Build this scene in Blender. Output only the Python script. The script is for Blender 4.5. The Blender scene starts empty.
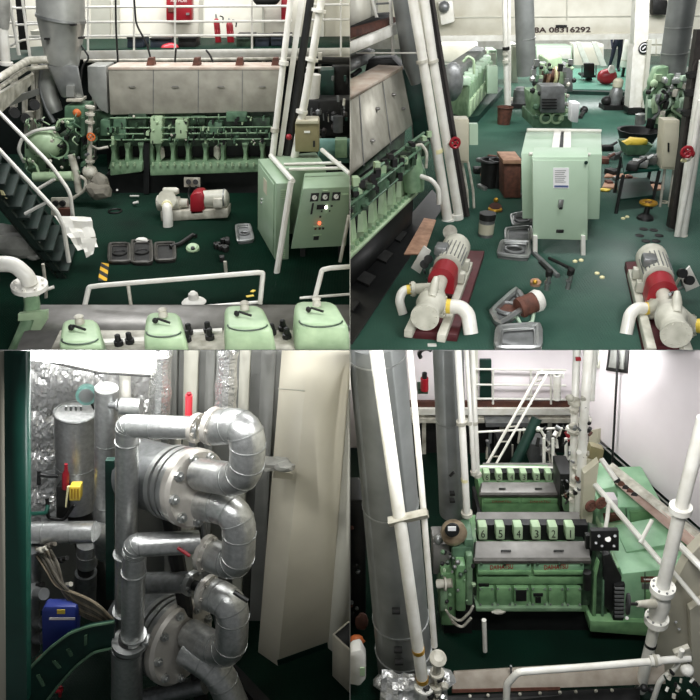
import bpy, bmesh, math, random
from mathutils import Vector as V, Matrix
random.seed(7)
SC = bpy.context.scene
COL = SC.collection
rad = math.radians
# ---------------------------------------------------------------- camera
CAM = V((0, 0, 4.0)); PIT = rad(30); F = 700.0
FW = V((0, math.cos(PIT), -math.sin(PIT))); UP = V((0, math.sin(PIT), math.cos(PIT))); RT = V((1, 0, 0))
ZL = -3.5                       # lower deck level (the upper deck is z = 0)
YE = 4.0 / math.tan(PIT)        # front edge of the upper deck
cd = bpy.data.cameras.new('camera'); co = bpy.data.objects.new('camera', cd); COL.objects.link(co)
cd.sensor_width = 36; cd.lens = 36; cd.clip_start = .05; cd.clip_end = 200
co.location = CAM; co.rotation_euler = (math.pi / 2 - PIT, 0, 0); SC.camera = co

def ray(px, py): return FW + RT * ((px - 350) / F) + UP * ((350 - py) / F)
def P(px, py, Y):               # the point of the upright plane at depth Y
    d = ray(px, py); return CAM + d * (Y / d.y)
def G(px, py, z=0.0):           # the point of the level plane at height z
    d = ray(px, py); return CAM + d * ((z - CAM.z) / d.z)
def ppm(p): return F / (V(p) - CAM).dot(FW)

# ---------------------------------------------------------------- materials
def lin(h):
    h = h.lstrip('#'); o = []
    for i in (0, 2, 4):
        c = int(h[i:i + 2], 16) / 255
        o.append(c / 12.92 if c <= .04045 else ((c + .055) / 1.055) ** 2.4)
    return (*o, 1)
MATS = {}
def mat(name, col, rough=.5, metal=0., col2=None, scale=6., amt=.5, bump=0., bscale=40., emit=0., coat=0., detail=4.):
    m = bpy.data.materials.new(name); m.use_nodes = True
    nt = m.node_tree; b = nt.nodes['Principled BSDF']
    b.inputs['Roughness'].default_value = rough; b.inputs['Metallic'].default_value = metal
    b.inputs['Base Color'].default_value = lin(col)
    if coat: b.inputs['Coat Weight'].default_value = coat
    if emit:
        b.inputs['Emission Color'].default_value = lin(col); b.inputs['Emission Strength'].default_value = emit
    tc = nt.nodes.new('ShaderNodeTexCoord')
    if col2:
        n = nt.nodes.new('ShaderNodeTexNoise'); n.inputs['Scale'].default_value = scale; n.inputs['Detail'].default_value = detail
        r = nt.nodes.new('ShaderNodeValToRGB')
        r.color_ramp.elements[0].position = max(0, .5 - .25 * (1 - amt) - .1); r.color_ramp.elements[1].position = min(1, .5 + .25)
        r.color_ramp.elements[0].color = lin(col2); r.color_ramp.elements[1].color = lin(col)
        nt.links.new(tc.outputs['Object'], n.inputs['Vector']); nt.links.new(n.outputs['Fac'], r.inputs['Fac'])
        nt.links.new(r.outputs['Color'], b.inputs['Base Color'])
    if bump:
        n2 = nt.nodes.new('ShaderNodeTexNoise'); n2.inputs['Scale'].default_value = bscale; n2.inputs['Detail'].default_value = 3
        bp = nt.nodes.new('ShaderNodeBump'); bp.inputs['Strength'].default_value = bump; bp.inputs['Distance'].default_value = .05
        nt.links.new(tc.outputs['Object'], n2.inputs['Vector']); nt.links.new(n2.outputs['Fac'], bp.inputs['Height'])
        nt.links.new(bp.outputs['Normal'], b.inputs['Normal'])
    MATS[name] = m
    return m
def foil(name, col, scale, strength):
    m = mat(name, col, .3, .8); nt = m.node_tree; b = nt.nodes['Principled BSDF']
    tc = nt.nodes.new('ShaderNodeTexCoord')
    v = nt.nodes.new('ShaderNodeTexVoronoi'); v.inputs['Scale'].default_value = scale; v.feature = 'DISTANCE_TO_EDGE'
    n = nt.nodes.new('ShaderNodeTexNoise'); n.inputs['Scale'].default_value = scale * 1.7; n.inputs['Detail'].default_value = 6
    ad = nt.nodes.new('ShaderNodeMath'); ad.operation = 'ADD'
    bp = nt.nodes.new('ShaderNodeBump'); bp.inputs['Strength'].default_value = strength; bp.inputs['Distance'].default_value = .05
    nt.links.new(tc.outputs['Object'], v.inputs['Vector']); nt.links.new(tc.outputs['Object'], n.inputs['Vector'])
    nt.links.new(v.outputs['Distance'], ad.inputs[0]); nt.links.new(n.outputs['Fac'], ad.inputs[1])
    nt.links.new(ad.outputs[0], bp.inputs['Height']); nt.links.new(bp.outputs['Normal'], b.inputs['Normal'])
    return m
def plate(name, col, col2, rough=.4, sc=14.0, spec=.5):          # checker (tread) plate deck
    m = mat(name, col, rough, 0, col2, 1.3, .4); nt = m.node_tree; b = nt.nodes['Principled BSDF']
    b.inputs['Specular IOR Level'].default_value = spec
    tc = nt.nodes.new('ShaderNodeTexCoord'); mp = nt.nodes.new('ShaderNodeMapping'); mp.inputs['Rotation'].default_value = (0, 0, rad(45))
    ck = nt.nodes.new('ShaderNodeTexBrick'); ck.inputs['Scale'].default_value = sc; ck.inputs['Mortar Size'].default_value = .12
    ck.inputs['Color1'].default_value = (1, 1, 1, 1); ck.inputs['Color2'].default_value = (.7, .7, .7, 1); ck.inputs['Mortar'].default_value = (0, 0, 0, 1)
    bp = nt.nodes.new('ShaderNodeBump'); bp.inputs['Strength'].default_value = .8; bp.inputs['Distance'].default_value = .02
    nt.links.new(tc.outputs['Object'], mp.inputs['Vector']); nt.links.new(mp.outputs['Vector'], ck.inputs['Vector'])
    nt.links.new(ck.outputs['Color'], bp.inputs['Height']); nt.links.new(bp.outputs['Normal'], b.inputs['Normal'])
    return m
def stripes(name, a, b2, scale):
    m = mat(name, a, .6); nt = m.node_tree; b = nt.nodes['Principled BSDF']
    tc = nt.nodes.new('ShaderNodeTexCoord'); w = nt.nodes.new('ShaderNodeTexWave'); w.inputs['Scale'].default_value = scale; w.bands_direction = 'DIAGONAL'
    r = nt.nodes.new('ShaderNodeValToRGB'); r.color_ramp.interpolation = 'CONSTANT'
    r.color_ramp.elements[0].color = lin(a); r.color_ramp.elements[1].color = lin(b2); r.color_ramp.elements[1].position = .5
    nt.links.new(tc.outputs['Object'], w.inputs['Vector']); nt.links.new(w.outputs['Fac'], r.inputs['Fac']); nt.links.new(r.outputs['Color'], b.inputs['Base Color'])
    return m

mat('cream', '#d9d7ca', .5, 0, '#bdb9a8', 1.6)
mat('white', '#ecebe4', .4, 0, '#d3d0c4', 5)
mat('pipewhite', '#eeede6', .32, 0, '#d6d3c8', 5)
mat('dirtywhite', '#d8d5c8', .5, 0, '#8f8b7c', 7, .6)
mat('lgreen', '#b4cba6', .42, 0, '#97b08c', 6)
mat('green', '#90ad8a', .42, 0, '#5f7d5f', 6)
mat('midgreen', '#64866a', .42, 0, '#3c5642', 7)
mat('engreen', '#84ad7c', .35, 0, '#587f58', 5)
mat('dullgrey', '#54524c', .5, 0.2, '#35332f', 8)
mat('brgreen', '#95be98', .38, 0, '#729c79', 4)
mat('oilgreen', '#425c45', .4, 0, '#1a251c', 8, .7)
mat('dkgreen', '#143c31', .42, 0, '#0b241e', 5)
mat('cabgreen', '#97ae92', .38, 0, '#89a186', 2.5)
mat('mint', '#bcd3bb', .4, 0, '#afc7ae', 2)
mat('postgreen', '#0f4a3c', .4, 0, '#0b3a30', 3)
mat('black', '#0c0d0d', .5, 0, '#191a1a', 9)
mat('iron', '#2a2a29', .5, .3, '#141413', 9)
mat('greymetal', '#8f9191', .42, .55, '#6d6f6e', 7)
mat('steel', '#b7b9b7', .33, .75, '#8f918f', 5)
mat('hood', '#b4b1a4', .45, .3, '#8f8c80', 3.5, .5, .08, 9)
mat('hooddark', '#918f8b', .42, .35, '#72706c', 5)
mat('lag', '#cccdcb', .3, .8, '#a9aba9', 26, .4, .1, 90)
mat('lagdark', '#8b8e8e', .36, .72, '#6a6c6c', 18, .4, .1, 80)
mat('stackgrey', '#8a8d8b', .45, .5, '#6f7270', 2.5)
mat('uptake', '#b4b5b0', .36, .45, '#8e908b', 3)
mat('rustpink', '#cfc6b9', .55, 0.15, '#b39c8b', 5)
mat('rust', '#714536', .75, 0, '#452b22', 12)
mat('brown', '#5a3527', .7, 0, '#3a2119', 8)
mat('board', '#c39b80', .75, 0, '#8f6a53', 7)
mat('maroon', '#5a1f24', .55, 0, '#40161a', 6)
mat('red', '#a01b28', .38, 0, '#821520', 4)
mat('maroonred', '#8a1a26', .4)
mat('flangecream', '#c9c5bd', .4, .45, '#aba79f', 6)
mat('pinkbeige', '#cdb5aa', .6, 0, '#ad8f83', 7)
mat('pinklabel', '#c9676c', .4)
mat('redlt', '#e2424c', .35)
mat('pumpgrey', '#cfcdbf', .42, 0, '#a9a899', 6)
mat('beige', '#cdc8b2', .45, 0, '#bab59f', 3)
mat('tan', '#8f8763', .5, 0, '#7d7554', 4)
mat('teal', '#7aa69d', .45, 0, '#5e877f', 5)
mat('yellow', '#e0c34a', .5)
mat('paleyellow', '#e6dfae', .5)
mat('gold', '#c99b3a', .35, .7)
mat('navy', '#1c2034', .8, 0, '#121524', 9)
mat('skin', '#b98a6c', .6)
mat('bluecan', '#2f3f8f', .45, 0, '#26347a', 4)
mat('crateblue', '#3c4653', .6, 0, '#272e38', 6)
mat('cloth', '#e6e5de', .85, 0, '#cfcdc4', 6)
mat('sack', '#8f8b7f', .9, 0, '#6b675c', 6)
mat('bagplastic', '#a9a9a2', .4, 0, '#7d7d77', 5)
mat('paper', '#f2f2f2', .8)
mat('paperblue', '#56658f', .8)
mat('dial', '#f2f1ea', .4)
mat('lampwhite', '#fff6ea', .4, emit=6)
mat('lampred', '#ff5a3a', .4, emit=3)
mat('lampglow', '#fdfcf6', .4, emit=1.1)
mat('tube', '#ffffff', .4, emit=14)
mat('wallgrey', '#c6c5b8', .5, 0, '#b7b6a8', 2.5)
mat('wallgreyd', '#8b8c87', .5, 0, '#787974', 2.5)
mat('postdark', '#35302d', .5, 0, '#221f1d', 7)
mat('paintcream', '#cbc6b4', .42, 0, '#beb9a7', 2)
mat('casing', '#dfd7d9', .45, 0, '#d3cbcd', 1.5)
mat('wood', '#b3aa9d', .7, 0, '#8f8577', 6)
mat('bronze', '#b9a78c', .35, .5, '#7d6a55', 9)
mat('orange', '#c4672f', .6)
mat('cable', '#5b564c', .6, 0, '#38342d', 12)
mat('cablepale', '#857a66', .6, 0, '#5e5546', 12)
mat('letterdark', '#33201f', .6)
mat('letterred', '#8f1c1c', .6)
mat('letterpale', '#f0e6e2', .6)
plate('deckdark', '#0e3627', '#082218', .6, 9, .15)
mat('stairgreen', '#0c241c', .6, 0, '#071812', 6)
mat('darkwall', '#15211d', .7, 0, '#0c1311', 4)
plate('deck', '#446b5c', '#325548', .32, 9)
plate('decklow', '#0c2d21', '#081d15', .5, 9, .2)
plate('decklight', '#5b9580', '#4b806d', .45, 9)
mat('foil', '#f2f2f0', .2, .62, None, 1, 1, .25, 30)
mat('foilpipe', '#e0e0de', .2, .85, None, 1, 1, .5, 30)
mat('foilrag', '#dededc', .28, .7, None, 1, 1, .5, 30)
stripes('hazard', '#d8a91f', '#151515', 3.2)

# ---------------------------------------------------------------- mesh builder
class M:
    def __init__(s): s.b = bmesh.new()
    def hull(s, A, B, bev=0):                     # two matching outlines joined into a solid
        b = s.b; a = [b.verts.new(p) for p in A]; c = [b.verts.new(p) for p in B]; n = len(a)
        fs = [b.faces.new(a), b.faces.new(c[::-1])]
        for i in range(n): fs.append(b.faces.new((a[i], c[i], c[(i + 1) % n], a[(i + 1) % n])))
        bmesh.ops.recalc_face_normals(b, faces=fs)
        if bev:
            es = list({e for f in fs for e in f.edges})
            bmesh.ops.bevel(b, geom=es, offset=bev, offset_type='OFFSET', segments=2, profile=.5, affect='EDGES', clamp_overlap=True)
        return s
    def pv(s, pts, vec, bev=0): pts = [V(p) for p in pts]; return s.hull(pts, [p + V(vec) for p in pts], bev)
    def pr(s, px, Y, dY=.1, bev=0):               # outline standing in the upright plane Y, going back by dY
        return s.pv([P(x, y, Y) for x, y in px], (0, dY, 0), bev)
    def rc(s, x0, y0, x1, y1, Y, dY=.1, bev=0): return s.pr([(x0, y0), (x1, y0), (x1, y1), (x0, y1)], Y, dY, bev)
    def gq(s, px, z, dz, bev=0):                  # outline lying at height z, going up (down) by dz
        return s.pv([G(x, y, z) for x, y in px], (0, 0, dz), bev)
    def bx(s, c, sz, rz=0, bev=0):
        c = V(c); R = Matrix.Rotation(rz, 3, 'Z'); x, y, z = sz[0] / 2, sz[1] / 2, sz[2] / 2
        A = [c + R @ V((i * x, j * y, -z)) for i, j in ((-1, -1), (1, -1), (1, 1), (-1, 1))]
        return s.hull(A, [p + V((0, 0, sz[2])) for p in A], bev)
    def tw(s, pts, r, n=10, cap=True):            # tube through world points
        pts = [V(p) for p in pts]; k = len(pts); rs = r if isinstance(r, (list, tuple)) else [r] * k
        b = s.b; rings = []; t0 = (pts[1] - pts[0]).normalized()
        u = t0.orthogonal().normalized()
        for i in range(k):
            t = (pts[min(i + 1, k - 1)] - pts[max(i - 1, 0)])
            if t.length < 1e-9: t = t0
            t.normalize(); u = (u - t * u.dot(t))
            u = u.normalized() if u.length > 1e-6 else t.orthogonal().normalized()
            w = t.cross(u)
            rings.append([b.verts.new(pts[i] + (u * math.cos(a) + w * math.sin(a)) * rs[i]) for a in [2 * math.pi * j / n for j in range(n)]])
        for i in range(k - 1):
            for j in range(n): b.faces.new((rings[i][j], rings[i][(j + 1) % n], rings[i + 1][(j + 1) % n], rings[i + 1][j]))
        if cap: b.faces.new(rings[0][::-1]); b.faces.new(rings[-1])
        return s
    def tb(s, pts, r, fil=0, n=10, cap=True):     # tube through (px, py, Y) with a radius in photo pixels
        W = [P(*p) for p in pts]; rr = [x / ppm(w) for x, w in zip(r if isinstance(r, (list, tuple)) else [r] * len(W), W)]
        if fil: W, rr = fillet(W, rr, fil)
        return s.tw(W, rr, n, cap)
    def lathe(s, p0, ax, prof, n=20):             # prof: (distance along axis, radius)
        p0 = V(p0); ax = V(ax).normalized()
        return s.tw2([p0 + ax * h for h, r in prof], [max(r, .0005) for h, r in prof], ax, n)
    def tw2(s, pts, rs, ax, n):
        b = s.b; u = ax.orthogonal().normalized(); w = ax.cross(u); rings = []
        for p, r in zip(pts, rs): rings.append([b.verts.new(p + (u * math.cos(2 * math.pi * j / n) + w * math.sin(2 * math.pi * j / n)) * r) for j in range(n)])
        for i in range(len(rings) - 1):
            for j in range(n): b.faces.new((rings[i][j], rings[i][(j + 1) % n], rings[i + 1][(j + 1) % n], rings[i + 1][j]))
        b.faces.new(rings[0][::-1]); b.faces.new(rings[-1]); return s
    def cy(s, p0, p1, r, n=16): p0 = V(p0); p1 = V(p1); return s.tw2([p0, p1], [r, r], (p1 - p0).normalized(), n)
    def ball(s, c, r, sc=(1, 1, 1), jit=0, sub=2, rz=0):
        t = bmesh.ops.create_icosphere(s.b, subdivisions=sub, radius=1); R = Matrix.Rotation(rz, 3, 'Z')
        for v in t['verts']:
            q = v.co * (1 + random.uniform(-jit, jit)); v.co = V(c) + R @ V((q.x * sc[0], q.y * sc[1], q.z * sc[2])) * r
        return s
    def ring(s, c, ax, R, r, n=20, k=6, a0=0, a1=2 * math.pi):
        c = V(c); ax = V(ax).normalized(); u = ax.orthogonal().normalized(); w = ax.cross(u)
        full = abs(a1 - a0 - 2 * math.pi) < 1e-6
        pts = [c + (u * math.cos(a0 + (a1 - a0) * i / n) + w * math.sin(a0 + (a1 - a0) * i / n)) * R for i in range(n + 1)]
        return s.tw(pts, r, k, not full)
    def sheet(s, Q, nx, ny, amp, th=.004):        # crumpled sheet spanning the quad Q
        b = s.b; Q = [V(q) for q in Q]; nrm = (Q[1] - Q[0]).cross(Q[3] - Q[0]).normalized(); L = []
        for lay in (0, 1):
            random.seed(11 + nx)
            g = []
            for j in range(ny + 1):
                row = []
                for i in range(nx + 1):
                    u, v = i / nx, j / ny
                    p = (Q[0] * (1 - u) + Q[1] * u) * (1 - v) + (Q[3] * (1 - u) + Q[2] * u) * v
                    row.append(b.verts.new(p + nrm * (random.uniform(-amp, amp) + lay * th)))
                g.append(row)
            L.append(g)
            for j in range(ny):
                for i in range(nx):
                    f = (g[j][i], g[j][i + 1], g[j + 1][i + 1], g[j + 1][i]); b.faces.new(f if lay else f[::-1])
        edge = [(0, i) for i in range(nx + 1)] + [(j, nx) for j in range(1, ny + 1)] + [(ny, i) for i in range(nx - 1, -1, -1)] + [(j, 0) for j in range(ny - 1, 0, -1)]
        for k in range(len(edge)):
            a, c = edge[k], edge[(k + 1) % len(edge)]
            b.faces.new((L[0][a[0]][a[1]], L[0][c[0]][c[1]], L[1][c[0]][c[1]], L[1][a[0]][a[1]]))
        return s
    def text(s, body, o, ex, ey, th=.004, bold=0):        # lettering: o = lower left corner, ex/ey = width and height vectors
        cu = bpy.data.curves.new('t', 'FONT'); cu.body = body; cu.size = 1; cu.offset = bold
        ob = bpy.data.objects.new('t', cu); COL.objects.link(ob)
        dg = bpy.context.evaluated_depsgraph_get(); dg.update()
        me = bpy.data.meshes.new_from_object(ob.evaluated_get(dg))
        xs = [v.co.x for v in me.vertices]; ys = [v.co.y for v in me.vertices]
        x0, x1, y0, y1 = min(xs), max(xs), min(ys), max(ys); ex, ey, o = V(ex), V(ey), V(o); nn = ex.cross(ey).normalized() * th
        t = bmesh.new(); t.from_mesh(me)
        for v in t.verts: v.co = o + ex * ((v.co.x - x0) / (x1 - x0)) + ey * ((v.co.y - y0) / (y1 - y0)) + nn
        m2 = bpy.data.meshes.new('t'); t.to_mesh(m2); t.free(); s.b.from_mesh(m2)
        bpy.data.meshes.remove(m2); bpy.data.objects.remove(ob); bpy.data.meshes.remove(me); bpy.data.curves.remove(cu)
        return s
def quilt(m, Q, nx, ny, pins, R, seed=1):          # foil blanket held by pins: puffed between them, radial creases at each
    random.seed(seed); Q = [V(q) for q in Q]; nrm = (Q[1] - Q[0]).cross(Q[3] - Q[0]).normalized()
    if nrm.y > 0: nrm = -nrm
    W_, H_ = (Q[1] - Q[0]).length, (Q[3] - Q[0]).length; ph = [random.uniform(0, 6.28) for _ in pins]; nk = [random.randint(7, 12) for _ in pins]; rows = []
    for lay in (0, 1):
        g = []
        for j in range(ny + 1):
            row = []
            for i in range(nx + 1):
                u, v = i / nx, j / ny; h = 0
                ds = sorted((math.hypot((u - a) * W_, (v - b) * H_), k, math.atan2((v - b) * H_, (u - a) * W_)) for k, (a, b) in enumerate(pins))
                d, k, an = ds[0]; t = min(d / R, 1)
                h = .10 * t ** .7 + .05 * abs(math.sin(nk[k] * .5 * an + ph[k])) * min(1, t * 2.5) * (1.1 - t) * 1.6 + random.uniform(-.007, .007)
                row.append(m.b.verts.new((Q[0] * (1 - u) + Q[1] * u) * (1 - v) + (Q[3] * (1 - u) + Q[2] * u) * v + nrm * (h if lay else -.03)))
            g.append(row)
        rows.append(g)
        for j in range(ny):
            for i in range(nx): m.b.faces.new((g[j][i], g[j][i + 1], g[j + 1][i + 1], g[j + 1][i]))
    e = [(0, i) for i in range(nx + 1)] + [(j, nx) for j in range(1, ny + 1)] + [(ny, i) for i in range(nx - 1, -1, -1)] + [(j, 0) for j in range(ny - 1, 0, -1)]
    for k in range(len(e)):
        a, c = e[k], e[(k + 1) % len(e)]; m.b.faces.new((rows[0][a[0]][a[1]], rows[0][c[0]][c[1]], rows[1][c[0]][c[1]], rows[1][a[0]][a[1]]))
    return m
def fillet(W, rr, fil):
    o, r2 = [W[0]], [rr[0]]
    for i in range(1, len(W) - 1):
        a, b, c = W[i - 1], W[i], W[i + 1]; d = min((b - a).length, (c - b).length) * fil
        p = b + (a - b).normalized() * d; q = b + (c - b).normalized() * d
        for k in range(7):
            t = k / 6; o.append(p * (1 - t) ** 2 + b * 2 * t * (1 - t) + q * t * t); r2.append(rr[i])
    return o + [W[-1]], r2 + [rr[-1]]

# ---------------------------------------------------------------- objects
PANEL = {}; CUR = ['TL']; THINGS = []
def mesh_ob(name, m, material, smooth=35):
    me = bpy.data.meshes.new(name); bmesh.ops.recalc_face_normals(m.b, faces=m.b.faces[:]); m.b.to_mesh(me); m.b.free()
    me.materials.append(MATS[material]); o = bpy.data.objects.new(name, me); COL.objects.link(o)
    for p in me.polygons: p.use_smooth = True
    me.set_sharp_from_angle(angle=rad(smooth)); PANEL[o.name] = CUR[0]
    return o
def props(o, label, cat, group=None):
    o['label'] = label; o['category'] = cat
    if group: o['group'] = group
class T:
    def __init__(s, name, label, cat, group=None):
        s.e = bpy.data.objects.new(name, None); COL.objects.link(s.e); s.e.empty_display_size = .1
        props(s.e, label, cat, group); s.p = []; s.ok = False; THINGS.append(s)
    def add(s, name, m, material, parent=None, label=None, smooth=35):
        o = mesh_ob(name, m, material, smooth); o.parent = parent or s.e; s.p.append(o)
        if label: o['label'] = label
        return o
    def done(s):
        if s.ok: return s
        s.ok = True; vs = [v.co for o in s.p for v in o.data.vertices]
        lo = [min(v[i] for v in vs) for i in range(3)]; hi = [max(v[i] for v in vs) for i in range(3)]
        loc = V(((lo[0] + hi[0]) / 2, (lo[1] + hi[1]) / 2, lo[2]))
        for o in s.p: o.data.transform(Matrix.Translation(-loc))
        s.e.location = loc; return s
def solo(name, label, cat, m, material, group=None, smooth=35):
    o = mesh_ob(name, m, material, smooth); vs = [v.co for v in o.data.vertices]
    lo = [min(v[i] for v in vs) for i in range(3)]; hi = [max(v[i] for v in vs) for i in range(3)]
    loc = V(((lo[0] + hi[0]) / 2, (lo[1] + hi[1]) / 2, lo[2])); o.data.transform(Matrix.Translation(-loc)); o.location = loc
    props(o, label, cat, group); return o
def struct(name, m, material, smooth=35):
    o = mesh_ob(name, m, material, smooth); o['kind'] = 'structure'; return o
def dup(t, loc, label, rz=0, sc=1.0):
    t.done(); r = t.e.copy(); COL.objects.link(r); r.location = loc; r.rotation_euler = (0, 0, rz); r.scale = (sc,) * 3; r['label'] = label
    for ch in [o for o in t.p if o.parent == t.e]:
        c = ch.copy(); COL.objects.link(c); c.parent = r; PANEL[c.name] = CUR[0]
        for g in [o for o in t.p if o.parent == ch]:
            d = g.copy(); COL.objects.link(d); d.parent = c; PANEL[d.name] = CUR[0]
    return r
def flange(m, p, ax, R, th, bolts=8, br=.12):
    p = V(p); ax = V(ax).normalized(); m.cy(p - ax * th / 2, p + ax * th / 2, R, 24)
    u = ax.orthogonal().normalized(); w = ax.cross(u)
    for i in range(bolts):
        q = p + (u * math.cos(2 * math.pi * i / bolts) + w * math.sin(2 * math.pi * i / bolts)) * R * .8
        m.cy(q - ax * th * .95, q + ax * th * .95, R * br, 6)
    return m
def wheel(m, c, ax, R, r, spokes=4):
    m.ring(c, ax, R, r, 20, 6); ax = V(ax).normalized(); u = ax.orthogonal().normalized(); w = ax.cross(u)
    for i in range(spokes):
        a = math.pi * 2 * i / spokes; m.tw([V(c), V(c) + (u * math.cos(a) + w * math.sin(a)) * R], r * .8, 6)
    return m
# ================================================================ upper deck, left bay
CUR[0] = 'TL'
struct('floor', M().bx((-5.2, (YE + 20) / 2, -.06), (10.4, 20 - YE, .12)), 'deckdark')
struct('wall_back', M().bx((-5.5, 16.6, 1.9), (11, .1, 3.8)), 'cream')
struct('wall_left', M().bx((-10.3, 12.5, 1.9), (.1, 8, 3.8)), 'darkwall')
# wall furniture of the gallery wall
struct('trim_1', M().rc(91, 0, 110, 40, 16.5, .04), 'wallgrey')
m = M(); m.rc(63, 0, 66, 40, 16.5, .04); m.rc(113, 0, 119, 40, 16.5, .04); m.rc(199, 0, 203, 40, 16.5, .04); m.rc(262, 0, 264, 40, 16.5, .04); m.rc(320, 0, 324, 40, 16.5, .04)
struct('trim_2', m, 'wallgrey')
# gallery
YG = 14.6
t = T('gallery_walkway', 'long raised steel gallery walkway with white edge beam behind the silver engine hood', 'walkway')
t.add('deck', M().hull([P(40, 50, YG), P(350, 47, YG), P(350, 52, YG), P(40, 55, YG)], [P(40, 50, YG) + V((0, 1.85, 0)), P(350, 47, YG) + V((0, 1.85, 0)), P(350, 52, YG) + V((0, 1.85, 0)), P(40, 55, YG) + V((0, 1.85, 0))]), 'deckdark')
t.add('edge_beam', M().pr([(80, 51), (350, 48), (350, 56), (80, 59)], YG - .06, .06), 'white')
t.add('pipe', M().tb([(84, 61, YG - .3), (350, 58, YG - .3)], 1.7), 'dirtywhite')
t.add('under_panel', M().rc(-30, 60, 350, 163, YG + 1.0, .05), 'darkwall')  # added dark sheet, its colour stands in for the shade below the gallery
for x in (92, 146, 200, 262, 318): t.add('support', M().rc(x, 56, x + 3, 164, YG + .6, .1), 'dirtywhite')
t = T('guard_rail', 'white three-bar guard rail along the raised gallery above the silver hood', 'railing')
for y in (7, 22, 36): t.add('bar', M().tb([(8, y + .5, YG), (292, y - 1, YG)], 1.1, n=8), 'pipewhite')
for x in (88, 134, 175, 252): t.add('stanchion', M().tb([(x, -3, YG), (x, 52, YG)], 1.1, n=8), 'pipewhite')
t = T('guard_rail', 'white guard rail end on the gallery at the far right behind the tan box', 'railing')
for y in (5, 20, 68): t.add('bar', M().tb([(306, y, YG - .2), (349, y - .5, YG - .2)], 1.1, n=8), 'pipewhite')
t.add('stanchion', M().tb([(341, -3, YG - .2), (341, 68, YG - .2)], 1, n=8), 'pipewhite')
# red hose cabinet
t = T('hose_cabinet', 'red fire hose cabinet with white lettering on the gallery wall', 'cabinet')
t.add('body', M().rc(166, -4, 191.5, 21, 16.3, .25, .03), 'red')
t.add('lettering', M().text('FIRE HOSE', P(171, 2, 16.28), P(187, 2, 16.28) - P(171, 2, 16.28), P(171, -1, 16.28) - P(171, 2, 16.28)), 'letterpale')
t.add('handle', M().rc(186, 13, 189, 15, 16.24, .05), 'steel')
t.add('placard', M().rc(168, 8, 174, 12, 16.28, .02), 'rust')
def extinguisher(x, y0, y1, w, label):
    t = T('fire_extinguisher', label, 'fire extinguisher', 'fire extinguishers on the gallery'); Y = 15.6
    a = P(x, y1, Y); h = (P(x, y0, Y) - a).length; r = w / 2 / ppm(a)
    t.add('cylinder', M().lathe(a, (0, 0, 1), [(0, r * .95), (.02, r), (h * .72, r), (h * .82, r * .7), (h * .86, r * .35)], 14), 'red')
    t.add('valve', M().lathe(a + V((0, 0, h * .86)), (0, 0, 1), [(0, r * .35), (h * .08, r * .3), (h * .14, r * .2)], 8), 'steel')
    t.add('hose', M().tb([(x + w * .2, y0 + 2, Y - .1), (x + w * .8, y0 + 3, Y - .1), (x + w * .7, y0 + 9, Y - .1)], .7, .4, 6), 'black')
    t.add('label_band', M().lathe(a + V((0, 0, h * .4)), (0, 0, 1), [(0, r * 1.02), (h * .09, r * 1.02)], 9), 'pinklabel')
extinguisher(218.5, 14, 44, 6, 'taller red fire extinguisher, the left one of the pair on the gallery')
extinguisher(231, 18, 43, 7, 'shorter red fire extinguisher, the right one of the pair on the gallery')
solo('bucket', 'red fire bucket standing against gallery wall left of the white post', 'bucket', M().rc(281, -4, 288, 22, 16.3, .25, .04), 'red')
solo('hose_reel', 'dark bundle hanging at the top of the wall above the bucket', 'bundle', M().ball(P(266, -1, 16.2), .28, (1.1, .5, .55), .1), 'black')
for x0, y0, x1, y1, mt_, lab in ((127, 36, 143, 46, 'crateblue', 'leftmost dark plastic box on the gallery floor'), (150, 37, 171, 47, 'crateblue', 'blue-grey plastic box on the gallery under the red hose cabinet'),
      (178, 36, 196, 47, 'iron', 'black box on the gallery left of the extinguishers'), (236, 34, 253, 46, 'oilgreen', 'dark green box on the gallery right of the extinguishers'),
      (255, 35, 269, 45, 'crateblue', 'blue-grey crate beside the dark green box on the gallery'), (271, 34, 290, 44, 'crateblue', 'widest blue-grey crate at the right end of the gallery row')):
    t = T('storage_box', lab, 'box', 'boxes on the gallery floor'); Y = 14.78; y0 += 1; y1 += 2
    t.add('body', M().rc(x0, y0 + 2, x1, y1, Y, .5, .02), mt_); t.add('lid', M().rc(x0 - .5, y0, x1 + .5, y0 + 2.2, Y - .02, .54, .01), 'black' if mt_ == 'iron' else 'iron')
solo('rag', 'orange-red rag on the gallery edge beside the second blue-grey box', 'rag', M().ball(P(170, 47, 14.8), .14, (1.3, .7, .6), .15), 'redlt')
for pts, lab in ((((115.5, -3), (116, 30), (118, 62)), 'left black lifting chain hanging over the hood'), (((134, -3), (136, 24), (147, 44), (151, 60)), 'black lifting chain slanting from the top to the first red-brown lug'),
                 (((206, 50), (210, 55), (214, 64)), 'short black sling between the gallery edge and the hood'), (((176, 48), (175, 62)), 'short straight black strap below the gallery rail')):
    solo('lifting_chain', lab, 'chain', M().tb([(x, y, 13.3) for x, y in pts], 1.1, .3, 6), 'black')
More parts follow.
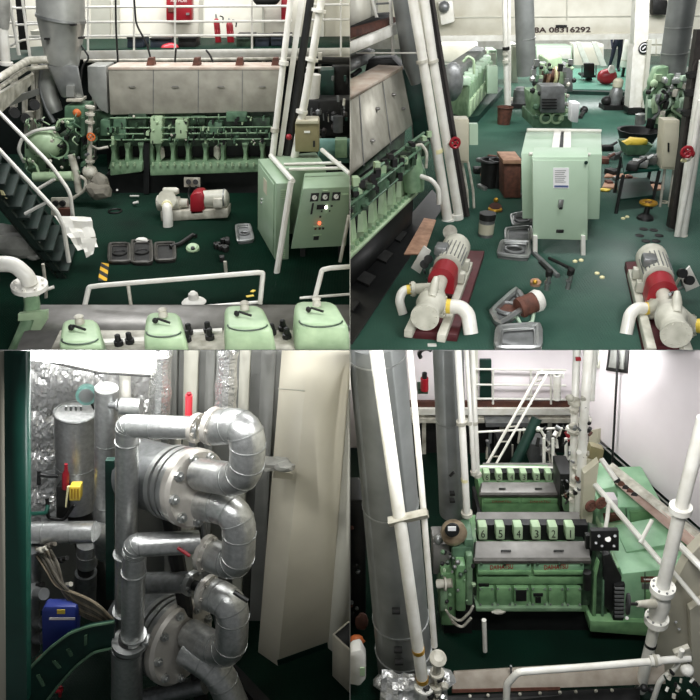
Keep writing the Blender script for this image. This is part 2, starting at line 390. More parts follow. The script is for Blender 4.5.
# ---------------------------------------------------------------- big engine
YB = 12.7
t = T('marine_engine', 'large green diesel engine under a long silver hood in the left bay', 'engine')
h = t.add('hood', M().pr([(108, 68.5), (281, 68.5), (276, 112), (110, 115)], YB, .6, .02), 'hood')
for x in (153, 198, 242): t.add('seam', M().pr([(x, 69), (x + .6, 69), (x + .4, 113), (x - .2, 113)], YB - .008, .02), 'greymetal', h)
for x in (132, 175, 221, 262): t.add('handle', M().tb([(x - 3, 87, YB), (x - 3, 86.5, YB - .03), (x + 3, 86.5, YB - .03), (x + 3, 87, YB)], .5, n=6), 'hooddark', h)
t.add('top_strip', M().pr([(108, 67.4), (281, 67.4), (281, 69.6), (108, 69.6)], YB - .015, .62), 'rustpink')
t.add('hood_end', M().pr([(87, 66), (106, 66), (108, 114), (99, 109), (88, 92)], YB + .05, .5, .02), 'uptake')
for x in (150, 196, 239, 275):
    t.add('lifting_lug', M().pr([(x - 4, 66), (x - 2, 58), (x + 3, 58), (x + 4, 66)], YB + .2, .16), 'rust')
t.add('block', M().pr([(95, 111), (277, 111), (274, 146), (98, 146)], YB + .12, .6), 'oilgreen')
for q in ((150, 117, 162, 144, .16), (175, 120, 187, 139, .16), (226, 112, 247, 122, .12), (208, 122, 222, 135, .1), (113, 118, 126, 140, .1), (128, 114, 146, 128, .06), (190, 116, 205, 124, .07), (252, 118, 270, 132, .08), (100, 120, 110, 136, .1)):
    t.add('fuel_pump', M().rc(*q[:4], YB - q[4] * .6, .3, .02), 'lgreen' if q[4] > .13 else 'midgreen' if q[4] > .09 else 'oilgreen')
for y, a, b2 in ((128, 108, 272), (134, 112, 268), (140, 100, 274), (118, 110, 250)): t.add('fuel_pipe', M().tb([(a, y, YB - .05), (b2, y - 1, YB - .05)], .8, n=6), 'green')
random.seed(3)
for i in range(60):
    x = random.uniform(104, 270); y = random.uniform(116, 142); w = random.uniform(1, 3); t.add('fitting', M().rc(x, y, x + w, y + random.uniform(1.5, 6), YB - random.uniform(.02, .12), .15), random.choice(['iron', 'black', 'oilgreen', 'lgreen', 'midgreen']))
for i in range(30):
    x = random.uniform(112, 270); y = random.uniform(114, 141); t.add('hose', M().tb([(x, y, YB - .03), (x + random.uniform(-1.5, 1.5), y + 3, YB - .12), (x + random.uniform(-1, 1), y + 7, YB - .06)], .55, .4, 5), random.choice(['midgreen', 'green', 'iron']))
for i in range(30):
    x = random.uniform(104, 272); y = random.uniform(114, 146); t.add('nut', M().ball(P(x, y, YB - .1), random.uniform(.012, .03), (1, 1, 1), .1, 1), random.choice(['lgreen', 'lgreen', 'dirtywhite', 'black']))
t.add('crank_recess', M().pr([(106, 143), (272, 143), (268, 170), (108, 172)], YB + .4, .3), 'black')
for x in (113, 127, 141, 151, 158, 172.5, 187.5, 205, 222.5, 245, 262):
    t.add('frame_column', M().pr([(x - 3.5, 143), (x + 3.5, 143), (x + 1.4, 152), (x + 2, 160), (x + 5, 169), (x - 5, 169), (x - 2, 160), (x - 1.4, 152)], YB + .05, .3, .01), 'green')
for x in (161, 217): t.add('rag', M().ball(P(x, 152, YB + .15), .11, (.6, .5, 1.3), .15), 'dirtywhite')
for a, b2 in ((110, 142), (150, 264)):
    l = t.add('bed_ledge', M().pr([(a, 165), (b2, 163), (b2, 172), (a, 176)], YB - .12, .5, .02), 'green')
    x = a + 3
    while x < b2 - 2:
        t.add('stud', M().tb([(x, 166, YB - .14), (x, 162.5, YB - .14)], 1.1, n=6), 'lgreen', l); x += 7.2
t.add('bed_plate', M().pr([(106, 174), (264, 171), (262, 193), (108, 197)], YB + .1, .6), 'black')
t.add('pillar', M().rc(143.5, 143, 149, 194, YB - .02, .2), 'black')
# turbocharger end
YT = 12.2
m = M(); m.ball(P(45, 143, YT - .15), .27, (1.1, .9, .95), .03, 3)
t.add('turbocharger', m, 'lgreen')
t.add('turbo_ring', M().ring(P(58, 148, YT - .22), (.8, -1, 0), .17, .02), 'green')
t.add('governor_housing', M().rc(64, 106, 85, 128, YT + .1, .5, .03), 'midgreen')
t.add('governor_cap', M().rc(66, 99, 81, 102, YT + .1, .3, .01), 'dirtywhite')
for q in ((66, 126, 72, 150), (80, 118, 87, 160), (52, 150, 76, 172), (26, 152, 52, 174), (58, 134, 78, 156), (24, 140, 36, 170), (84, 116, 90, 150)):
    t.add('casing', M().rc(*q, YT + random.uniform(-.1, .25), .4, .03), random.choice(['midgreen', 'oilgreen', 'green']))
t.add('cooler_drum', M().tb([(34, 177, YT - .3), (73, 176, YT - .3)], 4.8, n=16), 'lgreen')
t.add('drain_pipe', M().tb([(71, 155, YT - .25), (75, 168, YT - .25), (79, 192, YT - .25)], 3.6, .4, 12), 'dirtywhite')
t.add('air_pipe', M().tb([(24, 162, YT - .2), (18, 150, YT - .35), (22, 138, YT - .35), (36, 130, YT - .35), (55, 128, YT - .3)], 1.7, .4, 8), 'pipewhite')
t.add('oil_pipe', M().tb([(22, 158, YT - .25), (36, 164, YT - .25), (39, 174, YT - .25)], 1.4, .4, 8), 'lgreen')
t.add('vent_pipe', M().tb([(56, 128, YT - .1), (58, 121, YT - .1), (64, 119, YT - .1), (74, 119, YT - .1)], 1.1, .4, 8), 'lgreen')
random.seed(5)
for i in range(45):
    x = random.uniform(24, 96); y = random.uniform(118, 176); t.add('fitting', M().rc(x, y, x + random.uniform(1.2, 5), y + random.uniform(1.2, 5), YT - random.uniform(.05, .3), .15), random.choice(['oilgreen', 'iron', 'midgreen', 'black', 'lgreen']))
for i in range(22):
    x = random.uniform(26, 95); y = random.uniform(112, 170); t.add('small_pipe', M().tb([(x, y, YT - .25), (x + random.uniform(-4, 4), y + 3, YT - .3), (x + random.uniform(-5, 6), y + 8, YT - .22)], .6, .4, 5), random.choice(['green', 'midgreen', 'lgreen', 'iron']))
for i in range(24):
    x = random.uniform(26, 92); y = random.uniform(114, 172); t.add('bolt_head', M().ball(P(x, y, YT - .3), random.uniform(.015, .04), (1, 1, 1), .1, 1), random.choice(['lgreen', 'dirtywhite', 'black', 'greymetal']))
t.add('orange_plug', M().ball(P(77, 113, YT), .07), 'orange')
t.add('handwheel', wheel(M(), P(91, 137, YT - .3), (0, -1, 0), .06, .014), 'orange')
t = T('valve_stack', 'white stacked globe valves on an upright pipe at the turbocharger end', 'valve')
t.add('pipe', M().tb([(91, 106, YT - .2), (90, 140, YT - .2), (89, 192, YT - .2)], 2.4, n=12), 'dirtywhite')
for y in (106, 113, 121, 160, 168, 176): t.add('flange', M().tb([(90, y, YT - .2), (90, y + 2, YT - .2)], 4.6, n=14), 'dirtywhite')
t.add('valve_body', M().ball(P(90, 172, YT - .2), .13), 'dirtywhite')
t.add('branch_pipe', M().tb([(80, 176, YT - .3), (86, 180, YT - .3), (85, 190, YT - .3), (72, 199, YT - .3)], 1.6, .4, 8), 'dirtywhite')
t.add('tap', M().tb([(92, 146, YT - .2), (98, 149, YT - .2), (108, 147, YT - .2)], 1.3, .4, 8), 'dirtywhite')
m = M(); m.ball(P(98, 191, 11.9), .22, (1.0, .7, .75), .14); m.ball(P(101, 183, 11.95), .17, (.9, .7, 1), .16); m.ball(P(96, 180, 11.95), .1, (.8, .7, 1), .2)
solo('cloth_sack', 'grey-brown cloth sack slumped beside the white valve stack', 'sack', m, 'sack', smooth=12)
# exhaust uptake
t = T('exhaust_uptake', 'big grey metal exhaust uptake tapering down to the engine at upper left', 'exhaust duct'); YU = 12.6
c = P(60, 0, YU); k = 1 / ppm(c)
def ux(y): return P(60.5 + (y / 65.0) * 2.0, y, YU)
prof = [(-8, 23), (17, 23), (18.5, 24), (20, 22.8), (40, 19.5), (64, 15.5)]
m = M(); m.tw2([ux(y) for y, r in prof], [r / ppm(ux(y)) for y, r in prof], (ux(0) - ux(64)).normalized(), 28)
t.add('stack', m, 'uptake')
t.add('flange_band', M().tw2([ux(16.5), ux(19.5)], [24 / ppm(ux(17))] * 2, (ux(0) - ux(64)).normalized(), 28), 'steel')
t.add('transition', M().hull([P(47, 65, YU - .25), P(78, 65, YU - .25), P(78, 65, YU + .3), P(47, 65, YU + .3)], [P(62, 98, YU - .2), P(84, 98, YU - .2), P(84, 98, YU + .2), P(62, 98, YU + .2)], .04), 'steel')
t.add('elbow', M().tb([(56, 66, YU + .1), (46, 78, YU + .1), (50, 100, YU + .1), (56, 112, YU + .1)], [8, 9, 8.5, 7], .45, 16), 'uptake')
t.add('access_plate', M().rc(66, 86, 74, 97, YU - .28, .06), 'uptake')
for x, y in ((44, 38), (78, 37), (70, 24)): t.add('bracket', M().rc(x, y, x + 5, y + 2, YU - .36, .1), 'iron')
t.add('loop_pipe', M().tb([(42, 64, YU), (40, 90, YU), (48, 112, YU), (54, 122, YU)], 2.4, .4, 8), 'greymetal')
t.add('wire_bundle', M().tb([(80, 44, YU), (90, 58, YU), (82, 66, YU), (80, 92, YU)], 1, .4, 6), 'iron')
# left gallery steelwork
t = T('pipe_rack', 'white painted pipes and beams running back along the left side gallery', 'pipework'); Y = 12.4
t.add('pipe', M().tb([(-4, 80, 10.6), (28, 60.5, Y), (48, 59.5, Y)], 3.6, .2, 12), 'dirtywhite')
t.add('pipe', M().tb([(-4, 90, 10.6), (26, 69, Y), (48, 67, Y)], 2.2, .2, 10), 'dirtywhite')
t.add('beam', M().hull([P(-4, 96, 10.8), P(34, 74, 12.2), P(34, 82, 12.2), P(-4, 118, 10.8)], [P(-4, 96, 10.8) + V((-.1, .2, 0)), P(34, 74, 12.2) + V((-.1, .2, 0)), P(34, 82, 12.2) + V((-.1, .2, 0)), P(-4, 118, 10.8) + V((-.1, .2, 0))]), 'dirtywhite')
t.add('beam', M().hull([P(-4, 103, 11.4), P(40, 88, 12.6), P(40, 94, 12.6), P(-4, 112, 11.4)], [P(-4, 103, 11.4) + V((0, .2, 0)), P(40, 88, 12.6) + V((0, .2, 0)), P(40, 94, 12.6) + V((0, .2, 0)), P(-4, 112, 11.4) + V((0, .2, 0))]), 'wallgreyd')
for q in ((10, 70, 15, 108), (31, 62, 35, 92), (36, 66, 40, 130), (22, 78, 25, 120), (24, 112, 33, 138)): t.add('hanger', M().rc(*q, 12.6, .12), 'dirtywhite')
t.add('deck_plate', M().hull([P(0, 62, 12.6), P(48, 56, 13.2), P(48, 46, 14.4), P(8, 48, 14.4)], [p - V((0, 0, .05)) for p in (P(0, 62, 12.6), P(48, 56, 13.2), P(48, 46, 14.4), P(8, 48, 14.4))]), 'dkgreen')
for q in ((28, 104, 40, 114), (20, 118, 30, 124), (10, 112, 18, 118)): t.add('pipe_end', M().tb([((q[0] + q[2]) / 2, q[1], 12.5), ((q[0] + q[2]) / 2 + 1, q[1] + 1, 12.2)], 5, n=12), 'black')
t = T('guard_rail', 'white guard rail posts around the gallery corner left of the exhaust uptake', 'railing')
for x0, y0, x1, y1, r in ((9, -3, 19, 55, 1.8), (22, -3, 30, 57, 1.5)): t.add('stanchion', M().tb([(x0, y0, 13), (x1, y1, 13)], r, n=8), 'pipewhite')
t.add('bar', M().tb([(10, 8, 13), (36, 8, 13)], 1, n=8), 'pipewhite'); t.add('bar', M().tb([(8, 47, 13), (22, 40, 13), (44, 38.5, 13)], 1, .3, 8), 'pipewhite')
t.add('bar', M().tb([(14, 25, 13), (40, 24, 13)], 1, n=8), 'pipewhite')
t = T('column_pipe', 'thick white upright pipe with mottled grey top at the far left edge', 'pipe')
t.add('pipe', M().tb([(3, 28, 12.6), (6, 66, 12.6)], 4.6, n=14), 'pipewhite')
t.add('insulation', M().tb([(1, -4, 12.6), (2, 14, 12.6), (4, 29, 12.6)], [8, 8, 4.5], n=14), 'bagplastic')
t.add('flange', M().tb([(6, 62, 12.6), (6.4, 65, 12.6)], 6.5, n=14), 'pipewhite')
solo('louvre_panel', 'dark slatted panel between the gallery posts at upper left', 'panel', M().pr([(15, -3), (22, -3), (28, 50), (20, 50)], 13.6, .1), 'iron')
solo('bench', 'pale bench with dark ends on the gallery just left of the uptake', 'bench', M().hull([P(30, 31, 14.6), P(47, 31, 14.6), P(47, 39, 14.6), P(33, 39, 14.6)], [p + V((0, .5, 0)) for p in (P(30, 31, 14.6), P(47, 31, 14.6), P(47, 39, 14.6), P(33, 39, 14.6))]), 'wallgrey')
# stair
t = T('stairway', 'dark green steep stair with white tubular handrails descending at the left', 'stairs')
na, nb = (P(-14, 180, 8.9), P(70, 284, 8.9)); fa, fb = (P(-14, 132, 9.9), P(80, 259, 9.9))
for a, b2 in ((na, nb), (fa, fb)):
    t.add('stringer', M().hull([a, b2, b2 + V((0, 0, -.14)), a + V((0, 0, -.2))], [p + V((0, .05, 0)) for p in (a, b2, b2 + V((0, 0, -.14)), a + V((0, 0, -.2)))]), 'stairgreen')
for i in range(11):
    u = (i + .5) / 11; a = na.lerp(nb, u); b2 = fa.lerp(fb, u); a.z = b2.z = (a.z + b2.z) / 2 - .04
    t.add('tread', M().pv([a + V((-.1, 0, 0)), a + V((.12, 0, 0)), b2 + V((.12, 0, 0)), b2 + V((-.1, 0, 0))], (0, 0, .03)), 'stairgreen')
t.add('back_panel', M().hull([na + V((0, 0, -.24)), nb + V((0, 0, -.2)), fb + V((0, 0, -.2)), fa + V((0, 0, -.24))], [p - V((0, 0, .02)) for p in (na + V((0, 0, -.24)), nb + V((0, 0, -.2)), fb + V((0, 0, -.2)), fa + V((0, 0, -.24)))]), 'stairgreen')
t.add('handrail', M().tb([(-8, 105, 9.9), (50, 164, 9.9), (70, 192, 9.9), (76, 243, 9.9)], 2.0, .25, 10), 'pipewhite', label='far handrail')
t.add('handrail', M().tb([(-8, 142, 8.95), (57, 212, 8.95), (63, 225, 8.95), (69, 262, 8.95)], 2.2, .25, 10), 'pipewhite', label='near handrail')
t.add('rail_brace', M().tb([(38, 189, 9.9), (55, 179, 9.9)], 1.6, n=8), 'pipewhite'); t.add('rail_brace', M().tb([(25, 214, 8.95), (47, 202, 8.95)], 1.6, n=8), 'pipewhite')
t.add('step_mark', M().pr([(0, 190), (3, 191), (7, 199), (2, 196)], 8.9, .01), 'paleyellow')
m = M(); m.sheet([P(54, 216, 9.3), P(91, 217, 9.5), P(98, 247, 9.3), P(78, 250, 9.1)], 5, 6, .05)
m.sheet([P(80, 238, 9.1), P(97, 238, 9.2), P(93, 254, 9.1), P(86, 258, 9.0)], 3, 4, .04)
solo('cloth', 'white cloth sheet draped over the foot of the stair handrail', 'cloth', m, 'cloth', smooth=20)
m = M(); m.ball(P(16, 245, 9.15), .3, (1.15, .6, .62), .13); m.ball(P(5, 232, 9.3), .17, (1.1, .7, .7), .15); m.ball(P(34, 256, 9.1), .1, (1.2, .7, .6), .15)
solo('plastic_bag', 'crumpled grey plastic bag lying beneath the stair at the left edge', 'bag', m, 'bagplastic', smooth=15)
t = T('gauge_panel', 'small panel with two round black gauges at the stair head below the green drum', 'gauge panel')
t.add('plate', M().rc(51, 198, 69, 216, 11.4, .04), 'dirtywhite')
for x in (56, 63): t.add('gauge', M().cy(P(x, 203, 11.4), P(x, 203, 11.4) - V((0, .05, 0)), .05, 14), 'black')
t.add('lower_box', M().rc(58, 209, 70, 224, 11.3, .1), 'brown')
for a, b2, lab in (((0, 306), (26, 304), 'x'),):
    t = T('low_pipe', 'white low pipe rail on the floor at the left edge behind the white elbow', 'pipe')
    t.add('pipe', M().tb([(-4, 309, 8.2), (27, 304, 8.2), (42, 291, 8.4), (54, 287, 8.5)], 1.7, .3, 8), 'pipewhite')
    t.add('post', M().tb([(43, 264, 8.3), (46, 287, 8.3), (46, 300, 8.3)], 1.7, n=8), 'dirtywhite')
# ---------------------------------------------------------------- screw pump in the left bay
def prism_pump_tl():
    t = T('screw_pump', 'pale grey screw pump with red coupling guard in front of the big engine', 'pump'); Y = 11.25
    t.add('base_frame', M().pr([(160, 212), (228, 209), (228, 218), (161, 222)], Y, .35, .02), 'dirtywhite')
    mm = t.add('motor', M().lathe(P(203, 199, Y + .15), P(232, 198, Y + .15) - P(203, 199, Y + .15), [(0, .10), (.01, .14), (.36, .15), (.40, .14), (.43, .09)], 20), 'pumpgrey')
    t.add('terminal_box', M().rc(213, 199, 222, 208, Y - .05, .1, .01), 'dirtywhite', mm)
    t.add('cooling_rib', M().lathe(P(224, 198, Y + .15), (1, 0, 0), [(0, .153), (.02, .153)], 20), 'greymetal', mm)
    t.add('coupling_guard', M().pr([(190, 196), (195, 193), (201, 193), (204, 196), (204, 214), (190, 215)], Y, .32, .02), 'red')
    b = t.add('pump_body', M().lathe(P(157, 203, Y + .15), (1, 0, 0), [(0, .09), (.02, .13), (.18, .13), (.2, .11), (.38, .11), (.4, .08), (.52, .07)], 18), 'pumpgrey')
    t.add('relief_valve', M().lathe(P(163, 191, Y + .1), (1, 0, 0), [(0, .04), (.02, .06), (.22, .06), (.26, .04)], 12), 'pumpgrey', b)
    t.add('side_flange', M().cy(P(167, 199, Y - .02), P(167, 199, Y + .04), .15, 18), 'pumpgrey', b)
    t.add('suction_elbow', M().tb([(167, 204, Y + .02), (167, 207, Y - .2), (168, 218, Y - .24), (168, 235, Y - .24)], 5, .35, 14), 'pipewhite')
    t.add('yellow_band', M().tb([(167, 205.5, Y - .1), (167, 206.5, Y - .19)], 5.3, n=14), 'paleyellow')
    g = t.add('gauge_board', M().rc(184, 178, 200, 187, Y + .5, .03), 'dirtywhite')
    for x in (188.5, 195.5): t.add('gauge', M().cy(P(x, 182, Y + .5), P(x, 182, Y + .46), .045, 14), 'black', g)
    t.add('gauge_pipe', M().tb([(190, 186, Y + .45), (188, 195, Y + .4), (192, 202, Y + .3)], .9, .4, 6), 'iron'); t.add('gauge_pipe', M().tb([(196, 186, Y + .45), (197, 200, Y + .35)], .9, n=6), 'iron')
prism_pump_tl()
# ---------------------------------------------------------------- things lying on the dark floor
def tray(px, label, group, hole=True, mt_='greymetal', blob='iron', up=.05, cat='cover'):
    t = T('crankcase_cover', label, cat, group)
    q = [G(x, y, 0) for x, y in px]; c = sum(q, V()) / 4; Z = V((0, 0, 1))
    def ins(f, z): return [c + (p - c) * f + Z * z for p in q]
    def rnd(pp, f=.22):
        o = []
        for i in range(4):
            a, b2, d = pp[i - 1], pp[i], pp[(i + 1) % 4]; o += [b2.lerp(a, f), b2.lerp(a, f * .3).lerp(b2.lerp(d, f * .3), .5), b2.lerp(d, f)]
        return o
    t.add('plate', M().hull(rnd(ins(1, .004)), rnd(ins(1, up * .5))), mt_)
    m = M(); o = rnd(ins(.98, up)); m.tw(o + [o[0], o[1]], up * .45, 6); i2 = rnd(ins(.8, up * .8)); m.tw(i2 + [i2[0], i2[1]], up * .22, 6)
    t.add('rim', m, 'steel' if mt_ != 'iron' else 'dullgrey')
    if hole:
        R = min((q[0] - q[1]).length, (q[1] - q[2]).length) * .3
        m = M(); m.ring(c + Z * up * .8, (0, 0, 1), R, R * .18, 18); t.add('hub_ring', m, mt_); t.add('hub', M().cy(c + Z * up * .5, c + Z * up * .7, R * .85, 16), blob)
    return t
tray([(110, 246), (130, 246), (131, 265), (109, 265)], 'dark oily crankcase cover, leftmost of three on the dark floor', 'covers on the dark floor', mt_='iron')
tray([(132, 243), (152, 243), (153, 266), (132, 266)], 'dark oily crankcase cover with pale rag, middle of three on the dark floor', 'covers on the dark floor', mt_='iron')
tray([(155, 246), (175, 245), (176, 263), (156, 264)], 'brownish oily plate without hole, rightmost of three on the dark floor', 'covers on the dark floor', hole=False, mt_='iron')
solo('rag', 'small white rag lying on the middle dark cover', 'rag', M().ball(G(142, 240, .06), .07, (1.4, .7, .5), .2), 'cloth')
solo('rod', 'bent dark connecting rod on the dark floor beside the pale disc', 'rod', M().tw([G(170, 247, .05), G(180, 244, .05), G(193, 235, .05), G(196, 236, .05)], .035, 8), 'iron')
t = T('floor_disc', 'pale green round cap with dark centre lying on the dark floor', 'cap')
t.add('disc', M().lathe(G(193, 250, 0), (0, -.3, 1), [(0, .1), (.05, .1), (.08, .07)], 20), 'lgreen'); t.add('centre', M().lathe(G(193, 249, .07), (0, -.3, 1), [(0, .03), (.03, .03)], 12), 'black')
tray([(236, 228), (250, 227), (254, 243), (238, 245)], 'grey oily cover leaning beside the green cabinet foot', 'covers by the cabinet', mt_='greymetal')
random.seed(9)
for i in range(9): solo('machine_part', 'one of the small dark machine parts heaped on the floor left of the cabinet', 'machine part', M().bx(G(random.uniform(215, 229), random.uniform(240, 260), .05), (.1, .07, .08), random.uniform(0, 3), .01), 'iron', 'small dark parts on the dark floor')
solo('bolt', 'short pale bolt standing on the dark floor near the rail', 'bolt', M().tw([G(226, 272, 0), G(226, 272, 0) + V((0, 0, .16))], .025, 8), 'dirtywhite')
struct('trim_3', M().gq([(98, 281), (107, 281), (109, 264), (101, 263)], .002, .006), 'hazard')
solo('tap', 'small white floor tap on the dark floor before the engine bed', 'tap', M().tw([G(134, 203, 0), G(134, 203, .08), G(134, 203, .08) + V((.08, 0, .02))], .022, 8).tw([G(130, 196, .06), G(139, 196, .06)], .015, 6), 'pipewhite')
solo('tap', 'white floor tap near the brown sack on the dark floor', 'tap', M().tw([G(117, 190, 0), G(117, 190, .1)], .02, 8).tw([G(108, 186, .05), G(124, 187, .05)], .02, 6), 'pipewhite')
solo('rope_loop', 'thin dark rope loop on the dark floor', 'rope', M().ring(G(115, 211, .02), (0, 0, 1), .11, .015), 'iron')
solo('funnel', 'white funnel with yellow band behind the front rail', 'funnel', M().lathe(G(194, 302, 0), (0, 0, 1), [(0, .16), (.02, .14), (.05, .07), (.12, .06), (.15, .03)], 16), 'cloth')
solo('leaf_scrap', 'yellow scraps of paper on the dark floor by the cabinet leg', 'scrap', M().bx(G(250, 296, .005), (.1, .05, .008), .4).bx(G(253, 291, .005), (.07, .05, .008), 1.1), 'yellow')
# ---------------------------------------------------------------- green cabinets
t = T('control_cabinet', 'tall green control cabinet with louvres on the left of the white cabinet frame', 'cabinet')
zt = 1.14; top = [G(276.5, 183.5, zt), G(291, 183, zt), G(271, 158, zt), G(258, 159, zt)]
dn = P(275, 260, top[0].y) - top[0]; dn.y = 0
t.add('body', M().pv(top, dn, .01), 'cabgreen')
def lerp2(q, u, v): return q[0].lerp(q[1], u).lerp(q[3].lerp(q[2], u), v)
A, B = top[3], top[0]; fc = [A, B, B + dn, A + dn]; nrm = (B - A).cross(dn).normalized()
if nrm.x > 0: nrm = -nrm
t.add('side_door', M().pv([lerp2(fc, u, v) for u, v in ((.08, .04), (.92, .04), (.92, .95), (.08, .95))], nrm * .015, .005), 'cabgreen')
t.add('placard', M().pv([lerp2(fc, u, v) for u, v in ((.4, .12), (.58, .12), (.58, .3), (.4, .3))], nrm * .02), 'beige')
for v in (.45, .5): t.add('lock', M().cy(lerp2(fc, .3, v), lerp2(fc, .3, v) + nrm * .035, .02, 10), 'steel')
ff = [top[0], top[1], top[1] + dn, top[0] + dn]; nf = V((0, -1, 0))
for v0 in (.08, .86):
    for i in range(5): t.add('louvre', M().pv([lerp2(ff, u, v0 + i * .025 + d) for u, d in ((.3, 0), (.75, 0), (.75, .01), (.3, .01))], nf * .015), 'lgreen')
t = T('control_cabinet', 'rear green cabinet whose flat top shows behind the white frame bars', 'cabinet')
t.add('body', M().pv([G(285, 170, zt), G(326, 166, zt), G(316, 152, zt), G(273, 156, zt)], (0, 0, -1.0), .01), 'cabgreen')
t = T('switch_box', 'green control panel box with three black gauges and lit buttons', 'control panel'); YP = 9.4
q = [P(303, 188.5, YP), P(351, 186.5, YP), P(346, 246, YP), P(291, 249, YP)]
t.add('body', M().pv(q, (-.02, .75, 0), .012), 'cabgreen')
def fpt(u, v, d=.0): return lerp2([P(303, 188.5, YP), P(350, 186.5, YP), P(345, 246, YP), P(291, 249, YP)], u, v) - V((0, d, 0))
for u in (.28, .50, .73):
    g = t.add('gauge', M().pv([fpt(u + a, v, .02) for a, v in ((-.085, .08), (.085, .08), (.085, .21), (-.085, .21))], (0, .03, 0)), 'black')
    t.add('dial', M().cy(fpt(u, .145, .02), fpt(u, .145, .03), .034, 18), 'dial', g); t.add('needle', M().tw([fpt(u, .155, .032), fpt(u + .03, .12, .032)], .004, 4), 'black', g)
for u, v, w, hh, mm in ((.27, .33, .02, .09, 'black'), (.45, .31, .09, .035, 'iron'), (.66, .3, .02, .012, 'iron'), (.63, .38, .015, .012, 'iron'), (.47, .38, .015, .012, 'iron'), (.46, .47, .018, .012, 'black'), (.45, .63, .1, .008, 'lgreen'), (.4, .67, .02, .015, 'rust'), (.48, .67, .02, .015, 'rust'), (.55, .67, .02, .015, 'black'), (.45, .78, .08, .006, 'lgreen'), (.44, .83, .05, .03, 'black'), (.5, .05, .07, .008, 'lgreen'), (.88, .12, .1, .008, 'lgreen')):
    t.add('switch' if mm in ('black', 'iron', 'rust') else 'name_strip', M().pv([fpt(u + a * w, v + b2 * hh, .02) for a, b2 in ((-1, -1), (1, -1), (1, 1), (-1, 1))], (0, .03, 0)), mm)
for u, v, mm in ((.55, .315, 'lampwhite'), (.46, .575, 'lampred')): t.add('indicator_lamp', M().cy(fpt(u, v, 0), fpt(u, v, .035), .02, 12), mm)
for x in (300, 338): t.add('leg', M().rc(x, 247, x + 5, 273, YP + .3, .06), 'iron')
t = T('cabinet_frame', 'white tube frame standing over and around the green cabinets', 'frame')
t.add('upright', M().tb([(275.5, 281, 9.1), (291, 182, 9.3)], 3, n=8), 'pipewhite')
t.add('top_bar', M().tb([(293, 181, 9.3), (271, 156, 10.9)], 2.6, n=8), 'pipewhite')
t.add('top_bar', M().tb([(284, 164.5, 10.3), (341, 163, 10.3)], 1.7, n=8), 'pipewhite'); t.add('top_bar', M().tb([(289, 169.5, 9.95), (343, 168, 9.95)], 1.7, n=8), 'pipewhite')
t.add('side_bar', M().tb([(322, 150, 10.9), (350, 174, 9.3)], 2.2, n=8), 'pipewhite'); t.add('stay', M().tb([(349, 215, 9.3), (340, 262, 9.2)], 1.7, n=8), 'dirtywhite')
# ---------------------------------------------------------------- posts at the right of the bay
t = T('white_post', 'thin white upright pipe crossing the right end of the silver hood', 'pipe')
t.add('pipe', M().tb([(291, -4, 11), (273, 152, 11), (268, 206, 11)], 3.2, n=12), 'pipewhite')
t.add('flange', M().tb([(284, 61, 11), (283.6, 65, 11)], 5, n=12), 'pipewhite'); t.add('clamp', M().tb([(275, 128, 11), (274.7, 132, 11)], 4.4, n=12), 'dirtywhite')
t = T('white_post', 'flat white stanchion beside the black upright pipe', 'post')
t.add('bar', M().pr([(299, -4), (305, -4), (282, 158), (277, 158)], 11.05, .06), 'pipewhite')
t = T('black_pipe', 'thick black upright pipe between white pipes at the right of the hood', 'pipe')
t.add('pipe', M().tb([(311, -4, 11.1), (287, 160, 11.1), (281, 200, 11.1)], 4, n=12), 'rust' if 0 else 'black'); t.add('valve', M().ball(P(289, 137, 10.95), .05), 'red')
t = T('white_post', 'thicker white upright pipe with wide flange, right of the black pipe', 'pipe')
t.add('pipe', M().tb([(322, -4, 11), (312, 60, 11), (301, 122, 11), (294, 160, 11)], 4, n=12), 'pipewhite')
t.add('flange', M().tb([(319, 9, 11), (318.6, 12, 11)], 7.5, n=14), 'pipewhite'); t.add('flange', M().tb([(312, 58, 11), (311.6, 61, 11)], 6.5, n=14), 'pipewhite'); t.add('flange', M().tb([(302, 110, 11), (301.6, 113, 11)], 6, n=14), 'pipewhite')
t = T('junction_box', 'tan metal junction box mounted on the white pipe above the cabinets', 'box')
t.add('body', M().rc(295, 123, 319, 152, 10.9, .3, .015), 'tan'); t.add('lid', M().pr([(296, 120.5), (318, 120.5), (319, 124), (295, 124)], 10.88, .34, .01), 'beige'); t.add('latch', M().rc(313, 141, 315, 147, 10.88, .04), 'black'); t.add('name_strip', M().rc(304, 131, 310, 133, 10.89, .03), 'dial')
t = T('electric_motor', 'teal green electric motor behind the cabinets at the right edge', 'motor')
t.add('housing', M().lathe(P(318, 149, 11.6), (1, 0, 0), [(0, .1), (.02, .17), (.62, .17)], 18), 'teal'); t.add('terminal_box', M().rc(335, 140, 347, 158, 11.3, .2, .01), 'green'); t.add('foot', M().rc(322, 155, 349, 163, 11.5, .3), 'teal'); t.add('stand', M().rc(326, 162, 346, 222, 11.55, .25), 'iron')
m = M(); m.rc(320, 70, 334, 108, 13.6, .4, .02); solo('machine_casing', 'dark green casing in the shadow right of the white pipes', 'machine', m, 'dkgreen')
t = T('auxiliary_machine', 'dark machinery with pale pipe fittings in the right background shadow', 'machine')
t.add('body', M().rc(308, 100, 352, 136, 13.0, .5, .02), 'black'); t.add('casing', M().rc(332, 66, 352, 112, 14, .3, .02), 'iron')
random.seed(21)
for i in range(26):
    x = random.uniform(306, 347); y = random.uniform(74, 132); t.add('fitting', M().tb([(x, y, 12.8), (x + random.uniform(-1, 1), y + random.uniform(2, 8), 12.8)], random.uniform(.5, 1.5), n=6), random.choice(['dirtywhite', 'greymetal', 'iron', 'iron', 'dkgreen']))
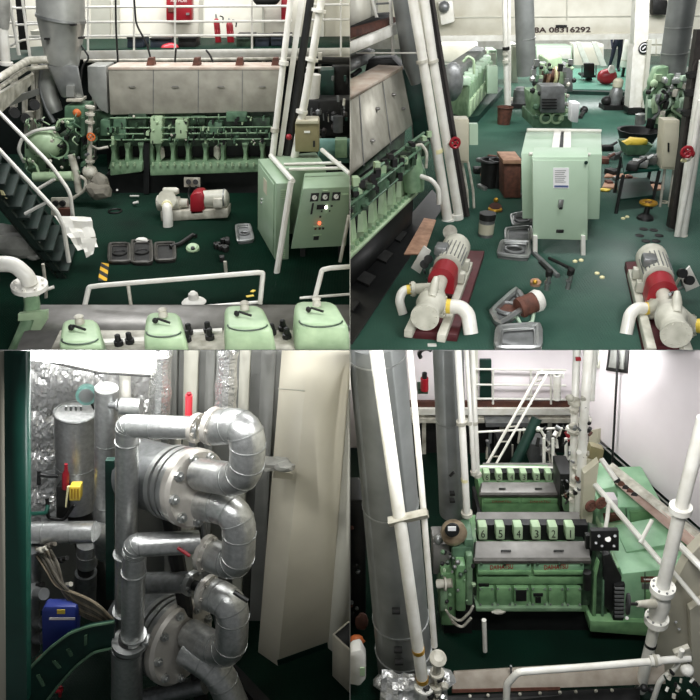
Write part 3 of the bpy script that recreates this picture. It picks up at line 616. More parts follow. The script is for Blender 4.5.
for i in range(10):
    x = random.uniform(310, 346); y = random.uniform(112, 134); t.add('knob', M().ball(P(x, y, 12.85), random.uniform(.04, .09), (1, 1, 1), .1, 1), random.choice(['iron', 'postdark', 'greymetal'])); t.add('drum', M().tb([(338, 116, 12.7), (338, 132, 12.7)], 5, n=14), 'greymetal')
t = T('pipe_run', 'dark pipe run with a white rail under the gallery at the right edge', 'pipework')
t.add('pipe', M().tb([(304, 60, 13.6), (350, 61, 13.6)], 3.5, n=10), 'iron'); t.add('bracket', M().rc(318, 53, 322, 60, 13.5, .1), 'dirtywhite')
solo('white_duct', 'white rounded duct behind the right-hand white pipes', 'duct', M().tb([(313, 74, 13.2), (311, 100, 13.2)], 8, n=16), 'pipewhite')
# ---------------------------------------------------------------- near engine at the front edge
t = T('marine_engine', 'near green engine top with four rounded rocker covers along the front edge', 'engine')
t.add('top_plate', M().hull([V((-3.3, 5.2, -.15)), V((.2, 5.2, -.15)), V((.2, 7.5, -.15)), V((-3.75, 7.5, -.15))], [V((-3.3, 5.2, .3)), V((.2, 5.2, .3)), V((.2, 7.5, .3)), V((-3.75, 7.5, .3))], .015), 'hooddark')
t.add('front_ledge', M().hull([V((-3.0, 5.2, .29)), V((.2, 5.2, .29)), V((.2, 6.8, .29)), V((-3.2, 6.8, .29))], [V((-3.0, 5.2, .33)), V((.2, 5.2, .33)), V((.2, 6.8, .33)), V((-3.2, 6.8, .33))], .01), 'dirtywhite')
def rocker(cx, w, y0, sk, n):
    zt2 = .66; tp = []
    for px, py in ((-.5, 1), (-.5, .15), (-.36, 0), (.36, 0), (.5, .15), (.5, 1)):
        yy = y0 + 4 + py * 24; tp.append(G(cx + px * w * (.82 + .2 * py) + sk * py, yy, zt2))
    bt = [p + V(((p.x - tp[0].x) * .02, .04 if i in (2, 3) else 0, -.5)) for i, p in enumerate(tp)]
    bt = [V((p.x + (-.05 if i < 3 else .05), p.y, p.z)) for i, p in enumerate(bt)]
    c = t.add('rocker_cover', M().hull(tp, bt, .05), 'lgreen', smooth=60)
    o = G(cx + sk * .75, y0 + 25, zt2 + .003)
    R = w * .43 / ppm(o); m = M(); m.ring(o, (0, 0, 1), R, .008, 20, 6, math.pi, math.pi * 2)
    u = [o + V((math.cos(a) * R, -math.sin(a) * R * .6, 0)) for a in [math.pi * i / 14 for i in range(15)]]
    t.add('seam', M().tw(u, .009, 6), 'oilgreen', c)
    k = G(cx + sk * .3, y0 + 9, zt2); t.add('knob', M().lathe(k, (0, 0, 1), [(0, .05), (.04, .045), (.06, .03), (.075, .05), (.09, .03)], 12), 'dirtywhite', c)
    k2 = G(cx - w * .2 + sk * .5, y0 + 16, zt2); t.add('latch', M().tw([k2, k2 + V((.03, 0, .05)), k2 + V((.16, -.05, .03))], .014, 6).ball(k2 + V((0, 0, .03)), .035, jit=.1, sub=1), 'iron', c)
rocker(80, 42, 314, 0, 1); rocker(163, 40, 307, 1, 2); rocker(243, 46, 300, 6, 3); rocker(314, 50, 296, 9, 4)
for x, y in ((187, 341), (210, 339), (189, 334), (208, 332), (130, 343), (119, 345), (272, 334), (287, 338), (283, 330), (352, 330)):
    p = G(x, y, .34); t.add('stud', M().lathe(p, (0, 0, 1), [(0, .05), (.05, .05), (.055, .034), (.12, .03), (.13, .015)], 8), 'black')
t.add('cable_duct', M().hull([G(100, 339, .36), G(145, 337, .36), G(145, 341, .36), G(100, 343, .36)], [p - V((0, 0, .05)) for p in (G(100, 339, .36), G(145, 337, .36), G(145, 341, .36), G(100, 343, .36))]), 'white')
t.add('cable_duct', M().hull([G(184, 330, .36), G(222, 328, .36), G(222, 331, .36), G(184, 333, .36)], [p - V((0, 0, .05)) for p in (G(184, 330, .36), G(222, 328, .36), G(222, 331, .36), G(184, 333, .36))]), 'white')
t = T('guard_rail', 'white tubular guard rail in the centre behind the rocker covers', 'railing')
t.add('top_rail', M().tb([(82, 318, 7.5), (89, 287, 7.6), (100, 285.5, 7.6), (258, 272.5, 7.6), (263, 273, 7.6), (260, 304, 7.5)], 2.5, .15, 10), 'pipewhite')
t.add('post', M().tb([(128, 284, 7.6), (132, 313, 7.5)], 1.8, n=8), 'dirtywhite'); t.add('low_rail', M().tb([(98, 315, 7.55), (260, 302, 7.55)], 1.7, n=8), 'pipewhite')
t = T('guard_rail', 'white tubular guard rail at the right end behind the rocker covers', 'railing')
t.add('top_rail', M().tb([(315, 298, 7.5), (322, 270, 7.6), (330, 268, 7.6), (352, 266.5, 7.6)], 2.5, .2, 10), 'pipewhite'); t.add('low_rail', M().tb([(300, 298, 7.6), (352, 294, 7.6)], 1.4, n=8), 'pipewhite')
t = T('foreground_pipe', 'white flanged elbow on a green pipe at the front left corner', 'pipe')
t.add('elbow', M().tb([(-8, 264, 7.0), (14, 264, 7.0), (27, 276, 7.0), (30, 284, 7.0)], 8, .45, 16), 'pipewhite')
f0 = P(29.5, 286, 7.0); t.add('flange', flange(M(), f0, (.1, -.1, 1), .19, .05, 8, .1), 'pipewhite')
t.add('riser', M().tb([(30, 290, 7.0), (33, 308, 7.0), (26, 330, 6.9), (14, 356, 6.8)], 7.5, .4, 14), 'green')
t.add('bracket', M().pr([(18, 314), (47, 311), (47, 320), (38, 334), (30, 332), (34, 320), (18, 321)], 6.85, .05), 'lgreen')
# ================================================================ upper deck, right bay
CUR[0] = 'TR'
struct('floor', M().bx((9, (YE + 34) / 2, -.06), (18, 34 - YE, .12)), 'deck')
struct('wall_back', M().bx((9, 33.9, 2.2), (18, .1, 4.4)), 'white')
struct('wall_right', M().bx((17.9, 22, 2.2), (.1, 24, 4.4)), 'white')
YR = 22.0
struct('trim_4', M().pr([(346, -6), (720, -6), (720, 35), (346, 40)], YR, .3), 'cream')
struct('trim_5', M().pr([(430, 36), (720, 33), (720, 38), (430, 42)], YR - .12, .5), 'white')
m = M(); m.pr([(440, 17), (720, 15), (720, 16), (440, 18)], YR - .03, .03); m.pr([(566.5, -5), (567.5, -5), (567.5, 20), (566.5, 20)], YR - .03, .03); m.pr([(640, -5), (641, -5), (641, 34), (640, 34)], YR - .03, .03)
struct('trim_6', m, 'wallgrey')
struct('trim_7', M().text('8A 08316292', P(534, 32.8, YR - .02), P(590.5, 32.3, YR - .02) - P(534, 32.8, YR - .02), P(534, 27.2, YR - .02) - P(534, 32.8, YR - .02), bold=.025), 'letterdark')
solo('sign_plate', 'small dark plate on the white girder above the lettering', 'plate', M().rc(556, 25, 567, 27.5, YR - .05, .04), 'iron')
solo('equipment_hatch', 'white equipment hatch with dark knob on girder right of the dark post', 'hatch', M().pr([(438, 2), (453, 0), (455, 22), (441, 26)], YR - .3, .3, .05), 'white')
solo('knob', 'dark knob on the white hatch at the girder', 'knob', M().ball(P(444, 7, YR - .35), .16), 'greymetal')
solo('cable_reel', 'dark equipment hanging on girder at upper right', 'equipment', M().rc(653, 0, 668, 15, YR - .3, .3, .04), 'iron')
# raised step at the back
struct('floor', M().hull([G(566, 93, 0), G(640, 94, 0), G(640, 72, 0), G(566, 72, 0)], [p + V((0, 0, .12)) for p in (G(566, 93, 0), G(640, 94, 0), G(640, 72, 0), G(566, 72, 0))]), 'decklight')
struct('trim_8', M().hull([G(566, 94, 0), G(628, 96, 0), G(628, 94, 0), G(566, 92.6, 0)], [p + V((0, 0, .1)) for p in (G(566, 94, 0), G(628, 96, 0), G(628, 94, 0), G(566, 92.6, 0))]), 'dkgreen')
# back-room furniture
for i, (x0, y0, x1, y1, c, lab) in enumerate(((480, 50, 487, 86, 'white', 'narrow white locker behind the white post'), (489, 50, 497, 84, 'mint', 'pale green locker left of the white post'), (511, 44, 518, 84, 'white', 'white locker just right of the white post'),
     (574, 44, 604, 74, 'white', 'long white workbench against the back wall'), (536, 46, 572, 62, 'mint', 'pale green cabinet behind the middle generator'), (440, 42, 478, 65, 'white', 'white workbench behind the end-on pale green engine'))):
    t = T('locker' if i < 3 else 'workbench', lab, 'locker' if i < 3 else 'bench', 'white furniture along the back'); Y = 29 if i > 2 else 25
    zb = P(x0, y1, Y).z; t.add('body', M().rc(x0, y0, x1, y1, Y, .8, .03), c)
    t.add('door_panel', M().rc(x0 + 1, y0 + 3, x1 - 1, y1 - 3, Y - .03, .04, .01), 'white' if c == 'mint' else 'cream')
t = T('window_blind', 'bright white panels with horizontal lines at the back right, beyond the white column', 'panel'); t.add('frame', M().rc(648, 34, 672, 56, 29, .1), 'cream')
for i in range(3): t.add('pane', M().rc(649 + i * 8, 35.5, 655.5 + i * 8, 44, 28.95, .06), 'white'); t.add('pane', M().rc(649 + i * 8, 46, 655.5 + i * 8, 54, 28.95, .06), 'white')
for i, (x, lab) in enumerate(((576, 'left white diagonal brace at back'), (592, 'right white diagonal brace at back'))):
    solo('brace', lab, 'brace', M().pr([(x, 42), (x + 5, 42), (x + 15, 66), (x + 9, 66)], 27.5, .1), 'pipewhite')
t = T('office_chair', 'black upholstered chair with its back turned, at the rear of the bay', 'chair'); Y = 24.4
t.add('backrest', M().rc(584, 63, 595, 77, Y, .12, .05), 'black'); t.add('seat', M().rc(583, 75, 596, 78, Y, .6, .04), 'black')
for x in (582, 596): t.add('armrest', M().tb([(x, 65, Y), (x, 78, Y)], .6, n=6), 'greymetal')
t.add('base', M().rc(587, 77, 592, 82, Y + .2, .2), 'iron')
solo('duffel_bag', 'red duffel bag standing behind the small floor motor', 'bag', M().ball(P(607, 76.5, 23.9), .33, (.95, .7, .72), .05, 3), 'red')
solo('white_cloth', 'white cloth lying on top of the red duffel bag', 'cloth', M().ball(P(611, 70.5, 23.8), .14, (.9, .8, 1.1), .15), 'cloth')
t = T('storage_tank', 'white cylindrical tank standing between the person and white column', 'tank'); c = P(627, 70, 25.5); r = 7.5 / ppm(c); h = (P(627, 38, 25.5) - c).length
t.add('shell', M().lathe(c + V((0, 0, .1)), (0, 0, 1), [(0, r * .9), (.05, r), (h, r), (h + .1, r * .8), (h + .3, r * .4)], 24), 'pipewhite'); t.add('band', M().lathe(c + V((0, 0, .3)), (0, 0, 1), [(0, r * 1.02), (.05, r * 1.02)], 24), 'wallgrey')
for dx in (-.6, .6): t.add('leg', M().bx(c + V((dx * r, -.1, 0)), (.08, .08, .4)), 'iron')
# person at the back: one continuous skinned figure, dark boiler suit
def person():
    t = T('person', 'person in a dark navy boiler suit standing at the back, head behind the girder', 'person')
    f = G(613, 71, .12); S = 1.0; O = f
    J = {'pel': (0, 0, .95), 'bel': (0, 0, 1.12), 'che': (0, .01, 1.33), 'nek': (0, 0, 1.5), 'hea': (0, -.02, 1.60), 'top': (0, 0, 1.73),
         'lh': (-.1, 0, .9), 'lk': (-.12, -.02, .5), 'la': (-.15, .03, .09), 'lt': (-.17, -.14, .04), 'rh': (.1, 0, .9), 'rk': (.13, -.03, .5), 'ra': (.16, .02, .09), 'rt': (.19, -.14, .04),
         'ls': (-.19, 0, 1.42), 'le': (-.26, .03, 1.14), 'lw': (-.24, -.1, .92), 'lm': (-.23, -.14, .84), 'rs': (.19, 0, 1.42), 're': (.27, .02, 1.14), 'rw': (.24, -.12, .94), 'rm': (.22, -.17, .87)}
    R = {'pel': .15, 'bel': .14, 'che': .16, 'nek': .06, 'hea': .095, 'top': .07, 'lh': .1, 'lk': .075, 'la': .055, 'lt': .04, 'rh': .1, 'rk': .075, 'ra': .055, 'rt': .04, 'ls': .075, 'le': .055, 'lw': .04, 'lm': .038, 'rs': .075, 're': .055, 'rw': .04, 'rm': .038}
    E = [('pel', 'bel'), ('bel', 'che'), ('che', 'nek'), ('nek', 'hea'), ('hea', 'top'), ('pel', 'lh'), ('lh', 'lk'), ('lk', 'la'), ('la', 'lt'), ('pel', 'rh'), ('rh', 'rk'), ('rk', 'ra'), ('ra', 'rt'), ('che', 'ls'), ('ls', 'le'), ('le', 'lw'), ('lw', 'lm'), ('che', 'rs'), ('rs', 're'), ('re', 'rw'), ('rw', 'rm')]
    K = list(J); me = bpy.data.meshes.new('body'); vs = [J[k] for k in K]; es = [(K.index(a), K.index(b)) for a, b in E]; rr = [R[k] for k in K]
    for side, sg in (('l', -1), ('r', 1)):            # five short finger chains in each hand
        w = V(J[side + 'm'])
        for i in range(5):
            d = V(((i - 2) * .016 * -sg, -.012 * (i == 0), 0)); a = len(vs)
            vs += [tuple(w + d + V((0, -.02, -.03))), tuple(w + d + V((0, -.02 - .02 * (i != 0), -.06 - .006 * (2 - abs(i - 2)))))]; rr += [.009, .008]; es += [(K.index(side + 'm'), a), (a, a + 1)]
    me.from_pydata([tuple(O + V(v)) for v in vs], es, []); o = bpy.data.objects.new('body', me); COL.objects.link(o)
    sk = o.modifiers.new('s', 'SKIN'); sk.use_smooth_shade = True
    for i, r in enumerate(rr): me.skin_vertices[0].data[i].radius = (r, r); me.skin_vertices[0].data[i].use_root = (i == 0)
    o.modifiers.new('d', 'SUBSURF').levels = 1
    dg = bpy.context.evaluated_depsgraph_get(); dg.update(); m2 = bpy.data.meshes.new_from_object(o.evaluated_get(dg)); bpy.data.objects.remove(o)
    b = M(); b.b.from_mesh(m2); t.add('body', b, 'navy', smooth=80)
    H = O + V((0, -.02, 1.62)); m = M(); m.ball(H, .1, (.85, .95, 1.2), 0, 3); m.ball(H + V((0, -.1, -.01)), .02, (.7, 1, 1.2)); m.ball(H + V((-.085, .01, 0)), .025, (.4, .8, 1.2)); m.ball(H + V((.085, .01, 0)), .025, (.4, .8, 1.2))
    t.add('face', m, 'skin', smooth=80); t.add('hair', M().ball(H + V((0, .025, .04)), .105, (.9, .95, 1.0), 0, 3), 'black', smooth=80)
    for sx in (-.035, .035): t.add('eye', M().ball(H + V((sx, -.088, .015)), .011), 'black')
    t.add('mouth', M().ball(H + V((0, -.086, -.05)), .02, (1.2, .4, .3)), 'rust')
    for sx, k in ((-.16, 'lt'), (.175, 'rt')): t.add('shoe', M().ball(O + V((sx, -.07, .05)), .075, (.7, 1.6, .65)), 'black')
person()
# ---------------------------------------------------------------- left engine seen along its length
t = T('marine_engine', 'green diesel engine with long silver hood along the left side, seen lengthwise', 'engine')
zt_, zb_ = 2.23, 1.36
a, b2, c2, d2 = P(402, 70, 12.3), G(330, 112, zt_), G(330, 193, zb_), P(413, 125, 12.0)
lv = V((-.4, .15, 0))
h = t.add('hood', M().hull([a, b2, c2, d2], [p + lv for p in (a, b2, c2, d2)], .02), 'hood')
for u in (.33, .66): p, q = b2.lerp(a, u), c2.lerp(d2, u); t.add('seam', M().tw([p + V((.01, 0, 0)), q + V((.01, 0, 0))], .008, 6), 'greymetal', h)
for u, v in ((.55, .35), (.8, .3), (.45, .75), (.9, .62)): t.add('handle', M().ball(b2.lerp(a, u).lerp(c2.lerp(d2, u), v), .05, (1, 1, .5)), 'hooddark', h)
t.add('top_strip', M().hull([a, b2, b2 + lv, a + lv], [p + V((.02, 0, .06)) for p in (a, b2, b2 + lv, a + lv)]), 'rustpink')
t.add('end_cover', M().hull([P(364, 76, 12.6), P(367, 60, 12.6), P(392, 58, 12.6), P(404, 70, 12.6)], [p + V((.1, .5, 0)) for p in (P(364, 76, 12.6), P(367, 60, 12.6), P(392, 58, 12.6), P(404, 70, 12.6))], .03), 'black')
zc = .62
e0, e1 = G(330, 272, zc), G(420, 187, zc); sv = (e1 - e0).normalized(); out = V((sv.y, -sv.x, 0))
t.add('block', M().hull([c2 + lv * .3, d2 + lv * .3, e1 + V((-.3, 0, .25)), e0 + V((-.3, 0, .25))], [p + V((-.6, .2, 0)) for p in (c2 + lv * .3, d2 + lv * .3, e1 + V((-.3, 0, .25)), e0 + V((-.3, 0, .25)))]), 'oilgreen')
t.add('crank_recess', M().hull([e0 + V((-.2, 0, .6)), e1 + V((-.2, 0, .6)), e1 + V((-.2, 0, -.1)), e0 + V((-.2, 0, -.1))], [p + V((-.3, 0, 0)) for p in (e0 + V((-.2, 0, .6)), e1 + V((-.2, 0, .6)), e1 + V((-.2, 0, -.1)), e0 + V((-.2, 0, -.1)))]), 'black')
led = t.add('bed_ledge', M().hull([e0 + V((-.22, 0, 0)), e1 + V((-.22, 0, 0)), e1 + out * .03, e0 + out * .03], [p + V((0, 0, -.07)) for p in (e0 + V((-.22, 0, 0)), e1 + V((-.22, 0, 0)), e1 + out * .03, e0 + out * .03)], .02), 'lgreen')
L = (e1 - e0).length
for i in range(9):
    p = e0 + sv * (.3 + i * (L - .4) / 8) + V((-.12, 0, 0))
    t.add('frame_column', M().hull([p - sv * .09, p + sv * .09, p + sv * .09 + V((-.1, 0, 0)), p - sv * .09 + V((-.1, 0, 0))], [q + V((-.03, 0, .55)) for q in (p - sv * .03, p + sv * .03, p + sv * .03 + V((-.06, 0, 0)), p - sv * .03 + V((-.06, 0, 0)))]), 'lgreen')
    p2 = e0 + sv * (.45 + i * (L - .4) / 8) + V((-.02, 0, .62)); t.add('fuel_pump', M().bx(p2, (.18, .24, .22), math.atan2(-sv.x, sv.y), .02), 'midgreen' if i % 2 else 'oilgreen')
for i in range(22): p = e0 + sv * (.15 + i * (L - .2) / 22); t.add('stud', M().tw([p + V((-.02, 0, 0)), p + V((-.02, 0, .05))], .03, 6), 'green', led)
for z, o_ in ((.5, .05), (.72, .1), (.86, .02)): t.add('fuel_pipe', M().tw([e0 + out * o_ + V((0, 0, z)), e1 + out * o_ + V((0, 0, z))], .022, 8), 'midgreen')
random.seed(8)
for i in range(40):
    p = e0.lerp(e1, random.random()) + out * random.uniform(0, .12) + V((0, 0, random.uniform(.5, .95))); t.add('fitting', M().bx(p, (.07, random.uniform(.04, .14), random.uniform(.04, .12)), .3), random.choice(['iron', 'oilgreen', 'lgreen', 'midgreen', 'black']))
t.add('bed_plate', M().hull([e0 + V((-.1, 0, -.16)), e1 + V((-.1, 0, -.16)), e1 + V((-.1, 0, -zc)), e0 + V((-.1, 0, -zc))], [p + V((-.5, 0, 0)) for p in (e0 + V((-.1, 0, -.16)), e1 + V((-.1, 0, -.16)), e1 + V((-.1, 0, -zc)), e0 + V((-.1, 0, -zc)))]), 'black')
YT = 10.7
t.add('filter_housing', M().lathe(P(414, 190, YT), P(410, 146, YT) - P(414, 190, YT), [(0, .16), (.3, .17), (.5, .15), (.66, .11), (.72, .06)], 18), 'green')
t.add('pump_casing', M().pr([(402, 168), (426, 170), (424, 193), (404, 196)], YT + .2, .4, .03), 'midgreen')
t.add('drain_pipe', M().tb([(420, 176, YT - .1), (432, 180, YT - .2), (439, 190, YT - .2), (439, 204, YT - .2)], 2.4, .4, 10), 'pipewhite')
t.add('vent_pipe', M().tb([(415, 146, YT), (421, 144, YT), (427, 152, YT), (426, 168, YT)], 1.6, .4, 8), 'dirtywhite')
t.add('end_casing', M().pr([(402, 70), (428, 66), (434, 130), (428, 150), (414, 150), (412, 122)], 12.9, .3, .03), 'dkgreen')
struct('trim_9', M().gq([(346, 340), (352, 345), (446, 203), (432, 190), (346, 290)], .004, .008), 'black')
for i, (x, y) in enumerate(((405, 231), (391, 252), (374, 275), (358, 300))):
    solo('step_plate', ['far', 'second far', 'second near', 'near'][i] + ' grey step plate in the black gap beside the lengthwise engine', 'plate', M().gq([(x - 13, y - 4), (x + 2, y + 3), (x - 5, y + 12), (x - 20, y + 5)], .02, .03), 'iron', 'step plates in the engine gap')
solo('wood_board', 'stained wooden board lying on the floor behind the left pump', 'board', M().gq([(404, 255), (424, 255), (436, 221), (424, 219)], .012, .02), 'board')
# left gallery corner
t = T('gallery_walkway', 'white gallery beam with brown deck edge at the top left of the right bay', 'walkway')
def qd(px, Y0, Y1, z=0): return [P(x, y, Y0 if i in (0, 3) else Y1) for i, (x, y) in enumerate(px)]
t.add('edge_beam', M().pv(qd([(346, 45), (402, 22), (402, 32), (346, 56)], 10.5, 13), (-.1, .1, 0)), 'white')
t.add('deck', M().pv(qd([(346, 32), (396, 17), (398, 24), (346, 40)], 10.6, 13.1), (-.3, .3, 0)), 'brown')
t.add('panel', M().pv(qd([(346, -4), (378, -4), (378, 14), (346, 28)], 11, 13.2), (-.1, .3, 0)), 'cream')
t.add('dark_gap', M().pv(qd([(346, 28), (390, 14), (392, 18), (346, 33)], 11, 13.2), (-.1, .3, 0)), 'black')
t.add('under_panel', M().pv(qd([(346, 62), (375, 50), (375, 60), (346, 74)], 11, 13.2), (-.1, .3, 0)), 'greymetal')
for q in ((371, -4, 380, 30), (390, -4, 393, 55)): t.add('stanchion', M().tb([(q[0], q[1], 12.6), (q[2], q[3], 12.6)], 1.8, n=8), 'pipewhite')
for y in (4, 14): t.add('rung', M().tb([(376, y, 12.6), (391, y - 1, 12.6)], 1, n=6), 'greymetal')
t.add('thin_rail', M().tb([(356, 53, 12), (428, 53, 12)], .9, n=6), 'pipewhite')
for x, y in ((352, 76), (356, 84), (361, 92)): t.add('pipe_end', M().tb([(x, y, 11.8), (x + 8, y - 6, 12.2)], 2.4, n=8), 'iron')
# posts on the left
YQ = 11.3
t = T('exhaust_uptake', 'grey sheet-metal uptake behind the paired white pipes', 'exhaust duct'); t.add('stack', M().tb([(403, -4, 12.4), (411, 62, 12.4), (416, 84, 12.4)], [11, 9, 5], n=18), 'stackgrey')
t = T('white_post', 'left white upright pipe of the touching pair beside the lengthwise engine', 'pipe')
t.add('pipe', M().tb([(412, -4, YQ), (423, 60, YQ), (448, 222, YQ)], 5, n=14), 'pipewhite'); t.add('flange', M().tb([(448, 219, YQ), (448.4, 222, YQ)], 6.5, n=14), 'pipewhite'); t.add('collar', M().tb([(422, 60, YQ), (422.4, 63, YQ)], 6, n=14), 'dirtywhite'); t.add('yellow_band', M().tb([(437.2, 149, YQ), (437.8, 153, YQ)], 5.2, n=14), 'paleyellow')
t = T('white_post', 'right white upright pipe of the touching pair, next to the dark post', 'pipe')
t.add('pipe', M().tb([(424, -4, YQ), (433, 60, YQ), (458.5, 214, YQ)], 4.6, n=14), 'pipewhite'); t.add('flange', M().tb([(457.5, 214, YQ), (458, 219, YQ)], 5.6, n=14), 'pipewhite'); t.add('collar', M().tb([(432.5, 60, YQ), (433, 63, YQ)], 5.8, n=14), 'dirtywhite')
t = T('steel_post', 'dark steel girder post just right of the paired white pipes', 'post'); t.add('web', M().pr([(427, -4), (433, -4), (443, 62), (469, 216), (460, 218), (437, 62)], YQ + .12, .12), 'postdark'); t.add('flange', M().pr([(431, -4), (434, -4), (444.5, 62), (470, 216), (467, 217)], YQ + .05, .12), 'postdark')
t = T('pipe_stub', 'short flanged white floor pipe at the foot of the paired pipes', 'pipe'); t.add('stub', M().tw([G(450, 232, 0), G(450, 232, .16)], .06, 14), 'greymetal'); t.add('flange', M().cy(G(450, 232, .16), G(450, 232, .2), .11, 18), 'dirtywhite')
t = T('junction_box', 'cream junction box on legs behind the dark post at left', 'box'); Y = 11.6
t.add('body', M().rc(452.5, 119, 469, 163, Y, .25, .015), 'beige'); t.add('lid', M().rc(453.5, 121, 468, 161, Y - .02, .03, .01), 'beige')
for x in (462, 468): t.add('leg', M().tb([(x, 162, Y + .1), (x + 5, 190, Y + .1), (x + 6, 208, Y + .1)], 1.3, n=6), 'dirtywhite')
t.add('side_panel', M().rc(469.5, 124, 478, 145, Y + .3, .1), 'mint')
t = T('valve', 'red valve handwheel on the paired white pipes', 'valve'); t.add('wheel', wheel(M(), P(455, 143, 11.1), (.2, -1, 0), .075, .022), 'red'); t.add('stem', M().tw([P(448, 144, 11.25), P(455, 143, 11.1)], .022, 8), 'dirtywhite')
# mid-left engine
t = T('auxiliary_engine', 'long pale green engine behind the dark post on the left, seen end-on', 'engine'); z = 1.0
top = [G(445, 76, z), G(470, 86, z), G(493, 60, z), G(474, 55, z)]
t.add('body', M().pv(top, (0, 0, -.85), .05), 'green'); t.add('bed_frame', M().hull([G(448, 128, 0), G(478, 122, 0), G(503, 93, 0), G(480, 88, 0)], [p + V((0, 0, .16)) for p in (G(448, 128, 0), G(478, 122, 0), G(503, 93, 0), G(480, 88, 0))]), 'dkgreen')
t.add('top_cover', M().hull([G(448, 73, 1.1), G(461, 78, 1.1), G(485, 57, 1.1), G(475, 54, 1.1)], [p + V((0, 0, .25)) for p in (G(448, 73, 1.1), G(461, 78, 1.1), G(485, 57, 1.1), G(475, 54, 1.1))], .04), 'stackgrey')
for i in range(7):
    u = (i + .5) / 7; p = top[1].lerp(top[2], u); t.add('crank_door', M().bx(p + V((.02, 0, -.55)), (.08, .5, .4), math.atan2(-(top[2] - top[1]).x, (top[2] - top[1]).y), .02), 'lgreen')
    t.add('injector_cover', M().bx(p + V((-.2, 0, .08)), (.28, .36, .2), 0, .03), 'mint')
t.add('turbocharger', M().ball(P(452, 82, 17.8), .45, (.6, .6, 1), .03, 3), 'greymetal'); t.add('pipe', M().tb([(463, 62, 18), (468, 56, 18), (474, 60, 18), (474, 74, 18)], 1.4, .4, 8), 'lgreen')
t.add('end_unit', M().rc(487, 66, 498, 94, 20.5, .3, .03), 'mint')
t = T('white_post', 'slim white upright post standing on the deck beside the brown bucket', 'post'); Y = 20.2
t.add('post', M().tb([(504.5, -4, Y), (507, 112, Y)], 2.6, n=12), 'pipewhite'); t.add('web', M().rc(508, -4, 511, 108, Y + .1, .1), 'white')
for y in (47, 52, 60): t.add('clamp', M().tb([(506, y, Y - .05), (506, y + 3, Y - .05)], 3.6, n=12), 'iron' if y == 47 else 'wallgrey')
t = T('exhaust_uptake', 'grey cylindrical uptake rising behind the mint cabinet', 'exhaust duct'); Y = 19
t.add('stack', M().tb([(524, -4, Y), (526.5, 75, Y)], [9.5, 9.5], n=24), 'stackgrey'); t.add('band', M().tb([(526, 38, Y), (526, 39, Y)], 9.8, n=24), 'steel')
t = T('bucket', 'brown bucket at the foot of the slim white post', 'bucket'); b0 = G(503.5, 124, 0); t.add('body', M().lathe(b0, (0, 0, 1), [(0, .16), (.42, .2), (.4, .18), (.1, .15)], 16), 'rust'); t.add('rim', M().ring(b0 + V((0, 0, .42)), (0, 0, 1), .2, .015), 'brown')
t = T('electric_motor', 'small grey motor on the deck left of the middle generator', 'motor'); b0 = G(519, 107, 0); t.add('base', M().bx(b0 + V((0, 0, .06)), (.6, .5, .12)), 'iron'); t.add('housing', M().lathe(b0 + V((0, 0, .12)), (0, 0, 1), [(0, .2), (.35, .2), (.42, .14)], 14), 'greymetal')
# middle generator
t = T('generator_set', 'green generator with grey terminal box behind the mint cabinet', 'generator'); Y = 16.4
t.add('bed_frame', M().rc(533, 116, 572, 128, Y, 1.2, .02), 'midgreen'); t.add('body', M().pr([(532, 94), (568, 94), (566, 122), (535, 122)], Y + .1, .9, .04), 'green')
bx_ = t.add('terminal_box', M().rc(541, 86, 565, 113, Y - .15, .45, .015), 'greymetal')
for y in (99, 102, 105, 108): t.add('louvre', M().rc(542, y, 557, y + 1.1, Y - .19, .05), 'iron', bx_)
t.add('cylinder_block', M().pr([(548, 60), (562, 56), (565, 84), (549, 86)], Y + 1.0, 1.0, .04), 'lgreen')
for x, c in ((546, 'board'), (553.5, 'paleyellow')): t.add('pulley', M().tw([P(x, 76, Y + .6), P(x + 2.4, 76, Y + .6)], .2, 16), c)
t.add('pulley_hub', M().tw([P(543, 76, Y + .65), P(558, 76, Y + .65)], .15, 14), 'brown')
t.add('air_cooler', M().pr([(566, 66), (573, 66), (573, 92), (566, 92)], Y + .8, 1, .02), 'greymetal'); t.add('side_pipe', M().tb([(532, 70, Y + .5), (536, 64, Y + .5), (545, 64, Y + .6)], 2.6, .4, 10), 'greymetal')
for i in range(2): t.add('window_ring', M().ring(P(546 + i * 11, 118, Y - .04), (0, 1, .1), .12, .03), 'lgreen')
for i in range(24): x = random.uniform(532, 574); y = random.uniform(64, 124); t.add('fitting', M().ball(P(x, y, Y - .05), random.uniform(.03, .08), (1, 1, 1), .1, 1), random.choice(['iron', 'lgreen', 'steel', 'midgreen', 'dirtywhite']))
t.add('end_bell', M().rc(532, 92, 541, 108, Y - .05, .3, .05), 'green'); random.seed(4)
for i in range(16): x = random.uniform(533, 572); y = random.uniform(62, 100); t.add('fitting', M().bx(P(x, y, Y + .4), (.1, .1, random.uniform(.06, .2))), random.choice(['iron', 'lgreen', 'steel', 'midgreen']))
solo('white_box', 'white upright box leaning at the right end of the generator', 'box', M().pr([(571, 122), (572, 103), (580, 103), (578, 123)], 16.0, .3, .02), 'paper')
solo('black_tool', 'small black tool on deck beside the white upright box', 'tool', M().tw([G(580, 118, .02), G(585, 109, .03)], .06, 8).ball(G(584, 110, .06), .11), 'black')
solo('ring_tool', 'small pale ring clutter on the deck left of the uptake', 'ring', M().ring(G(514, 100, .05), (0, 0, 1), .2, .05), 'dirtywhite')
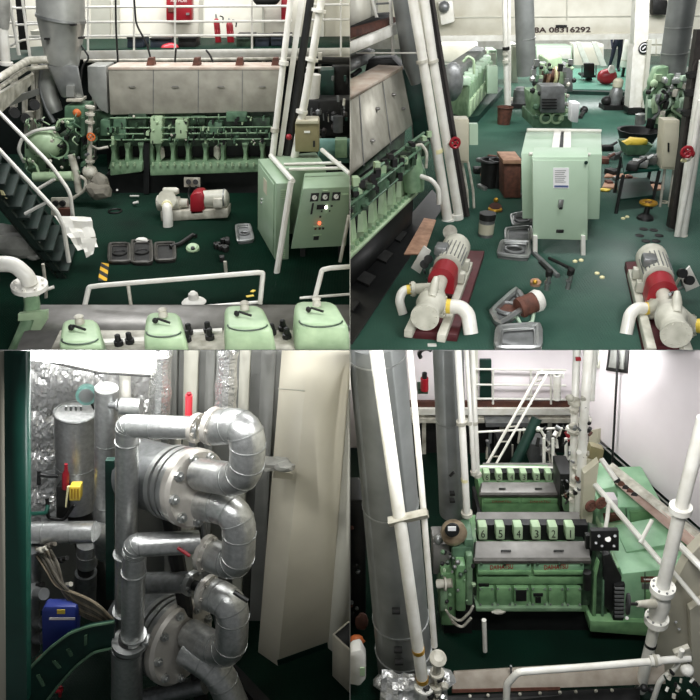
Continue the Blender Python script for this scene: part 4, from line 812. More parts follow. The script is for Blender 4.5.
# ---------------------------------------------------------------- mint cabinet
t = T('control_cabinet', 'mint green switch cabinet with a paper notice in the middle of the bay', 'cabinet'); zf = .21
z1 = P(520, 153.5, 10.35).z; rb = [G(521, 153.5, z1), G(602, 154, z1), G(601, 132.5, z1), G(526, 132, z1)]
lb = P(523, 214, rb[0].y).x - rb[0].x; rr_ = P(600, 215, rb[1].y).x - rb[1].x
t.add('rear_body', M().hull(rb, [V((p.x + (lb if i in (0, 3) else rr_), p.y, z1 - 1.0)) for i, p in enumerate(rb)], .012), 'mint')
fq = [P(532, 157, 9.8), P(588.5, 157, 9.8), P(587.5, 240.5, 9.8), P(532.8, 239, 9.8)]
t.add('front_body', M().pv(fq, (.15, .55, 0), .012), 'mint')
def f2(u, v, d=0): return lerp2(fq, u, v) - V((0, d, 0))
t.add('front_door', M().pv([f2(u, v, .012) for u, v in ((.01, .035), (.99, .035), (.99, .985), (.01, .985))], (0, .014, 0), .004), 'mint')
pp = t.add('paper_notice', M().pv([f2(u, v, .016) for u, v in ((.37, .12), (.65, .12), (.65, .36), (.37, .36))], (0, .004, 0)), 'paper')
t.add('notice_footer', M().pv([f2(u, v, .018) for u, v in ((.39, .325), (.64, .325), (.64, .35), (.39, .35))], (0, .003, 0)), 'paperblue', pp)
for k in range(7): t.add('notice_line', M().pv([f2(u, .15 + k * .022 + d, .018) for u, d in ((.4, 0), (.4 + .2 * (1 - .1 * (k % 3)), 0), (.4 + .2 * (1 - .1 * (k % 3)), .006), (.4, .006))], (0, .003, 0)), 'greymetal', pp)
l = t.add('lock', M().bx(f2(.5, .54, .03), (.07, .04, .12), 0, .01), 'steel'); t.add('lock_body', M().bx(f2(.5, .59, .03), (.05, .04, .05), 0, .01), 'black', l); t.add('latch', M().bx(f2(.49, .885, .02), (.11, .03, .05), 0, .01), 'iron'); t.add('badge', M().cy(f2(.95, .06, .01), f2(.95, .06, .025), .025, 12), 'dkgreen')
for x, y in ((535.5, 253), (583.5, 256)): t.add('leg', M().pr([(x - 2, 236), (x + 2, 236), (x + 2, y), (x - 2, y)], 9.75, .06), 'pipewhite')
for x in (541, 596): t.add('rear_leg', M().pr([(x - 2, 214), (x + 2, 214), (x + 2, 226), (x - 2, 226)], 11.4, .06), 'iron')
t.add('rear_bar', M().tb([(527, 130, 11.6), (601, 131, 11.6)], 1.8, n=8), 'pipewhite'); t.add('front_bar', M().tb([(529, 154, 10.1), (590, 154.5, 10.1)], 1.8, n=8), 'pipewhite')
for q in ((557.5, 131, 555, 152, 11.6, 10.15), (567.5, 131, 567, 152, 11.6, 10.15)): t.add('top_rail', M().hull([P(q[0] - 3.5, q[1], q[4]), P(q[0] + 3.5, q[1], q[4]), P(q[2] + 3.8, q[3], q[5]), P(q[2] - 3.8, q[3], q[5])], [p - V((0, 0, .04)) for p in (P(q[0] - 3.5, q[1], q[4]), P(q[0] + 3.5, q[1], q[4]), P(q[2] + 3.8, q[3], q[5]), P(q[2] - 3.8, q[3], q[5]))]), 'pipewhite')
t.add('gap_strip', M().hull([G(560, 133, z1), G(565, 133, z1), G(563.5, 151, z1), G(558, 151, z1)], [p + V((0, 0, .02)) for p in (G(560, 133, z1), G(565, 133, z1), G(563.5, 151, z1), G(558, 151, z1))]), 'black')
# clutter left and right of the cabinet
t = T('tool_chest', 'brown wooden chest against the left of the mint cabinet', 'chest'); t.add('body', M().rc(504, 163, 521, 198, 12.4, .5, .02), 'rust'); t.add('lid', M().rc(503, 160, 522, 164, 12.35, .6, .01), 'board')
for i, (x, y, s, lab) in enumerate(((491, 156, .2, 'leftmost black bin among the clutter left of the mint cabinet'), (500, 151, .19, 'taller black bin behind the brown chest'), (516, 148, .17, 'small black bin nearest the mint cabinet'))):
    t = T('bin', lab, 'bin', 'black bins left of the mint cabinet'); p = P(x, y + 10, 13.2); p.z = 0; t.add('body', M().lathe(p, (0, 0, 1), [(0, s * .8), (.5, s), (.48, s * .85), (.2, s * .75)], 14), 'iron'); t.add('rim', M().ring(p + V((0, 0, .5)), (0, 0, 1), s, .03), 'black')
random.seed(33); ORD = ('leftmost', 'second from left', 'third from left', 'fourth from left', 'fifth from left', 'rightmost')
for ax0, ax1, ay0, ay1, place in ((478, 524, 172, 196, 'before the brown chest'), (604, 660, 176, 196, 'below the work table'), (478, 512, 150, 166, 'behind the black bins')):
    for k in range(6):
        x = ax0 + (ax1 - ax0) * (k + random.uniform(.2, .8)) / 6; y = random.uniform(ay0, ay1)
        solo('loose_tool', ORD[k] + ' of the six small loose parts ' + place, 'tool', M().bx(G(x, y, .04), (random.uniform(.08, .3), random.uniform(.05, .15), .07), random.uniform(0, 3), .01), random.choice(['iron', 'greymetal', 'black', 'rust', 'steel']), 'loose parts around the mint cabinet')
random.seed(31)
for i in range(4):
    x = 482 + i * 11; y = 170 + (i % 3) * 8; solo('scrap_part', ['bent dark scrap nearest the cream junction box', 'second dark scrap piece left of the brown chest', 'third dark scrap piece in front of the bins', 'dark scrap piece under the brown chest edge'][i], 'scrap', M().bx(G(x, y, .06), (.35, .2, .12), i, .02).tw([G(x - 4, y, .1), G(x + 5, y - 5, .3)], .03, 6), ['iron', 'rust', 'iron', 'greymetal'][i], 'scrap pieces left of the mint cabinet')
solo('workbench_shelf', 'pinkish shelf board lying left of the brown chest', 'board', M().gq([(480, 176), (504, 176), (504, 171), (484, 171)], .2, .04), 'board')
t = T('work_table', 'dark green steel work table right of the mint cabinet', 'table'); z = .72
q = [G(624, 172, z), G(660, 168, z), G(654, 152, z), G(622, 154, z)]; t.add('tabletop', M().pv(q, (0, 0, -.05), .008), 'postgreen')
for p in q: t.add('leg', M().tw([p * 1 + V((0, 0, -.05)), V((p.x, p.y, 0))], .03, 6), 'black')
t.add('shelf', M().pv([V((p.x, p.y, .25)) for p in q], (0, 0, -.03)), 'dkgreen')
t = T('basin', 'black round basin behind the work table', 'basin'); b0 = G(635.5, 146, .3); t.add('bowl', M().lathe(b0, (0, 0, 1), [(0, .3), (.3, .42), (.34, .44), (.33, .38), (.1, .28)], 22), 'black'); t.add('stand', M().cy(V((b0.x, b0.y, 0)), b0, .2, 12), 'iron')
t = T('tray_bin', 'green tray holding yellow gloves on the work table', 'tray'); b0 = G(633, 153, .74); t.add('tray', M().lathe(b0, (0, 0, 1), [(0, .22), (.2, .34), (.19, .31), (.03, .2)], 4), 'midgreen')
solo('gloves', 'yellow-green work gloves heaped in the green tray', 'gloves', M().ball(b0 + V((0, 0, .2)), .17, (1.3, .8, .5), .2), 'yellow')
solo('round_tin', 'shiny grey round tin standing behind the black basin', 'tin', M().tw([P(640, 124, 15.2), P(641, 114, 15.2)], .11, 16), 'steel')
for i, (x, y) in enumerate(((607, 148), (614, 156), (604, 160), (612, 172), (640, 163), (648, 160), (633, 166))):
    z0 = .74 if i > 3 else .0; p = G(x, y, z0 + .06)
    solo('machine_part', ['small dark part by the cabinet rear corner', 'grey part between cabinet and work table', 'dark part at the mint cabinet right side', 'dark part on floor before the table', 'steel part in the middle of the work table', 'steel part on the right of the work table', 'dark part on the front edge of the work table'][i], 'machine part', M().bx(p, (.26, .18, .12), i * .7, .02).tw([p, p + V((.22, .05, .12))], .03, 6), ['iron', 'greymetal', 'rust', 'iron', 'steel', 'greymetal', 'iron'][i], 'loose machine parts')
for i, q in enumerate(([(602, 188), (640, 192), (640, 188), (604, 184)], [(642, 192), (664, 190), (662, 184), (642, 187)], [(604, 178), (630, 178), (628, 175), (606, 175)])):
    solo('wood_board', ['long pinkish board on the floor under the table front', 'short board at the foot of the dark right post', 'thin board beside the mint cabinet right side'][i], 'board', M().gq(q, .01, .03), 'board')
solo('yellow_glove', 'yellow glove on the floor at the right corner of the mint cabinet', 'glove', M().ball(G(605, 190, .03), .07, (1.6, .8, .5), .2), 'yellow')
# right engine, uptake, column
t = T('auxiliary_engine', 'green engine under the grey uptake at the right side', 'engine'); Y = 15.5
t.add('body', M().pr([(650, 96), (664, 78), (692, 84), (688, 150), (656, 136)], Y, .5, .05), 'midgreen'); t.add('cylinder_head', M().pr([(651, 84), (657, 68), (670, 66), (668, 84), (652, 98)], Y - .1, .3, .05), 'green')
for q in ((654, 84, 4), (662, 94, 5), (672, 92, 5), (682, 92, 5), (668, 104, 6), (680, 108, 6), (672, 118, 5)): t.add('casing', M().ball(P(q[0], q[1], Y - .15), q[2] / ppm(P(q[0], q[1], Y)), (1, .8, 1.1), .05, 2), random.choice(['lgreen', 'green', 'mint']))
for i in range(12):
    x = random.uniform(652, 688); y = random.uniform(74, 120); t.add('pipe', M().tb([(x, y, Y - .3), (x + random.uniform(-8, 8), y + 6, Y - .35), (x + random.uniform(-6, 6), y + 14, Y - .3)], random.uniform(.9, 1.8), .4, 8), random.choice(['mint', 'greymetal', 'iron', 'lgreen']))
for q in ((664, 78, 690, 84), (670, 84, 674, 90), (684, 80, 692, 92)): t.add('foil_lagging', M().rc(*q, Y - .3, .3, .03), 'foilrag')
for i in range(40):
    x = random.uniform(648, 692); y = random.uniform(72, 128); t.add('fitting', M().bx(P(x, y, Y - random.uniform(.1, .4)), (random.uniform(.06, .2), .1, random.uniform(.06, .22)), random.uniform(0, 3), .01), random.choice(['lgreen', 'mint', 'steel', 'iron', 'dirtywhite', 'green', 'greymetal']))
t.add('handrail', M().tb([(646, 120, Y - .4), (647, 96, Y - .4), (654, 88, Y - .4)], 1, .3, 8), 'mint')
t = T('exhaust_uptake', 'grey cylindrical uptake at the upper right above the green engine', 'exhaust duct'); t.add('stack', M().tb([(683, -4, 15.8), (671.5, 74, 15.8)], [13.5, 12.5], n=26), 'stackgrey')
for y in (26, 52): t.add('band', M().tb([(683 - 11.5 * (y + 4) / 78, y, 15.8), (683 - 11.5 * (y + 5) / 78, y + 1, 15.8)], 13.4, n=26), 'steel')
t.add('outlet', M().tb([(671, 74, 15.8), (670, 80, 15.8)], [9, 7], n=18), 'greymetal')
t = T('steel_column', 'wide white steel column with a round black emblem at the back right', 'column'); Y = 19.8
t.add('face', M().pr([(636, -4), (650, -4), (645, 112), (631, 110)], Y, .3), 'white'); t.add('flange', M().pr([(633, 48), (637, 40), (633, 112), (629, 110)], Y - .05, .4), 'pipewhite'); t.add('side', M().pr([(648, 40), (652, 40), (646, 112), (642, 112)], Y - .1, .1), 'wallgrey')
e = t.add('emblem', M().cy(P(644, 48, Y), P(644, 48, Y) - V((0, .03, 0)), .15, 22), 'black'); t.add('emblem_ring', M().ring(P(644, 48, Y - .035), (0, 1, 0), .1, .012), 'paper', e); t.add('emblem_bar', M().tw([P(642.5, 49.5, Y - .04), P(645.5, 46.5, Y - .04)], .018, 6), 'paper', e)
t.add('foot', M().rc(628, 108, 646, 113, Y - .1, .4), 'iron')
t = T('floor_motor', 'small grey upright motor pump standing on the checker plate before the column', 'motor'); b0 = G(614, 109, 0)
t.add('base', M().bx(b0 + V((0, .05, .06)), (.7, .5, .12)), 'iron'); t.add('body', M().lathe(b0 + V((0, .05, .1)), (0, 0, 1), [(0, .17), (.2, .2), (.4, .16), (.5, .1)], 16), 'greymetal'); t.add('cap', M().lathe(b0 + V((0, .05, .55)), (0, 0, 1), [(0, .1), (.05, .14), (.2, .14), (.26, .09)], 16), 'beige')
for s_ in (-1, 1): t.add('side_lobe', M().ball(b0 + V((s_ * .26, 0, .22)), .14), 'iron')
t = T('junction_box', 'cream junction box mounted in front of the dark right post', 'box'); Y = 11.9
t.add('body', M().pr([(664, 120), (680, 120), (677, 170), (661, 169)], Y, .25, .015), 'beige'); t.add('lid', M().pr([(665, 122), (678, 122), (675, 168), (662.5, 167)], Y - .02, .03, .01), 'beige'); t.add('latch', M().rc(668, 143, 669.5, 152, Y - .04, .03), 'iron'); t.add('leg', M().tb([(665, 168, Y + .1), (658, 222, Y + .1)], 1.3, n=6), 'dirtywhite'); t.add('leg', M().tb([(674, 168, Y + .1), (667, 222, Y + .1)], 1.3, n=6), 'dirtywhite')
YQ = 10.6
t = T('steel_post', 'dark steel girder post at the right edge beside the white pipe', 'post'); t.add('web', M().pr([(697, 30), (705, 30), (680, 232), (670, 228)], YQ + .15, .12), 'postdark'); t.add('flange', M().pr([(694, 66), (697, 60), (673, 226), (669, 228)], YQ + .1, .12), 'postdark')
for y in (74, 92, 112): t.add('bracket', M().pr([(688 - (y - 74) * .12, y), (698 - (y - 74) * .12, y - 3), (698 - (y - 74) * .12, y + 3), (689 - (y - 74) * .12, y + 5)], YQ + .05, .1), 'iron')
t = T('white_post', 'thick white upright pipe at the right edge of the bay', 'pipe'); t.add('pipe', M().tb([(707, 60, YQ), (700, 104, YQ), (680.5, 236, YQ)], [7.5, 7, 6], n=14), 'pipewhite'); t.add('second_pipe', M().tb([(701, 100, YQ - .15), (690, 170, YQ - .1), (677, 236, YQ - .1)], 3, n=12), 'pipewhite'); t.add('foot_flange', M().tb([(680, 235, YQ), (679.6, 238, YQ)], 7.2, n=14), 'dirtywhite'); t.add('yellow_band', M().tb([(681.5, 160, YQ - .3), (686, 161, YQ - .3)], 1.6, n=8), 'paleyellow')
t = T('valve', 'red valve on the thick white pipe at the right edge', 'valve'); t.add('wheel', wheel(M(), P(687, 152, YQ - .35), (-.2, -1, 0), .07, .025), 'red'); t.add('body', M().ball(P(690, 154, YQ - .25), .07), 'red'); t.add('spindle', M().tb([(682, 162, YQ - .3), (690, 160, YQ - .3), (692, 152, YQ - .3)], 1.2, .3, 8), 'dirtywhite')
# ---------------------------------------------------------------- screw pumps, lengthwise
def screw_pump(A, B, base, label, lft, rgt, gq_):
    t = T('screw_pump', label, 'pump', 'screw pumps on maroon bases')
    t.add('base_plate', M().gq(base, 0, .1, .01), 'maroon')
    ax = (B - A); L = ax.length; ax.normalize(); sd = V((ax.y, -ax.x, 0)).normalized(); Z = V((0, 0, 1))
    bc = sum((G(x, y, .1) for x, y in base), V()) / 4
    def at(u, s=0, z=0): return A + ax * (u * L) + sd * s + Z * z
    for s_ in (-.19, .19): t.add('base_rail', M().hull([at(.02, s_ - .05, -A.z + .1), at(.02, s_ + .05, -A.z + .1), at(.98, s_ + .05, -A.z + .1), at(.98, s_ - .05, -A.z + .1)], [V((p.x, p.y, .2)) for p in (at(.02, s_ - .05), at(.02, s_ + .05), at(.98, s_ + .05), at(.98, s_ - .05))], .01), 'pumpgrey')
    pb = t.add('pump_body', M().lathe(at(0), ax, [(0, .13), (.02, .155), (.05, .155), (.07, .13), (.25, .14), (.32, .17), (.45, .165), (.52, .13), (.62, .12), (.7, .09), (L * .46, .08)], 24), 'pumpgrey')
    t.add('end_flange', flange(M(), at(0) - ax * .005, ax, .16, .03, 10, .09), 'pumpgrey', pb)
    t.add('relief_valve', M().lathe(at(.12, .02, .12), ax * .8 + Z * .6, [(0, .05), (.12, .055), (.2, .045), (.26, .03)], 12), 'pumpgrey', pb)
    m = M(); n = 14; pr_ = []
    for k, u in ((0, .44), (1, .58)):
        pr_.append([at(u) + (sd * math.cos(a) + Z * math.sin(a)) * .165 for a in [math.pi * i / n for i in range(n + 1)]] )
    ringA = [at(.44, .165, -.16)] + pr_[0] + [at(.44, -.165, -.16)]; ringB = [at(.58, .165, -.16)] + pr_[1] + [at(.58, -.165, -.16)]
    t.add('coupling_guard', M().hull(ringA, ringB), 'red')
    mo = t.add('motor', M().lathe(at(.62), ax, [(0, .12), (.02, .18), (L * .24, .185), (L * .25, .195), (L * .33, .195), (L * .36, .17), (L * .375, .1)], 24), 'pumpgrey')
    for i in range(10):
        a = math.pi * (.08 + i * .84 / 9); d = sd * math.cos(a) + Z * math.sin(a); t.add('cooling_fin', M().tw([at(.64) + d * .185, at(.62) + ax * L * .23 + d * .185], .008, 4), 'greymetal', mo)
    t.add('terminal_box', M().bx(at(.72, -.12, .16), (.16, .22, .12), math.atan2(-ax.x, ax.y), .02), 'greymetal', mo)
    for u in (.66, .84): t.add('motor_foot', M().bx(at(u, 0, -.14), (.46, .12, .14), math.atan2(-ax.x, ax.y), .01), 'pumpgrey', mo)
    for pts, r, yb in (lft, rgt):
        w = [P(*p) for p in pts]; rr = r / ppm(w[0]); W, RR = fillet(w, [rr] * len(w), .45)
        t.add('branch', M().tw([w[0], A + ax * max(.12, min(.8, (w[0] - A).dot(ax)))], rr * 1.15, 14), 'pumpgrey'); t.add('elbow_pipe', M().tw(W, RR, 16), 'pipewhite'); d = (w[1] - w[0]).normalized()
        t.add('flange', flange(M(), w[0], d, rr * 1.7, .04, 8, .1), 'pumpgrey'); t.add('yellow_band', M().tw([w[0] + d * yb, w[0] + d * (yb + .05)], rr * 1.03, 16), 'yellow')
    g = t.add('gauge_board', M().pr(gq_[0], gq_[2], .03, .004), 'pipewhite')
    for x, y in gq_[1]: t.add('gauge', M().cy(P(x, y, gq_[2]), P(x, y, gq_[2]) - V((0, .06, -.02)), .06, 16), 'black', g)
    x, y = gq_[1][0]; t.add('gauge_pipe', M().tw([P(x, y + 6, gq_[2] + .05), P(x + 2, y + 14, gq_[2] + .1), at(.3, 0, .15)], .018, 6), 'greymetal'); t.add('gauge_post', M().tw([P(x, y + 2, gq_[2] + .04), V((P(x, y, gq_[2]).x, P(x, y, gq_[2]).y + .1, .1))], .02, 6), 'pumpgrey')
    return t
A = G(425, 317, .42); B = G(457.5, 244, .42)
screw_pump(A, B, [(404, 338), (457, 342), (484, 257), (446, 256)], 'pale grey screw pump on a maroon base at the left front',
    ([(413, 289, 7.9), (403, 290, 7.9), (399, 300, 7.85), (403, 314, 7.8)], 4.6, .03), ([(443, 306, 7.35), (461, 307, 7.3), (468, 314, 7.25), (471, 334, 7.15)], 7.2, .04),
    ([(411, 268), (424, 246), (431, 251), (420, 274)], [(424, 264), (428, 259)], 9.0))
A = G(676, 334, .42); B = G(650, 254, .42)
screw_pump(A, B, [(642, 352), (690, 356), (664, 266), (624, 268)], 'pale grey screw pump on a maroon base at the right front',
    ([(651, 309, 7.5), (637, 308, 7.45), (630, 314, 7.4), (626, 334, 7.3)], 6.2, .05), ([(692, 326, 7.3), (700, 326, 7.25), (712, 327, 7.2)], 7, .06),
    ([(681, 276), (690, 266), (700, 286), (686, 292)], [(681, 273), (688, 280)], 8.2))
# ---------------------------------------------------------------- floor clutter
tray([(510, 217), (531, 214), (533, 226), (513, 229)], 'grey cover farthest back of the three overlapping by the mint cabinet', 'covers left of the mint cabinet')
tray([(505, 231), (531, 229), (532, 244), (505, 244)], 'grey cover, the middle of the three overlapping by the mint cabinet', 'covers left of the mint cabinet', hole=False)
tray([(501, 245), (530, 246), (528, 262), (497, 259)], 'silver-rimmed cover nearest the viewer of the three by the mint cabinet', 'covers left of the mint cabinet', up=.07)
tray([(490, 318), (516, 294), (527, 312), (498, 332)], 'large tilted grey cover with a reddish round hub at the front', 'covers at the front edge', blob='rust', up=.09)
tray([(497, 334), (539, 331), (539, 356), (495, 356)], 'grey cover cut by the deck edge at the front', 'covers at the front edge', hole=False, up=.09)
t = T('piston', 'white and red piston crown lying on the front floor beside the tilted cover', 'piston'); p = G(527, 305, .12); d = V((.35, .12, .1)).normalized(); t.add('crown', M().lathe(p - d * .12, d, [(0, .13), (.06, .14), (.07, .13), (.22, .13), (.24, .11)], 20), 'rust'); t.add('white_end', M().lathe(p + d * .1, d, [(0, .14), (.06, .145), (.1, .12)], 20), 'cloth')
solo('bent_pipe', 'thin mint pipe bent on the floor under the piston', 'pipe', M().tw([G(517, 318, .03), G(522, 326, .03), G(532, 322, .03), G(534, 312, .03)], .025, 8), 'mint')
t = T('drum', 'pale tin pail with dark rim on the floor behind the left pump', 'pail'); b0 = G(485.5, 236, 0); t.add('body', M().lathe(b0, (0, 0, 1), [(0, .115), (.34, .125)], 18), 'greymetal'); t.add('rim', M().lathe(b0 + V((0, 0, .28)), (0, 0, 1), [(0, .128), (.1, .13)], 18), 'iron'); t.add('paper_wrap', M().lathe(b0 + V((0, 0, .05)), (0, 0, 1), [(0, .12), (.17, .124)], 18), 'beige')
t = T('bronze_ring', 'small bronze ring on a dark plate near the pail', 'ring'); t.add('ring', M().ring(G(495, 209, .05), (0, 0, 1), .1, .025), 'gold'); t.add('plate', M().cy(G(495, 210, 0), G(495, 210, .03), .13, 18), 'brown')
solo('bolt', 'small upright bronze bolt behind the bronze ring', 'bolt', M().tw([G(496, 200, 0), G(496, 200, .12)], .03, 8).ball(G(496, 200, .12), .045), 'gold')
t = T('floor_valve', 'gold handwheel on a dark floor stand right of the mint cabinet', 'valve'); b0 = G(645, 219, 0); t.add('base', M().lathe(b0, (0, 0, 1), [(0, .14), (.04, .13), (.1, .05), (.26, .04)], 18), 'black'); t.add('handwheel', wheel(M(), b0 + V((0, 0, .28)), (0, 0, 1), .12, .03), 'gold'); t.add('hub', M().cy(b0 + V((0, 0, .25)), b0 + V((0, 0, .3)), .06, 12), 'brown')
for i, (x, y) in enumerate(((643.5, 229.5), (653.5, 230.5), (639.5, 236), (659, 236), (646, 241.5), (656, 241.5))):
    solo('deck_socket', ['rear left', 'rear right', 'middle left', 'middle right', 'front left', 'front right'][i] + ' black round socket of the ring of six on the floor', 'socket', M().lathe(G(x, y, 0), (0, 0, 1), [(0, .066), (.012, .066), (.02, .045)], 16), 'black', 'ring of six deck sockets')
for i, (x, y, lab) in enumerate(((623, 219, 'pale yellow scrap nearest the gold handwheel, left one'), (627, 217.5, 'pale yellow scrap nearest the gold handwheel, right one'), (575, 262, 'yellow scrap left of the pair below the mint cabinet'), (581, 261, 'yellow scrap right of the pair below the mint cabinet'), (597, 274, 'pale yellow scrap, upper one in the open floor'), (602, 278, 'pale yellow scrap, lower one in the open floor'))):
    solo('paper_scrap', lab, 'scrap', M().lathe(G(x, y, 0), (0, 0, 1), [(0, .035), (.02, .035), (.03, .02)], 10), 'paleyellow', 'yellow scraps on the green floor')
t = T('injector', 'upright steel injector, left of two standing below the mint cabinet', 'injector', 'injectors on the floor'); b0 = G(546.5, 290, 0)
t.add('stem', M().lathe(b0, (0, -.1, 1), [(0, .035), (.12, .03), (.22, .028)], 12), 'steel'); t.add('head', M().lathe(b0 + V((0, 0, .2)), (0, -.1, 1), [(0, .045), (.08, .05), (.1, .035)], 12), 'iron'); t.add('nut', M().lathe(b0 + V((0, 0, .1)), (0, 0, 1), [(0, .045), (.03, .045)], 6), 'greymetal')
dup(t, G(568, 289, 0), 'dark-headed steel injector, right of two standing below the mint cabinet', .6)
t = T('brass_cap', 'round pale brass cap lying left of the injectors', 'cap'); t.add('cap', M().lathe(G(535, 285, 0), (0, -.2, 1), [(0, .07), (.06, .075), (.08, .05)], 16), 'board'); t.add('knob', M().ball(G(535, 282, .08), .035), 'gold')
for i, q in enumerate(((533, 252, 558, 276, 'longer dark steel bar in front of the mint cabinet'), (540, 262, 550, 272, 'shorter dark bar left of the injectors'), (549, 258, 570, 268, 'thin dark bar pointing at the yellow scraps'))):
    solo('steel_bar', q[4], 'bar', M().tw([G(q[0], q[1], .03), G(q[2], q[3], .03)], .035 - .006 * i, 8), 'iron' if i else 'greymetal', 'dark bars on the floor')
solo('wire_loop', 'thin pale wire loop on the floor beside the right posts', 'wire', M().ring(G(664, 202, .02), (0, 0, 1), .07, .012), 'beige')
solo('pale_scrap', 'small pale scrap on the floor at the front of left pump', 'scrap', M().bx(G(432, 345, .01), (.1, .04, .02)), 'cloth')
# ================================================================ lower deck, left bay
CUR[0] = 'BL'
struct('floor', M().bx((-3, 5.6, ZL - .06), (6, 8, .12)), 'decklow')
struct('wall_back', M().bx((-3, 6.25, -1.4), (6, .1, 4.2)), 'wallgreyd')
struct('wall_left', M().bx((-4.2, 5.0, -1.4), (.1, 2.6, 4.2)), 'iron')
for i, (x0, x1, X0, X1) in enumerate(((166, 176, 164, 172), (184, 197, 180, 192), (206, 214, 200, 208), (240, 250, 231, 240), (262, 276, 249, 262))):
    struct('trim_%d' % (20 + i), M().pr([(x0, 346), (x1, 346), (X1, 626), (X0, 626)], 6.04, .16), 'wallgrey' if i % 2 else 'wallgreyd')
t = T('bulkhead_pillar', 'broad cream folded steel pillar standing on the dark floor at the right', 'pillar')
bt = [G(258, 652, ZL), G(278, 666, ZL), G(328, 648, ZL), G(318, 630, ZL), G(262, 630, ZL)]
def ptop(b, px): return P(px, 349, b.y)
tp = [ptop(bt[0], 282), ptop(bt[1], 309), ptop(bt[2], 352), ptop(bt[3], 346), ptop(bt[4], 290)]
t.add('column', M().hull(bt, tp), 'paintcream', smooth=10)
t.add('kick_strip', M().hull([G(278, 666, ZL), G(328, 648, ZL), G(328, 647, ZL), G(280, 664, ZL)], [p + V((-.005, -.012, .12)) for p in (G(278, 666, ZL), G(328, 648, ZL), G(328, 647, ZL), G(280, 664, ZL))]), 'dkgreen')
t.add('weld_seam', M().tw([bt[1].lerp(tp[1], .9) + V((0, -.005, 0)), bt[0].lerp(tp[0], .9) + V((-.005, -.005, 0))], .006, 6), 'wallgrey')
t.add('side_plate', M().hull([G(328, 648, ZL), G(352, 668, ZL), G(352, 640, ZL), G(330, 640, ZL)], [P(352, 349, G(328, 648, ZL).y), P(374, 349, G(352, 668, ZL).y), P(370, 349, 5.9), P(354, 349, 5.9)]), 'wallgrey')
t = T('white_bin', 'cream open-topped bin at the right edge beside the pillar', 'bin'); z = -2.72
q = [G(332, 676, ZL), G(356, 700, ZL), G(372, 680, ZL), G(348, 662, ZL)]
t.add('body', M().hull(q, [p + V((.01, 0, .75)) for p in q], .01), 'paintcream'); q2 = [p + V((.01, 0, .752)) for p in q]; c = sum(q2, V()) / 4
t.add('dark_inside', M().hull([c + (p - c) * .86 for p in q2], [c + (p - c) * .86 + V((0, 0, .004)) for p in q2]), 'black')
t = T('green_post', 'dark green steel post at the far left edge', 'post'); t.add('post', M().pr([(4, 346), (25, 346), (27, 704), (6, 704)], 3.3, .08), 'postgreen')
t.add('edge_strip', M().pr([(-4, 346), (4.5, 346), (6, 704), (-4, 704)], 3.32, .06), 'paintcream')
PX_ = [(a, b) for b in (.08, .3, .52, .74, .95) for a in (.12, .38, .64, .9)]; random.seed(40); PX_ = [(a + random.uniform(-.04, .04), b + random.uniform(-.03, .03)) for a, b in PX_]
m = quilt(M(), [P(20, 346, 5.55), P(124, 346, 5.75), P(120, 528, 5.75), P(20, 534, 5.55)], 64, 96, PX_, .2)
solo('foil_insulation', 'crinkled silver foil insulation covering the wall behind the grey tank', 'insulation', m, 'foil', smooth=25)
m = quilt(M(), [P(118, 346, 5.9), P(172, 346, 5.95), P(170, 440, 5.95), P(118, 440, 5.9)], 30, 44, [(.2, .1), (.7, .15), (.25, .5), (.75, .55), (.2, .9), (.7, .95)], .2, 5)
solo('foil_insulation', 'darker crinkled foil insulation behind the two upright pipes at top', 'insulation', m, 'foil', smooth=25)
t = T('fluorescent_lamp', 'glowing long fluorescent lamp along the top left of the lower bay', 'lamp')
t.add('diffuser', M().hull([P(22, 345, 4.6), P(152, 349, 4.6), P(150, 377, 4.9), P(100, 374, 4.9), P(22, 358, 4.9)], [p + V((0, .1, .06)) for p in (P(22, 345, 4.6), P(152, 349, 4.6), P(150, 377, 4.9), P(100, 374, 4.9), P(22, 358, 4.9))]), 'lampglow')
t.add('tube', M().tw([P(28, 351, 4.62), P(148, 363, 4.72)], .07, 14), 'tube'); t.add('clip', M().tw([P(26, 357, 4.86), P(100, 373, 4.86), P(150, 376, 4.86)], .01, 6), 'iron')
YT = 5.2
def seams(t, par, pts, r, n=20, w=.9, mt_='steel'):
    for a, ra in pts: t.add('seam_band', M().tw([P(*a[0]), P(*a[1])], r[0] * ra if 0 else r / ppm(P(*a[0])) * ra, n), mt_, par)
t = T('expansion_tank', 'grey lagged upright tank in front of the foil wall', 'tank'); c0 = P(76, 412, YT); R = 20.5 / ppm(c0); dn_ = (P(77, 520, YT - .1) - c0).normalized()
s = t.add('shell', M().lathe(c0, dn_, [(0, R), (1.05, R)], 36), 'lag'); t.add('rim', M().ring(c0, dn_, R, .012, 36), 'steel')
t.add('seam_band', M().lathe(c0 + dn_ * .56, dn_, [(0, R * 1.012), (.015, R * 1.012)], 36), 'steel', s); t.add('stand', M().lathe(c0 + dn_ * 1.05, (0, 0, -1), [(0, R * .6), (1.9, R * .6)], 20), 'iron')
t = T('pressure_gauge', 'round teal-cased gauge above the grey tank', 'gauge'); c = P(87, 393, 5.0); t.add('case', M().cy(c, c + V((.02, -.07, .02)), .085, 22), 'teal'); t.add('dial', M().cy(c + V((.02, -.07, .02)), c + V((.022, -.076, .022)), .06, 22), 'greymetal'); t.add('stem', M().tw([c, c + V((.04, 0, -.16)), c + V((.12, 0, -.2))], .018, 8), 'iron'); t.add('fitting', M().ball(P(97, 404, 5.0), .035), 'steel')
for i in range(4): t.add('bolt', M().tw([P(66 + i * 5, 410, 5.05), P(66 + i * 5, 406, 5.05)], .012, 6), 'steel')
t = T('lagged_pipe', 'upright lagged pipe with flat top between tank and tall elbow pipe', 'pipe'); t.add('pipe', M().tb([(106.5, 388, 4.85), (105, 545, 4.85)], [11.5, 11], n=24), 'lag')
